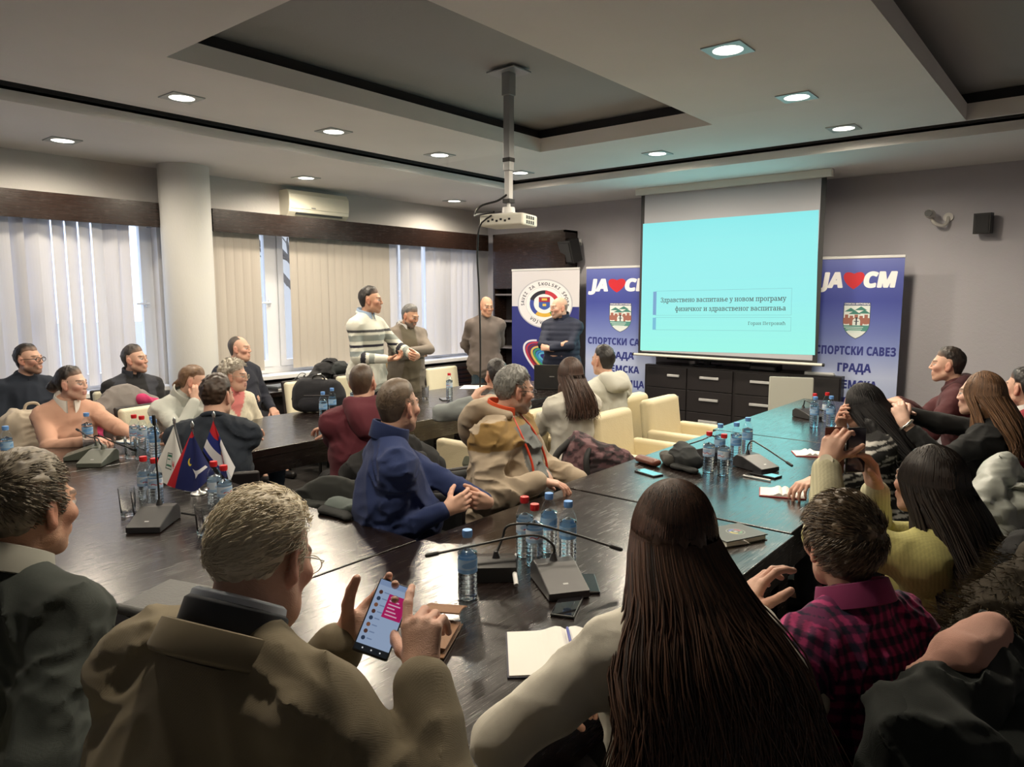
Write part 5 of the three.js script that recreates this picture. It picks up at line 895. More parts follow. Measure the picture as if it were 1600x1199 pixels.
  // glasses
  if (o.glasses) { const gl = [], rim = (x) => { const p = []; for (let i = 0; i <= 20; i++) { const a = i / 20 * PI * 2; p.push([x + cos(a) * 0.024, -0.003 + sin(a) * 0.018 * (1 - 0.15 * cos(a) * Math.sign(x)), 0.107 - abs(cos(a) * 0.024 + x) * 0.12]); } return p; }; const tb = (p, r, n) => gl.push(new THREE.TubeGeometry(new THREE.CatmullRomCurve3(p.map((v) => V(...fromHead(v)))), n, r, 6)); const gr = o.glasses.r ?? 0.0016;
    for (const m of [-1, 1]) { tb(rim(m * 0.033), gr, 24); tb([[m * 0.058, 0.002, 0.099], [m * 0.072, 0.004, 0.085], [m * 0.079, 0.006, 0.02], [m * 0.08, 0.0, -0.012], [m * 0.078, -0.02, -0.026]], gr, 14); } tb([[-0.01, 0.002, 0.106], [0, 0.005, 0.109], [0.01, 0.002, 0.106]], gr, 6);
    const gm = obj('glasses', gl, M(o.glasses.c || [0.01, 0.01, 0.012], 0.3), root); const ls = []; for (const m of [-1, 1]) { const c = new THREE.CircleGeometry(1, 20).scale(0.023, 0.0172, 1); const p = c.attributes.position; for (let i = 0; i < p.count; i++) p.setXYZ(i, ...fromHead([p.getX(i) + m * 0.033, p.getY(i) - 0.003, 0.107 - abs(p.getX(i) + m * 0.033) * 0.12])); ls.push(c); } obj('lens', ls, lensMat, gm); }
  const w = R0.at([px, 0, pz], [0, 0, 0]); 
  if (o.chair) { const c = o.chair[0], at = add([px, 0, pz], R0.z, o.chair[3] ?? 0.03), tu = tr + (o.chair[2] || 0); if (c.free) { c.free = false; c.position.set(...at); c.rotation.y = tu; c.userData.label = o.chair[1]; } else dup(c, at, tu, o.chair[1]); }
  return { root, px, pz, hip, base, arms, sh, Rc, R0, head, Rh, fromHead, world: (p) => R0.at([px, 0, pz], p) };
}
// ---------- hair styles ----------
const H = {
  short: (c, c2, o = {}) => ({ c, c2, t: 0.011, top: 0.004, amp: 0.006, recede: 0.012, ...o }),
  buzz: (c, c2, o = {}) => ({ c, c2, t: 0.004, sideT: 0.5, amp: 0.002, recede: 0.022, fq: [300, 300, 300], ...o }),
};
function longStrands(n, len, r, c0, c1, spread, seedShift, o = {}) {
  return (fromHead, Rc, base, sh) => {
    for (let i = 0; i < seedShift; i++) rnd();
    const back = o.back ?? -0.15;
    return locks(n, () => {
      const az = rr(-1, 1) * (o.az ?? 2.25), el = 0.1 + 1.45 * sqrt(rnd()), w = cos(el), R = 1.15;
      const d = [sin(az) * w, sin(el), -cos(az) * w], p0 = fromHead([d[0] * 0.092, 0.03 + d[1] * 0.106, -0.019 + d[2] * 0.112]);
      const pm = fromHead([sin(az) * cos(el * 0.5) * 0.095, 0.02 + sin(el * 0.5) * 0.11, -0.019 - cos(az) * cos(el * 0.5) * 0.116]), p1 = fromHead([sin(az) * 0.098, 0.01, -0.02 - cos(az) * 0.12]);
      const L = len * rr(0.78, 1.08), x = sin(az) * spread + rr(-0.035, 0.035), zz = back - rr(0, 0.03) - 0.03 * cos(az) + (abs(az) > 1.7 ? (o.fwd ?? 0.05) : 0);
      const p4 = Rc.at(base, [x, -L * 0.6, zz]), bz = 0.012 * max(0, cos(az)), out = Rc.z, p2 = add(lerp3(p1, p4, 0.36), out, -bz), wv = o.wave ?? 0.01, p3 = add(add(lerp3(p1, p4, 0.7), out, -bz), [rr(-1, 1), 0, rr(-1, 1)], wv), p5 = Rc.at(base, [x + rr(-1, 1) * (o.tip ?? 0.03), -L, zz + rr(-0.02, 0.03)]);
      const cv = new THREE.CatmullRomCurve3([p0, pm, p1, p2, p3, p4, p5].map((q) => V(...q))); return cv.getPoints(15).map((v) => [v.x, v.y, v.z]);
    }, r, 12, c0, c1, 4);
  };
}
const BR = [0.045, 0.026, 0.016], BR2 = [0.02, 0.012, 0.008], BK = [0.012, 0.011, 0.012], BK2 = [0.004, 0.004, 0.005], GR = [0.23, 0.22, 0.2], GR2 = [0.06, 0.055, 0.05], WH = [0.6, 0.54, 0.42];
const tubeX = (name, pts, r, m) => (k) => [name, tube(pts.map((p) => k.q(...p)), r, 20, 6), m];

// ---------- left side, by the windows ----------
person({ label: 'bearded man in black framed glasses and dark navy sweater, far left by the blind', head: [-6.42, 1.21, -1.87], turn: 1.6, yaw: 0.6, pitch: -0.05, lean: 0.06, fat: 0.03, glasses: { r: 0.0022 },
  hair: H.short([0.03, 0.022, 0.018], BK, { t: 0.007, recede: 0.03 }), beard: { c: [0.06, 0.035, 0.025], w: 0.6 }, top: { c: [0.012, 0.018, 0.032], collars: [['crew', [0.012, 0.018, 0.032]]] }, legs: [0.05, 0.09, 0.14], chair: [sc0, 'padded chair under the bearded man in glasses by the window'],
  L: { w: [0.1, 0.7, 0.33] }, R: { w: [-0.1, 0.7, 0.33] } });
person({ label: 'woman in a peach sweater with white collar and dark ponytail, looking right', female: true, head: [-5.26, 1.12, -1.77], turn: 1.5, yaw: 0.75, lean: 0.1, skin: 'pale', spine: 0.44,
  hair: H.short([0.03, 0.02, 0.015], BK, { t: 0.012, front: -0.004, nape: -0.07, cones: [[[0, 0.03, -0.11], [0, -0.03, -0.15], 0.026, 0.034], [[0, -0.03, -0.15], [0.0, -0.13, -0.14], 0.034, 0.02]] }),
  top: { t: 0.016, c: [0.62, 0.36, 0.26], fold: 0.007, collars: [['crew', [0.62, 0.36, 0.26]], ['shirt', [0.75, 0.73, 0.68], 1.08]] }, legs: [0.06, 0.1, 0.16], chair: [sc0, 'pale padded chair under the woman in peach with a beige backpack behind her'],
  R: { W: [-4.93, 0.78, -1.72], P: [0.2, -0.9, 0.8], N: [0, -1, 0], g: HAND.soft }, L: { W: [-4.78, 0.79, -1.95], P: [-0.2, -0.9, -0.6], N: [0, -1, 0], g: HAND.flat } });
person({ label: 'man in a dark quilted vest over black sweater in front of the blind, looking right', head: [-6.25, 1.17, -2.59], turn: 1.55, yaw: 0.65, pitch: -0.08, lean: -0.05, fat: 0.02, beard: { c: [0.1, 0.07, 0.06], w: 0.25 },
  hair: H.short([0.03, 0.022, 0.02], [0.07, 0.06, 0.055], { t: 0.007, top: 0.016, sideT: 0.5 }),
  top: { quilt: 0.06, fold: 0.004, col: (c, tg) => (tg.startsWith('up') || tg.startsWith('fo') ? [0.012, 0.012, 0.014] : abs(c[0]) < 0.075 && c[2] > 0 ? [0.01, 0.01, 0.012] : [0.035, 0.038, 0.05]), collars: [['stand', [0.035, 0.038, 0.05]]] }, legs: [0.02, 0.02, 0.03], chair: [sc0, 'padded chair under the man in the quilted vest'],
  L: { w: [0.05, 0.74, 0.3] }, R: { w: [-0.07, 0.72, 0.3] } });
person({ label: 'older man in a dark jacket seated between the pillar and the window gap', head: [-6.23, 1.21, -3.53], turn: 1.75, yaw: 0.45, lean: -0.05, fat: 0.03, jowl: true,
  hair: H.buzz([0.12, 0.1, 0.085], [0.05, 0.04, 0.035], { recede: 0.045, t: 0.005, bald: 0.03, baldZ: 0.04 }), top: { name: 'jacket', c: [0.014, 0.017, 0.03], t: 0.02, collars: [['blazer', [0.014, 0.017, 0.03]]] }, chair: [sc0, 'padded chair under the man beside the pillar'] });
person({ label: 'woman with short curly grey hair, pink turtleneck and cream knitted vest', female: true, head: [-5.03, 1.1, -2.8], turn: 1.65, yaw: 0.6, pitch: 0.05, lean: 0.12, glasses: { c: [0.4, 0.35, 0.25], r: 0.0013 }, jowl: true, spine: 0.42,
  hair: { c: [0.52, 0.48, 0.40], c2: [0.2, 0.18, 0.15], t: 0.026, top: 0.015, nape: -0.085, side: -0.012, amp: 0.022, fq: [45, 45, 45], lumps: [[[0, 0.0, -0.075], [0.075, 0.07, 0.055]], [[0.055, 0.02, -0.02], [0.04, 0.06, 0.05]], [[-0.055, 0.02, -0.02], [0.04, 0.06, 0.05]]], tuft: 500, tl: 0.03, lift: 0.8, tr: 0.0025 },
  top: { t: 0.014, fold: 0.006, col: (c, tg) => { if (tg.startsWith('fo')) return [0.62, 0.56, 0.42]; const v = c[2] > 0.02 && c[1] > -0.16 + abs(c[0]) * 1.6; return v ? [0.66, 0.2, 0.19] : [0.7, 0.64, 0.5].map((q) => q * (0.8 + 0.3 * noise(c[0] * 160, c[1] * 30, c[2] * 160))); }, collars: [['turtle', [0.66, 0.2, 0.19]]] }, legs: [0.06, 0.1, 0.18], chair: [sc0, 'cream padded chair under the curly haired woman'],
  L: { w: [0.1, 0.66, 0.3] }, R: { w: [-0.1, 0.66, 0.3] } });
person({ label: 'woman with a light brown ponytail in a pale grey jacket, bent forward over the table', female: true, head: [-4.97, 1.09, -2.45], turn: 1.75, yaw: 0.7, pitch: 0.25, roll: -0.15, lean: 0.42, spine: 0.46,
  hair: H.short([0.2, 0.115, 0.06], [0.09, 0.05, 0.028], { t: 0.012, nape: -0.07, fq: [60, 60, 30], cones: [[[0, -0.02, -0.1], [0.0, -0.07, -0.13], 0.022, 0.026], [[0, -0.07, -0.13], [0.0, -0.15, -0.1], 0.026, 0.012]] }),
  top: { name: 'jacket', t: 0.024, fold: 0.014, c: [0.52, 0.54, 0.5], collars: [['stand', [0.5, 0.52, 0.48], 1.15]] }, chair: [sc0, 'pale padded chair with a grey and pink coat hung over it'],
  R: { W: [-4.82, 0.98, -2.38], P: [0.2, -0.9, 0.7], F: [-0.2, 0.8, -0.3], N: [-0.8, 0, -0.4], g: HAND.grip }, L: { W: [-4.7, 0.79, -2.6], P: [-0.3, -0.8, -0.6], N: [0, -1, 0] } });
person({ label: 'brown haired man in a dark navy sweatshirt seen from behind beside the flags', head: [-3.86, 1.13, -2.04], turn: -2.15, yaw: -0.55, pitch: 0.12, lean: 0.2, fat: 0.035, neckFat: 1.15,
  hair: H.short([0.06, 0.032, 0.018], BR2, { t: 0.015, top: 0.012, nape: -0.07, amp: 0.009, fq: [70, 70, 30] }), top: { name: 'sweatshirt', t: 0.022, fold: 0.012, c: [0.014, 0.021, 0.034], collars: [['crew', [0.014, 0.021, 0.034]]] }, legs: [0.03, 0.035, 0.03], chair: [dc0, 'dark padded chair under the man in the navy sweatshirt'],
  L: { W: [-4.1, 0.85, -2.32] }, R: { W: [-4.12, 0.85, -1.95] } });
person({ label: 'man in a maroon hoodie with cropped hair seen from behind at the left table', head: [-3.41, 1.18, -2.72], turn: -2.0, yaw: -0.62, lean: 0.16, fat: 0.03,
  hair: H.buzz([0.11, 0.07, 0.045], [0.05, 0.03, 0.02], { t: 0.006, recede: 0.03 }), top: { name: 'hoodie', t: 0.022, fold: 0.013, c: [0.115, 0.018, 0.03], hood: { l: 1 } }, legs: [0.01, 0.01, 0.012], chair: [dc0, 'dark padded chair under the man in the maroon hoodie'],
  L: { W: [-3.78, 0.84, -2.86], P: [0.2, -0.9, 0.6] }, R: { W: [-3.76, 0.84, -2.76], P: [0, -0.8, -0.5] } });
person({ label: 'man in a royal blue quarter-zip sweater with folded hands by the near table', head: [-2.34, 1.22, -2.06], turn: 2.62, yaw: 0.58, lean: 0.04, fat: 0.04, near: 2, neckFat: 1.1, beard: { c: [0.2, 0.13, 0.1], w: 0.35 },
  hair: H.buzz([0.17, 0.125, 0.085], [0.08, 0.056, 0.04], { t: 0.006, top: 0.006, recede: 0.02, tuft: 2500, tl: 0.009, tr: 0.0011, lift: 0.35, flow: () => [0, 0.2, 1] }), top: { t: 0.02, fold: 0.012, c: [0.016, 0.032, 0.115], collars: [['stand', [0.014, 0.028, 0.1], 1.05, 0.25]] }, legs: [0.045, 0.045, 0.04], chair: [dc0, 'dark padded chair under the man in the blue quarter zip'],
  R: { W: [-2.04, 0.82, -2.04], P: [-0.4, -0.8, 0.3], F: [0.3, 0.25, -0.9], N: [-0.8, -0.2, -0.3], g: HAND.soft }, L: { W: [-1.98, 0.78, -2.3], P: [-0.3, -0.5, -1], F: [0.1, 0.3, 0.95], N: [-0.9, 0, -0.1], g: HAND.grip } });

// ---------- standing men ----------
const stripes = (h) => { const c = [0.66, 0.665, 0.59]; if (h > 0.0) return c; const u = -h; if (u < 0.05) return c; if (u < 0.075) return [0.06, 0.06, 0.065]; if (u < 0.105) return c; if (u < 0.155) return [0.28, 0.31, 0.29]; if (u < 0.19) return c; if (u < 0.215) return [0.01, 0.01, 0.025]; if (u < 0.245) return c; if (u < 0.29) return [0.26, 0.3, 0.3]; if (u < 0.33) return c; return c; };
person({ label: 'standing man in a white sweater with grey and black stripes, hands held together', sit: false, s: 1.04, head: [-5.32, 1.66, -4.36], turn: 1.85, yaw: 0.4, skin: 'tan',
  hair: H.short([0.025, 0.018, 0.014], BK, { t: 0.009, top: 0.012, sideT: 0.6 }), top: { t: 0.018, cell: 0.008, fold: 0.008, hem: 0.05, col: (c, tg, t, p) => { if (tg.startsWith('fo')) { const a = t; return a < 0.12 ? [0.66, 0.665, 0.59] : a < 0.3 ? [0.02, 0.02, 0.03] : a < 0.42 ? [0.66, 0.665, 0.59] : a < 0.62 ? [0.28, 0.31, 0.29] : [0.66, 0.665, 0.59]; } return stripes(c[1] + 0.06); }, collars: [['shirt', [0.3, 0.4, 0.55]], ['crew', [0.66, 0.665, 0.59], 1.1]] }, legs: [0.014, 0.016, 0.03],
  R: { W: [-5.07, 1.12, -4.33], P: [-0.3, -0.8, 0.6], F: [0.7, 0.1, -0.6], N: [0.3, 0.9, 0.2] }, L: { W: [-4.98, 1.13, -4.62], P: [-0.5, -0.8, -0.6], F: [0.5, 0, 0.8], N: [-0.6, 0.3, 0.3], g: HAND.grip } });
person({ label: 'standing grey bearded man in a brown-grey blazer with arms crossed, head bowed', sit: false, s: 0.93, head: [-5.36, 1.50, -4.89], turn: 1.35, yaw: 0.35, pitch: 0.32, skin: 'tan', fat: 0.02, beard: { c: [0.12, 0.12, 0.12], w: 0.8 }, brow: [0.03, 0.03, 0.03],
  hair: H.short([0.17, 0.17, 0.17], [0.06, 0.06, 0.06], { t: 0.009, top: 0.01 }), top: { name: 'blazer', t: 0.022, fold: 0.01, hem: 0.16, col: (c, tg) => (tg === 'torso' && c[2] > 0.04 && abs(c[0] + 0.02) < 0.075 + max(0, -c[1] - 0.2) * 0.08 ? (c[1] > -0.1 ? [0.14, 0.12, 0.085] : [0.15, 0.125, 0.085]) : [0.2, 0.17, 0.142]), collars: [['shirt', [0.62, 0.62, 0.62], 1], ['blazer', [0.2, 0.17, 0.142], 1.1]] }, legs: [0.014, 0.022, 0.05],
  R: { w: [0.07, 1.12, 0.21], p: [-0.9, -0.3, 0.3], f: [0.8, 0.1, -0.5], n: [0, -0.2, -1], g: HAND.grip }, L: { w: [-0.1, 1.17, 0.27], p: [0.9, -0.3, 0.3], f: [-0.9, 0.2, -0.1], n: [0, -0.2, -1], g: HAND.grip } });
person({ label: 'standing man in a brown-grey crew neck sweater with hands behind his back', sit: false, s: 0.95, hs: 1, head: [-5.41, 1.58, -6.10], turn: 0.95, yaw: 0.15, pitch: 0.12, skin: 'tan', fat: 0.01,
  hair: H.buzz([0.13, 0.11, 0.1], [0.06, 0.05, 0.045], { recede: 0.05, t: 0.003, bald: 0.05 }), top: { t: 0.018, fold: 0.01, hem: 0.05, c: [0.14, 0.115, 0.105], collars: [['crew', [0.14, 0.115, 0.105]]] }, legs: [0.02, 0.04, 0.06],
  R: { w: [-0.05, 0.95, -0.17], p: [-1, 0, -0.3], f: [0.8, -0.3, 0], n: [0, 0, -1] }, L: { w: [0.05, 0.97, -0.19], p: [1, 0, -0.3], f: [-0.8, -0.3, 0], n: [0, 0, -1] } });
person({ label: 'standing bald bearded man in a navy quilted jacket with arms crossed', sit: false, s: 0.95, hs: 1.03, head: [-4.69, 1.57, -6.50], turn: 0.35, yaw: -0.75, pitch: 0.05, skin: 'fair', fat: 0.03, beard: { c: [0.16, 0.13, 0.12], w: 0.5 }, neckFat: 1.12,
  hair: H.buzz([0.25, 0.16, 0.12], [0.2, 0.12, 0.09], { recede: 0.06, t: 0.001, sideT: 0.2, bald: 0.065 }), top: { name: 'quilted_jacket', t: 0.03, quilt: 0.055, fold: 0.008, hem: 0.1, c: [0.012, 0.018, 0.045], mat: M([0.010, 0.015, 0.038], 0.75), collars: [['stand', [0.012, 0.018, 0.045], 1.15]], cuff: 0.86 }, legs: [0.02, 0.022, 0.03],
  R: { w: [0.07, 1.17, 0.24], p: [-0.9, -0.4, 0.2], f: [0.8, 0.1, -0.5], n: [0, -0.2, -1], g: HAND.grip }, L: { w: [-0.08, 1.13, 0.27], p: [0.9, -0.4, 0.2], f: [-0.9, 0.1, -0.2], n: [0, -0.2, -1], g: HAND.grip } });

// ---------- middle, inner side of the tables ----------
person({ label: 'young dark haired man in a grey shirt, hand at his face', s: 0.96, head: [-3.25, 1.14, -3.76], turn: -1.85, yaw: -0.15, pitch: 0.05, lean: 0.05,
  hair: H.short([0.03, 0.022, 0.017], BK, { t: 0.011, top: 0.014, sideT: 0.5 }), top: { name: 'shirt', t: 0.016, fold: 0.012, c: [0.26, 0.29, 0.29], collars: [['shirt', [0.26, 0.29, 0.29]]] }, legs: [0.14, 0.15, 0.11],
  L: { W: [-3.29, 0.99, -3.56], P: [-0.12, -1, 0.3], F: [0.25, 0.75, -0.5], N: [0.3, 0.2, -0.9], g: HAND.soft } });
person({ label: 'grey haired man in glasses and a beige jacket with ochre yoke and orange zip', head: [-2.29, 1.22, -2.80], turn: 1.9, yaw: 0.75, pitch: 0.12, lean: -0.02, fat: 0.05, near: 2, glasses: { r: 0.0018 }, beard: { c: [0.3, 0.29, 0.28], w: 0.5 },
  hair: H.short([0.27, 0.27, 0.25], [0.07, 0.07, 0.065], { t: 0.013, top: 0.012, nape: -0.065, amp: 0.007, tuft: 900, tl: 0.022, tr: 0.0018, lift: 0.2, flow: () => [0.5, -0.5, 0.5] }),
  top: { name: 'jacket', t: 0.036, sl: 0.022, fold: 0.02, ff: 8, col: (c, tg) => { if (tg.startsWith('fo')) return [0.42, 0.34, 0.25]; if (tg === 'torso' && c[2] > 0.08 && abs(c[0]) < 0.1 + max(0, -c[1] - 0.12) * 0.1 && c[1] < -0.02) return [0.16, 0.17, 0.165]; if (c[1] > -0.115 && c[1] < 0.02 + (c[2] > 0 ? -0.0 : -0.0)) return c[2] < -0.03 && c[1] > -0.03 ? [0.42, 0.34, 0.25] : [0.30, 0.185, 0.06]; return [0.42, 0.34, 0.25]; },
    collars: [['stand', [0.55, 0.07, 0.02], 1.08, 0.9]], hood: { l: 1, o: 0.04, c: [0.42, 0.34, 0.25] },
    extra: [tubeX('zip', [[-0.05, 0.02, 0.07], [-0.085, -0.06, 0.125], [-0.1, -0.2, 0.185], [-0.115, -0.36, 0.2], [-0.12, -0.46, 0.2]], 0.006, M([0.6, 0.05, 0.015], 0.5)), tubeX('zip', [[0.05, 0.02, 0.07], [0.085, -0.06, 0.125], [0.1, -0.2, 0.185], [0.115, -0.36, 0.2]], 0.006, M([0.6, 0.05, 0.015], 0.5))] }, legs: [0.3, 0.25, 0.17],
  chair: [dc0, 'dark padded chair under the man in the tan jacket'], shoe: [0.6, 0.6, 0.58],
  R: { W: [-2.02, 0.82, -2.66], P: [-0.2, -0.9, 0.6], F: [0.7, -0.2, -0.7], N: [0, -1, 0], g: HAND.relax }, L: { W: [-2.08, 0.72, -3.1], P: [0, -0.9, -0.6] } });
person({ label: 'woman with long dark hair and white blouse in a cream armchair, from behind', female: true, head: [-2.82, 1.16, -4.05], turn: -1.95, yaw: -0.35, lean: 0.08,
  hair: { c: [0.075, 0.038, 0.025], c2: [0.03, 0.016, 0.011], t: 0.008, long: -0.2, top: 0.004, fq: [90, 25, 90], cones: [[[0, 0, -0.055], [0, -0.12, -0.055], 0.072, 0.08, 0.04], [[-0.05, -0.1, -0.06], [-0.06, -0.2, -0.06], 0.055, 0.05], [[0.05, -0.1, -0.06], [0.06, -0.2, -0.06], 0.055, 0.05]], strands: longStrands(800, 0.15, 0.004, [0.085, 0.042, 0.028], [0.03, 0.016, 0.011], 0.088, 0, { back: -0.11 }) },
  top: { name: 'blouse', t: 0.02, fold: 0.013, c: [0.64, 0.62, 0.55], collars: [['crew', [0.64, 0.62, 0.55]]] }, L: { W: [-3.15, 0.8, -4.15] }, R: { W: [-3.2, 0.8, -3.95] } });
person({ label: 'young man in a white hoodie with short dark hair in front of the blue banner', head: [-2.98, 1.20, -4.72], turn: -1.75, yaw: -0.05, lean: -0.02, s: 0.98,
  hair: H.short([0.02, 0.016, 0.013], BK, { t: 0.009, top: 0.012, sideT: 0.5 }), top: { name: 'hoodie', t: 0.022, fold: 0.012, c: [0.60, 0.60, 0.53], hood: { c: [0.60, 0.60, 0.53] } } });

// ---------- right side ----------
person({ label: 'man in a dark maroon sweatshirt in left profile at far right', head: [-0.80, 1.23, -5.67], turn: -1.45, yaw: -0.02, lean: 0.25, skin: 'fair', fat: 0.01,
  hair: H.short([0.04, 0.026, 0.018], BK, { t: 0.006, top: 0.01, sideT: 0.4 }), top: { name: 'sweatshirt', t: 0.02, fold: 0.012, c: [0.075, 0.018, 0.022], hood: { c: [0.05, 0.014, 0.018] } }, chair: [dc0, 'dark padded chair under the profile man in maroon'],
  L: { W: [-1.0, 0.99, -5.3], P: [0.2, -0.9, 0.3], F: [-0.7, 0.1, -0.6], N: [0.3, -0.9, 0], g: HAND.soft }, R: { W: [-1.06, 0.98, -5.5], P: [0.3, -0.9, -0.6], F: [-0.2, 0, 0.9], N: [0, -1, 0], g: HAND.soft } });
person({ label: 'woman with ginger hair, black sweater and a steel watch, hands clasped', female: true, head: [-0.46, 1.20, -4.31], turn: -1.6, yaw: -0.12, lean: 0.12, skin: 'pale', near: 2,
  hair: { c: [0.24, 0.125, 0.06], c2: [0.07, 0.032, 0.016], t: 0.009, long: -0.2, side: -0.005, fq: [110, 20, 110], cones: [[[0, 0, -0.035], [0, -0.12, -0.05], 0.072, 0.08, 0.04], [[0.05, -0.08, -0.03], [0.055, -0.22, -0.02], 0.05, 0.042], [[-0.05, -0.08, -0.03], [-0.055, -0.22, -0.02], 0.05, 0.042]], strands: longStrands(900, 0.17, 0.0036, [0.27, 0.14, 0.07], [0.07, 0.035, 0.018], 0.125, 0, { back: -0.1, fwd: 0.09 }) },
  top: { t: 0.016, fold: 0.012, c: [0.012, 0.013, 0.014], collars: [['crew', [0.012, 0.013, 0.014]]], cuff: 0.72, extra: [(k) => { const w = lerp3(k.arms.L.e, k.arms.L.w, 0.93); const d = norm(sub3(k.arms.L.w, k.arms.L.e)); const g = new THREE.TorusGeometry(0.032, 0.008, 8, 24); g.scale(1, 1, 1); g.applyQuaternion(new THREE.Quaternion().setFromUnitVectors(V(0, 0, 1), V(...d))); g.translate(...w); return ['wristwatch', g, M([0.7, 0.68, 0.62], 0.25, { metalness: 0.9 })]; }] }, chair: [dc0, 'dark padded chair under the woman with ginger hair'],
  L: { W: [-0.72, 1.08, -3.92], P: [0.5, -0.9, 0.3], F: [-0.35, 0.6, -0.35], N: [-0.2, 0.1, -0.9], g: HAND.grip }, R: { W: [-0.86, 1.12, -4.12], P: [-0.2, -0.8, -0.6], F: [0.3, 0.4, 0.7], N: [0.3, -0.5, 0.6], g: HAND.soft } });
person({ label: 'dark haired man in a red sweater with white collar at the right edge', head: [-0.34, 1.15, -5.25], turn: -1.75, yaw: -0.3, lean: 0.08, hair: H.short([0.018, 0.014, 0.013], BK, { t: 0.01, top: 0.008 }), top: { c: [0.27, 0.018, 0.035], collars: [['shirt', [0.7, 0.7, 0.68], 1.1]] } });
person({ label: 'woman with long black hair, glasses and black-white patterned sweater, bent over the table', female: true, head: [-0.95, 1.12, -4.04], turn: -1.35, yaw: -0.2, pitch: 0.3, lean: 0.28, glasses: { c: [0.6, 0.5, 0.5], r: 0.0016 }, near: 1,
  hair: { c: [0.014, 0.013, 0.015], c2: BK2, t: 0.009, long: -0.34, side: 0.01, fq: [80, 20, 80], cones: [[[0, 0.0, -0.04], [0, -0.16, -0.05], 0.072, 0.09, 0.05], [[0.07, -0.1, -0.05], [0.1, -0.28, -0.12], 0.055, 0.06], [[-0.06, -0.1, -0.05], [-0.08, -0.28, -0.12], 0.055, 0.05], [[0, -0.16, -0.08], [0, -0.32, -0.17], 0.1, 0.08]], strands: longStrands(600, 0.4, 0.005, [0.016, 0.014, 0.015], BK2, 0.17, 0, { back: -0.14, fwd: 0.08 }) },
  top: { t: 0.02, cell: 0.008, fold: 0.008, col: (c, tg, t, p) => { const v = c[1] * 34, u = (c[0] + c[2]) * 42; const row = floor(v), z = sin(u + (row % 2) * 1.5) * 0.6 + sin(v * 6.28) * 0.8; return row % 3 === 0 ? [0.014, 0.014, 0.015] : z > 0.1 ? [0.5, 0.49, 0.46] : [0.014, 0.014, 0.015]; }, collars: [['crew', [0.014, 0.014, 0.015]]] }, chair: [dc0, 'dark padded chair under the woman with long black hair'],
  L: { W: [-1.0, 0.83, -3.45], P: [0.3, -0.7, 0.6], F: [-0.3, -0.1, 0.9], N: [0, -1, 0], g: HAND.hold }, R: { W: [-1.03, 1.0, -4.02], P: [-0.2, -0.8, -0.5], F: [-0.1, 0.7, 0.5], N: [0.6, 0.2, 0.2], g: HAND.soft } });
person({ label: 'woman with long dark hair in a pale yellow knitted sweater raising a phone to photograph', female: true, head: [-0.39, 1.12, -2.52], turn: -1.75, yaw: -0.15, pitch: -0.02, lean: 0.1, near: 2,
  hair: { c: [0.022, 0.014, 0.011], c2: [0.007, 0.005, 0.004], t: 0.009, long: -0.3, side: 0.005, fq: [110, 18, 110], cones: [[[0, 0.0, -0.04], [0, -0.16, -0.06], 0.072, 0.09, 0.05], [[0.06, -0.1, -0.05], [0.085, -0.3, -0.1], 0.055, 0.055], [[-0.06, -0.1, -0.05], [-0.085, -0.3, -0.1], 0.055, 0.055], [[0, -0.14, -0.09], [0, -0.3, -0.14], 0.1, 0.085]], strands: longStrands(1100, 0.33, 0.0038, [0.028, 0.018, 0.013], [0.006, 0.004, 0.004], 0.15, 0, { back: -0.14, fwd: 0.08 }) },
  top: { t: 0.022, sl: 0.016, fold: 0.008, ff: 7, cell: 0.006, cuff: 0.9, col: (c, tg, t) => { const b = [0.58, 0.54, 0.2], q = 0.9 + 0.12 * sin((tg === 'torso' ? c[0] + c[2] * 0.7 : c[2] + c[0] * 0.5) * 520); return tg.startsWith('fo') ? [0.60 * q, 0.57 * q, 0.38 * q] : b.map((v) => v * q); }, collars: [['turtle', [0.55, 0.52, 0.22], 1.08]],
    extra: [(k) => { const g = new THREE.TorusGeometry(0.031, 0.007, 8, 24).scale(1, 1, 1.8), d = norm(sub3(k.arms.L.w, k.arms.L.e)); g.applyQuaternion(new THREE.Quaternion().setFromUnitVectors(V(0, 0, 1), V(...d))); g.translate(...lerp3(k.arms.L.e, k.arms.L.w, 0.97)); return ['watch_strap', g, M([0.09, 0.04, 0.02], 0.5)]; },
      (k) => { const d = norm(sub3(k.arms.L.w, k.arms.L.e)), o = k.R0w([0.2, 0.3, 0.93]); const out = norm(add(o, d, -dot(o, d))), g = new THREE.CylinderGeometry(0.02, 0.02, 0.008, 28); g.applyQuaternion(new THREE.Quaternion().setFromUnitVectors(V(0, 1, 0), V(...out))); g.translate(...add(lerp3(k.arms.L.e, k.arms.L.w, 0.97), out, 0.037)); return ['watch_dial', g, M([0.75, 0.7, 0.55], 0.3)]; }] }, chair: [dc0, 'dark padded chair under the woman in the yellow sweater'],
  L: { W: [-0.655, 1.16, -2.40], P: [0.1, -0.9, 0.75], F: [0.12, 0.8, -0.3], N: [0.1, 0.15, -0.9], g: { curl: [[0.7, 0.7, 0.4], [0.8, 0.8, 0.4], [0.85, 0.8, 0.45], [0.9, 0.8, 0.45]], spread: 0.1, thumb: [0.7, 0.5, 0.5] } }, R: { W: [-0.545, 1.06, -2.58], P: [0.1, -0.9, -0.5], F: [-0.25, 0.85, 0.15], N: [-0.5, 0.1, 0.75], g: HAND.hold } });
const plaid = (u, v) => { const a = floor(u / 0.017) & 1, b = floor(v / 0.017) & 1; return a && b ? [0.014, 0.012, 0.04] : a || b ? [0.13, 0.014, 0.075] : [0.44, 0.035, 0.16]; };
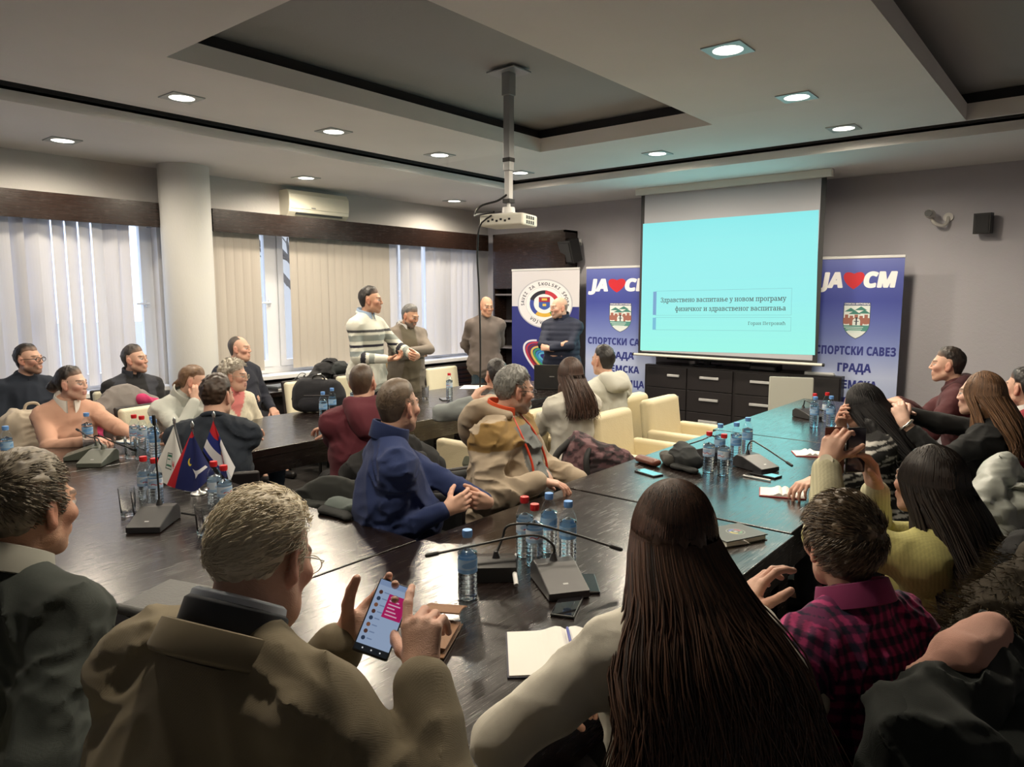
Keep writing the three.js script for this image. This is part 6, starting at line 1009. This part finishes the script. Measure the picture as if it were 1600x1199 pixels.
person({ label: 'person with short cropped hair in a pink and navy checked shirt', female: true, head: [-0.45, 1.10, -1.80], turn: -2.05, yaw: -0.3, pitch: 0.08, lean: 0.12, near: 2, hs: 1.0,
  hair: { c: [0.22, 0.16, 0.10], c2: [0.014, 0.010, 0.008], t: 0.017, top: 0.012, nape: -0.09, sideT: 0.9, amp: 0.014, fq: [70, 70, 70], tuft: 4200, tl: 0.034, tr: 0.0017, lift: 0.42, flow: (p) => [0.6, p[1] > 0.05 ? 0.1 : -0.6, 0.55] },
  top: { name: 'shirt', t: 0.022, sl: 0.012, cell: 0.005, fold: 0.012, col: (c, tg, t) => (tg === 'torso' ? plaid(Math.atan2(c[0], c[2] + 0.4) * 0.42 + 5, c[1] + 5) : plaid(t * 0.29 + 5, c[2] + c[0] * 0.6 + 5)), collars: [['shirt', [0.2, 0.02, 0.09], 1.12]] },
  chair: [tc0, 'taupe padded chair under the person in the checked shirt'],
  L: { W: [-0.56, 1.0, -1.47], P: [0.2, -0.9, 0.6], F: [0.1, 0.75, -0.62], N: [0.45, 0.1, -0.75], g: { curl: [[0.35, 0.5, 0.35], [0.45, 0.55, 0.4], [0.55, 0.6, 0.4], [0.65, 0.6, 0.4]], spread: 0.16, thumb: [0.85, 0.5, 0.2] } } });
person({ label: 'woman with very long straight brown hair in a white sweater, from behind', female: true, head: [-0.66, 1.20, -1.33], turn: -2.2, yaw: -0.35, pitch: 0.1, lean: 0.2, near: 2, spine: 0.52,
  hair: { c: [0.09, 0.045, 0.028], c2: [0.025, 0.014, 0.01], t: 0.008, long: -0.4, side: 0.0, amp: 0.006, fq: [120, 12, 120], cones: [[[0, 0.0, -0.035], [0, -0.14, -0.05], 0.07, 0.08, 0.05], [[0, -0.02, -0.055], [0, -0.2, -0.085], 0.082, 0.1, 0.05], [[0, -0.14, -0.075], [0, -0.3, -0.14], 0.11, 0.12, 0.05, [0, 0.3, 0.95], 0.45], [[0, -0.3, -0.14], [0.0, -0.36, -0.15], 0.11, 0.06, 0.05, [0, 0.2, 0.98], 0.4]], strands: longStrands(4600, 0.34, 0.0025, [0.115, 0.055, 0.033], [0.014, 0.008, 0.006], 0.165, 0, { back: -0.15, fwd: 0.04, az: 2.3, wave: 0.028, tip: 0.06 }) },
  top: { t: 0.018, sl: 0.01, fold: 0.009, ff: 8, c: [0.66, 0.63, 0.54], collars: [['crew', [0.66, 0.63, 0.54]]] }, chair: [tc0, 'taupe padded chair under the woman in the white sweater with long hair', 0.1, 0.06],
  L: { W: [-0.93, 0.80, -1.22], P: [-0.45, -0.55, 0.75], F: [0.5, -0.1, -0.8], N: [0, -1, 0], g: HAND.soft }, R: { W: [-0.7, 0.78, -1.6], P: [0.9, -0.4, -0.4], N: [0, -1, 0] } });
// ---------- foreground men ----------
person({ label: 'elderly man with thin white hair in a tan blazer typing on a phone, from behind', head: [-1.18, 1.21, -0.70], turn: 3.42, yaw: 0.02, pitch: 0.42, roll: -0.1, lean: 0.25, fat: 0.07, near: 2, neckFat: 1.2, jowl: true, hs: 1.0, shoulder: 0.2, skin: 'fair', glasses: { c: [0.5, 0.45, 0.35], r: 0.0012 },
  hair: { fade: 0, c: [0.85, 0.77, 0.6], c2: [0.5, 0.42, 0.3], t: 0.011, top: 0.002, nape: -0.07, amp: 0.006, recede: 0.02, tuft: 3200, tl: 0.045, tr: 0.0011, lift: 0.08, flow: (p) => [p[0] > 0 ? 0.5 : 0.35, -0.4, -0.7] },
  top: { name: 'blazer', t: 0.034, sl: 0.02, fold: 0.02, ff: 7, c: [0.20, 0.165, 0.105], cell: 0.008, hem: 0.12, collars: [['stand', [0.42, 0.46, 0.52], 1.12, 0.9, [0, -0.004, -0.004]], ['stand', [0.03, 0.033, 0.04], 1.22, 1.2, [0, -0.022, -0.008]], ['blazer', [0.20, 0.165, 0.105], 1.36, 1.5, [0, -0.022, -0.008]]] }, legs: [0.03, 0.03, 0.035], chair: [sc0, 'padded chair under the elderly man in the tan blazer'],
  R: { W: [-0.865, 1.045, -0.80], P: [0.9, -0.9, 0.2], F: [-0.42, 0.75, -0.42], N: [-0.25, -0.5, -0.75], g: HAND.point }, L: { W: [-1.09, 1.03, -0.80], P: [-0.6, -0.9, 0.3], F: [0.3, 0.5, -0.8], N: [0.55, 0.5, 0.6], g: HAND.hold } });
person({ label: 'grey haired man in a dark green-grey sweater at the lower left edge, from behind', head: [-1.86, 1.22, -0.52], turn: 3.6, yaw: -0.05, pitch: 0.1, lean: 0.2, fat: 0.06, near: 2, neckFat: 1.15, skin: 'tan', hs: 1.0,
  hair: { c: [0.34, 0.295, 0.22], c2: [0.06, 0.048, 0.038], t: 0.013, top: 0.004, nape: -0.075, amp: 0.009, fq: [80, 80, 40], recede: 0.02, tuft: 3600, tl: 0.026, tr: 0.0014, lift: 0.25, flow: () => [0.2, -0.3, 0.8] },
  top: { t: 0.03, sl: 0.016, fold: 0.012, c: [0.035, 0.043, 0.038], collars: [['shirt', [0.32, 0.32, 0.28], 1.12]] }, legs: [0.22, 0.19, 0.13], chair: [sc0, 'padded chair under the man in the dark green-grey sweater'],
  R: { W: [-1.66, 0.82, -0.60], P: [0.6, -0.8, 0.5], F: [-0.1, 0.6, -0.75], N: [-0.9, 0, -0.2], g: HAND.grip }, L: { W: [-1.86, 0.8, -0.72] } });
// ---------- bags, coats and caps ----------
function soft(name, label, cat, p, turn, parts) {
  const t = thing(name, label, cat, p, turn);
  for (const q of parts) { const F = new Field(); for (const c of q.c || []) F.cone(c[0], c[1], c[2], c[3] ?? c[2], c[4] ?? 0.04, c[5] || null, c[6] ?? 1); for (const e of q.e || []) F.ell(e[0], e[1], e[2] ?? 0.04); F.disp = q.quilt ? (x, y, z) => 0.018 * sqrt(abs(sin((y * 1.0 + x * 0.3) * PI / q.quilt))) - 0.008 + folds(q.f ?? 0.012, 12)(x, y, z) : folds(q.f ?? 0.018, q.ff ?? 8); if (q.col) F.color = q.col; obj(q.n, meshField(F, q.cell ?? 0.01), q.m || (q.col ? vcCloth : cloth(q.k, q.r ?? 0.85)), t); }
  return t;
}
const F3 = [0, 0, 1];
// coat over a chair back: chair frame, faces +z
const coatParts = (k, o = {}) => [
  { n: 'coat_body', k, f: o.f ?? 0.02, m: o.m, quilt: o.quilt, c: [[[-0.2, 0.86, -0.27], [0.2, 0.86, -0.27], 0.06], [[-0.19, 0.8, -0.3], [0.19, 0.8, -0.3], 0.075, 0.075, 0.05], [[-0.17, 0.4, -0.33], [0.17, 0.4, -0.33], 0.085, 0.085, 0.12], [[0, 0.85, -0.28], [0, 0.35, -0.34], 0.19, 0.21, 0.05, F3, 0.42]] },
  { n: 'sleeve', k, f: o.f ?? 0.018, m: o.m, quilt: o.quilt, c: [[[-0.23, 0.82, -0.28], [-0.29, 0.42, -0.27], 0.065, 0.055]] }, { n: 'sleeve', k, f: o.f ?? 0.018, m: o.m, quilt: o.quilt, c: [[[0.23, 0.82, -0.28], [0.28, 0.45, -0.3], 0.065, 0.055]] },
  { n: 'hood', k, f: o.f ?? 0.02, m: o.m, quilt: o.quilt, c: [[[-0.1, 0.88, -0.36], [0.1, 0.88, -0.36], 0.06, 0.06, 0.05], [[-0.05, 0.78, -0.39], [0.05, 0.78, -0.39], 0.06, 0.06, 0.06]] }];
{ const k = [0.014, 0.018, 0.016], t = soft('dark_coat', 'dark green-black coat with salmon pink fleece lining hung on a chair at lower right', 'coat', [-0.45, 0, -1.78], -1.75, [
  { n: 'coat_body', k, f: 0.03, c: [[[-0.2, 0.87, -0.29], [0.2, 0.87, -0.29], 0.07], [[-0.19, 0.8, -0.32], [0.19, 0.8, -0.32], 0.085, 0.085, 0.05], [[-0.17, 0.4, -0.35], [0.17, 0.4, -0.35], 0.095, 0.095, 0.12], [[0, 0.78, -0.3], [0, 0.35, -0.35], 0.19, 0.22, 0.05, F3, 0.45]] },
  { n: 'sleeve', k, f: 0.022, c: [[[0.22, 0.85, -0.26], [0.27, 0.5, -0.24], 0.075, 0.06]] }, { n: 'sleeve', k, f: 0.02, c: [[[-0.23, 0.76, -0.28], [-0.28, 0.42, -0.27], 0.065, 0.055]] },
  { n: 'collar', k, f: 0.02, c: [[[0.02, 0.83, -0.4], [0.2, 0.8, -0.36], 0.055, 0.05, 0.05], [[-0.2, 0.82, -0.36], [0.02, 0.83, -0.4], 0.05, 0.055]] },
  { n: 'lining', k: [0.5, 0.27, 0.21], f: 0.012, ff: 6, c: [[[-0.11, 0.955, -0.29], [0.06, 0.965, -0.29], 0.045, 0.05, 0.05, [0, 1, 0], 0.85], [[0.07, 0.97, -0.29], [0.12, 0.91, -0.25], 0.034, 0.03, 0.02]] }]); }
{ const fur = (list, n) => locks(n, () => { const s = list[floor(rnd() * list.length)], u = rnd(), a = rr(0, PI * 2), r = s[2], c = lerp3(s[0], s[1], u), d = norm([cos(a), rr(-0.4, 1), sin(a)]), p = add(c, d, r * 0.8), L = rr(0.04, 0.085); return [p, add(add(p, d, L * 0.5), [rr(-1, 1), rr(-1, 0.4), rr(-1, 1)], 0.008), add(add(p, d, L), [rr(-1, 1), -1, rr(-1, 1)], 0.02)]; }, 0.0014, 3, [0.13, 0.095, 0.045], [0.025, 0.018, 0.01], 3);
  const rolls = [[[-0.2, 0.93, -0.3], [0.05, 0.97, -0.33], 0.06], [[0.05, 0.97, -0.33], [0.22, 0.9, -0.3], 0.06], [[0.22, 0.9, -0.3], [0.3, 0.78, -0.22], 0.05], [[-0.2, 0.93, -0.3], [-0.28, 0.84, -0.2], 0.05]];
  const t = soft('fur_parka', 'black parka with a brown fur trimmed hood hung behind the woman in yellow', 'coat', [-0.40, 0, -2.45], -1.75, [...coatParts([0.012, 0.012, 0.013]), { n: 'hood_lining', k: [0.035, 0.026, 0.014], f: 0.02, c: rolls.map((r) => [r[0], r[1], r[2]]) }]);
  obj('fur_trim', fur(rolls, 9000), hairMat, t).userData.kind = 'stuff'; }
soft('puffer_jacket', 'pale grey puffer jacket with hood hung on a chair at the right edge', 'jacket', [-0.55, 0.02, -3.46], -1.7, coatParts([0.36, 0.38, 0.35], { quilt: 0.075, f: 0.024, m: M([0.36, 0.38, 0.35], 0.5) }));
soft('black_coat', 'black coat hung over the chair of the man in the maroon hoodie', 'coat', [-3.26, -0.1, -2.72], -2.0, coatParts([0.008, 0.008, 0.009]));
soft('grey_coat', 'grey coat with a bright pink lining hung behind the bent woman', 'coat', [-5.33, 0, -2.26], 1.7, [...coatParts([0.22, 0.2, 0.19], { f: 0.022 }), { n: 'lining', k: [0.5, 0.03, 0.13], f: 0.01, c: [[[0.1, 0.92, -0.22], [0.27, 0.82, -0.22], 0.05], [[-0.24, 0.86, -0.24], [-0.27, 0.5, -0.22], 0.05]] }]);
soft('brown_coat', 'brown coat hung over a chair behind the grey blazer man', 'coat', [-5.66, -0.02, -5.0], 1.57, coatParts([0.2, 0.13, 0.06], { f: 0.018 }));
soft('black_coats', 'heap of black jackets lying on the side table beside the striped sweater man', 'coat', [-6.2, TH - 0.01, -4.55], 0.3, [{ n: 'coat_body', k: [0.012, 0.012, 0.014], f: 0.03, c: [[[-0.1, 0.08, -0.25], [0.0, 0.08, 0.3], 0.11, 0.1, 0.1], [[-0.05, 0.17, -0.1], [0.02, 0.2, 0.18], 0.1, 0.09, 0.08]] }, { n: 'sleeve', k: [0.02, 0.022, 0.024], f: 0.02, c: [[[0.12, 0.06, -0.3], [0.1, 0.09, 0.1], 0.055, 0.05]] }, { n: 'collar', k: [0.035, 0.04, 0.042], f: 0.018, c: [[[0.08, 0.22, -0.05], [0.06, 0.2, 0.14], 0.06, 0.05]] }]);
soft('black_coat', 'black coat lying over a chair behind the old man, below the man in maroon', 'coat', [-3.0, -0.2, -2.2], -2.3, coatParts([0.014, 0.016, 0.014]));
// bags
{ const t = soft('shoulder_bag', 'black fabric shoulder bag standing on the left table before the cream chair', 'bag', [-4.92, TH, -3.46], 0.75, [{ n: 'bag_body', k: [0.014, 0.015, 0.02], f: 0.008, c: [[[-0.13, 0.09, 0], [0.13, 0.09, 0], 0.085, 0.085, 0.03, F3, 0.7], [[-0.11, 0.19, -0.01], [0.11, 0.19, -0.01], 0.08, 0.075, 0.08, F3, 0.65]] }, { n: 'front_pocket', k: [0.018, 0.019, 0.026], f: 0.006, c: [[[-0.1, 0.08, 0.05], [0.1, 0.08, 0.05], 0.055, 0.055, 0.02, F3, 0.5]] }]); obj('handle', tube([[-0.05, 0.26, 0], [-0.03, 0.3, 0], [0.04, 0.3, 0], [0.06, 0.26, 0]], 0.008, 16, 8), black, t); obj('zip', box(0.2, 0.004, 0.004, 0, 0.15, 0.078), steel, t); obj('clasp', tube([[0.0, 0.31, 0.0], [0.03, 0.315, 0.0]], 0.007, 4, 8), steel, t); }
{ const cam = (x, y, z) => { const n = noise(x * 28, y * 28 + 3, z * 28) + 0.35 * noise(x * 70, y * 70, z * 70); return n > 0.78 ? [0.19, 0.105, 0.115] : n > 0.6 ? [0.085, 0.042, 0.05] : [0.022, 0.014, 0.017]; };
  const t = soft('backpack', 'dark maroon patterned backpack hanging on the front of the cream armchair', 'backpack', [-2.3, 0.44, -3.62], 0.6, [{ n: 'main_pocket', col: cam, f: 0.016, c: [[[-0.12, 0.12, 0], [0.12, 0.12, 0], 0.14, 0.14, 0.05], [[-0.1, 0.28, -0.02], [0.1, 0.24, 0.02], 0.12, 0.1, 0.09], [[-0.14, 0.36, -0.03], [-0.06, 0.34, 0], 0.055, 0.05, 0.06]] }, { n: 'front_pocket', col: cam, f: 0.014, c: [[[0.05, 0.12, 0.11], [0.2, 0.14, 0.06], 0.085, 0.08]] }]);
  obj('strap', tube([[-0.18, 0.38, 0.0], [-0.26, 0.3, 0.06], [-0.27, 0.16, 0.08], [-0.2, 0.04, 0.1]], 0.022, 24, 8), M([0.012, 0.012, 0.013], 0.7), t); obj('strap', tube([[-0.04, 0.38, 0.02], [-0.08, 0.3, 0.13], [-0.06, 0.15, 0.17]], 0.018, 24, 8), M([0.012, 0.012, 0.013], 0.7), t); obj('piping', tube([[0.09, 0.24, 0.13], [0.04, 0.2, 0.19], [0.03, 0.12, 0.21], [0.06, 0.05, 0.2]], 0.006, 20, 6), M([0.5, 0.48, 0.05], 0.5), t); }
{ const t = soft('beige_backpack', 'beige backpack hanging behind the woman in peach', 'backpack', [-5.58, 0.55, -1.62], 1.6, [{ n: 'main_pocket', k: [0.5, 0.43, 0.34], f: 0.014, c: [[[-0.12, 0.1, 0], [0.12, 0.1, 0], 0.13, 0.13, 0.05], [[-0.1, 0.28, 0], [0.1, 0.28, 0], 0.11, 0.1, 0.1]] }, { n: 'front_pocket', k: [0.5, 0.43, 0.34], f: 0.012, c: [[[-0.08, 0.1, -0.12], [0.08, 0.1, -0.12], 0.08]] }]); obj('handle', tube([[-0.05, 0.37, 0], [-0.03, 0.42, 0], [0.03, 0.42, 0], [0.05, 0.37, 0]], 0.01, 16, 8), cloth([0.5, 0.43, 0.34]), t); }
{ const t = soft('flat_cap', 'dark grey ear-flap cap lying on the right table beside the bottles', 'cap', [-1.75, TH, -3.62], -0.5, [{ n: 'crown', k: [0.022, 0.026, 0.028], f: 0.012, cell: 0.006, c: [[[-0.05, 0.055, 0], [0.09, 0.05, 0.0], 0.05, 0.045, 0.04], [[-0.02, 0.08, -0.01], [0.05, 0.075, 0], 0.045, 0.035, 0.05]] }, { n: 'ear_flap', k: [0.06, 0.058, 0.052], f: 0.01, cell: 0.006, c: [[[-0.13, 0.035, 0.02], [-0.03, 0.035, 0.07], 0.034, 0.032]] }, { n: 'brim', k: [0.016, 0.018, 0.018], f: 0.006, cell: 0.006, c: [[[0.03, 0.018, 0.07], [0.15, 0.018, 0.04], 0.03, 0.026, 0.03, [0, 1, 0], 0.5]] }]); obj('tag', box(0.022, 0.022, 0.003, 0.085, 0.07, 0.047).rotateX(-0.1), M([0.4, 0.4, 0.36], 0.7), t); }
soft('knit_cap', 'grey-green cap lying at the table edge behind the man in the blue sweater', 'cap', [-2.5, TH, -1.9], 0.2, [{ n: 'crown', k: [0.13, 0.16, 0.15], f: 0.012, cell: 0.007, c: [[[-0.07, 0.03, 0], [0.07, 0.035, 0], 0.045, 0.045, 0.04, [0, 1, 0], 0.7]] }, { n: 'brim', k: [0.03, 0.032, 0.032], f: 0.01, cell: 0.007, c: [[[-0.09, 0.014, 0.06], [0.06, 0.014, 0.08], 0.03, 0.026, 0.03, [0, 1, 0], 0.5]] }]);
// ---------- phones held up ----------
{ const scr = canvas(256, 512, (c, w, h) => { c.fillStyle = '#a9bede'; c.fillRect(0, 0, w, h); c.fillStyle = '#8fa6cc'; c.fillRect(0, 0, w, 40); c.fillStyle = '#fff'; c.font = 'bold 20px sans-serif'; for (let i = 0; i < 8; i++) { c.fillStyle = ['#5a3a30', '#30405a', '#8a5a40'][i % 3]; c.beginPath(); c.arc(36, 90 + i * 48, 15, 0, 7); c.fill(); c.fillStyle = '#7f94b8'; c.fillRect(62, 82 + i * 48, 40, 8); } c.fillStyle = '#c0206a'; c.fillRect(104, 84, 150, 170); c.fillStyle = '#f0c0d4'; for (let i = 0; i < 6; i++) c.fillRect(122, 100 + i * 25, 60 + (i % 3) * 18, 9); c.fillStyle = '#1a2026'; c.fillRect(0, 468, w, 44); c.fillStyle = '#fff'; for (let i = 0; i < 3; i++) { c.beginPath(); c.arc(60 + i * 68, 490, 6, 0, 7); c.fill(); } });
  const t = phone('phone with a bright chat screen in the hands of the elderly man', -1.01, 1.09, -0.84, 0, M([0.02, 0.02, 0.02], 0.1, { emissive: new THREE.Color(1, 1, 1), emissiveMap: scr, emissiveIntensity: 0.55 }));
  const m = t.children[1]; { const g = new THREE.PlaneGeometry(0.068, 0.144).rotateX(-PI / 2).translate(0, 0.0096, 0); m.geometry = g; }
  t.quaternion.setFromRotationMatrix(new THREE.Matrix4().makeBasis(...(() => { const n = norm([0.62, 0.62, 0.48]), up = norm([-0.14, 0.75, -0.62]); const zz = norm(add([-up[0], -up[1], -up[2]], n, dot(up, n))); const x = cross(n, zz); return [V(...x), V(...n), V(...zz)]; })()));
  t.scale.setScalar(0.94);
  const s = phone('dark phone held up in a brown flip case by the woman in yellow', -0.605, 1.19, -2.53, 0, M([0.03, 0.03, 0.06], 0.08));
  s.quaternion.setFromRotationMatrix(new THREE.Matrix4().makeBasis(...(() => { const n = norm([0.75, 0.05, 0.55]), up = [0.05, 1, 0]; const zz = norm(add([-up[0], -up[1], -up[2]], n, dot(up, n))); const x = cross(n, zz); return [V(...x), V(...n), V(...zz)]; })()));
  obj('case_flap', rbox(0.078, 0.004, 0.156, 0.002, -0.08, 0.002, 0, 1), M([0.13, 0.04, 0.028], 0.5), s);
}
renderer.render(scene, camera);
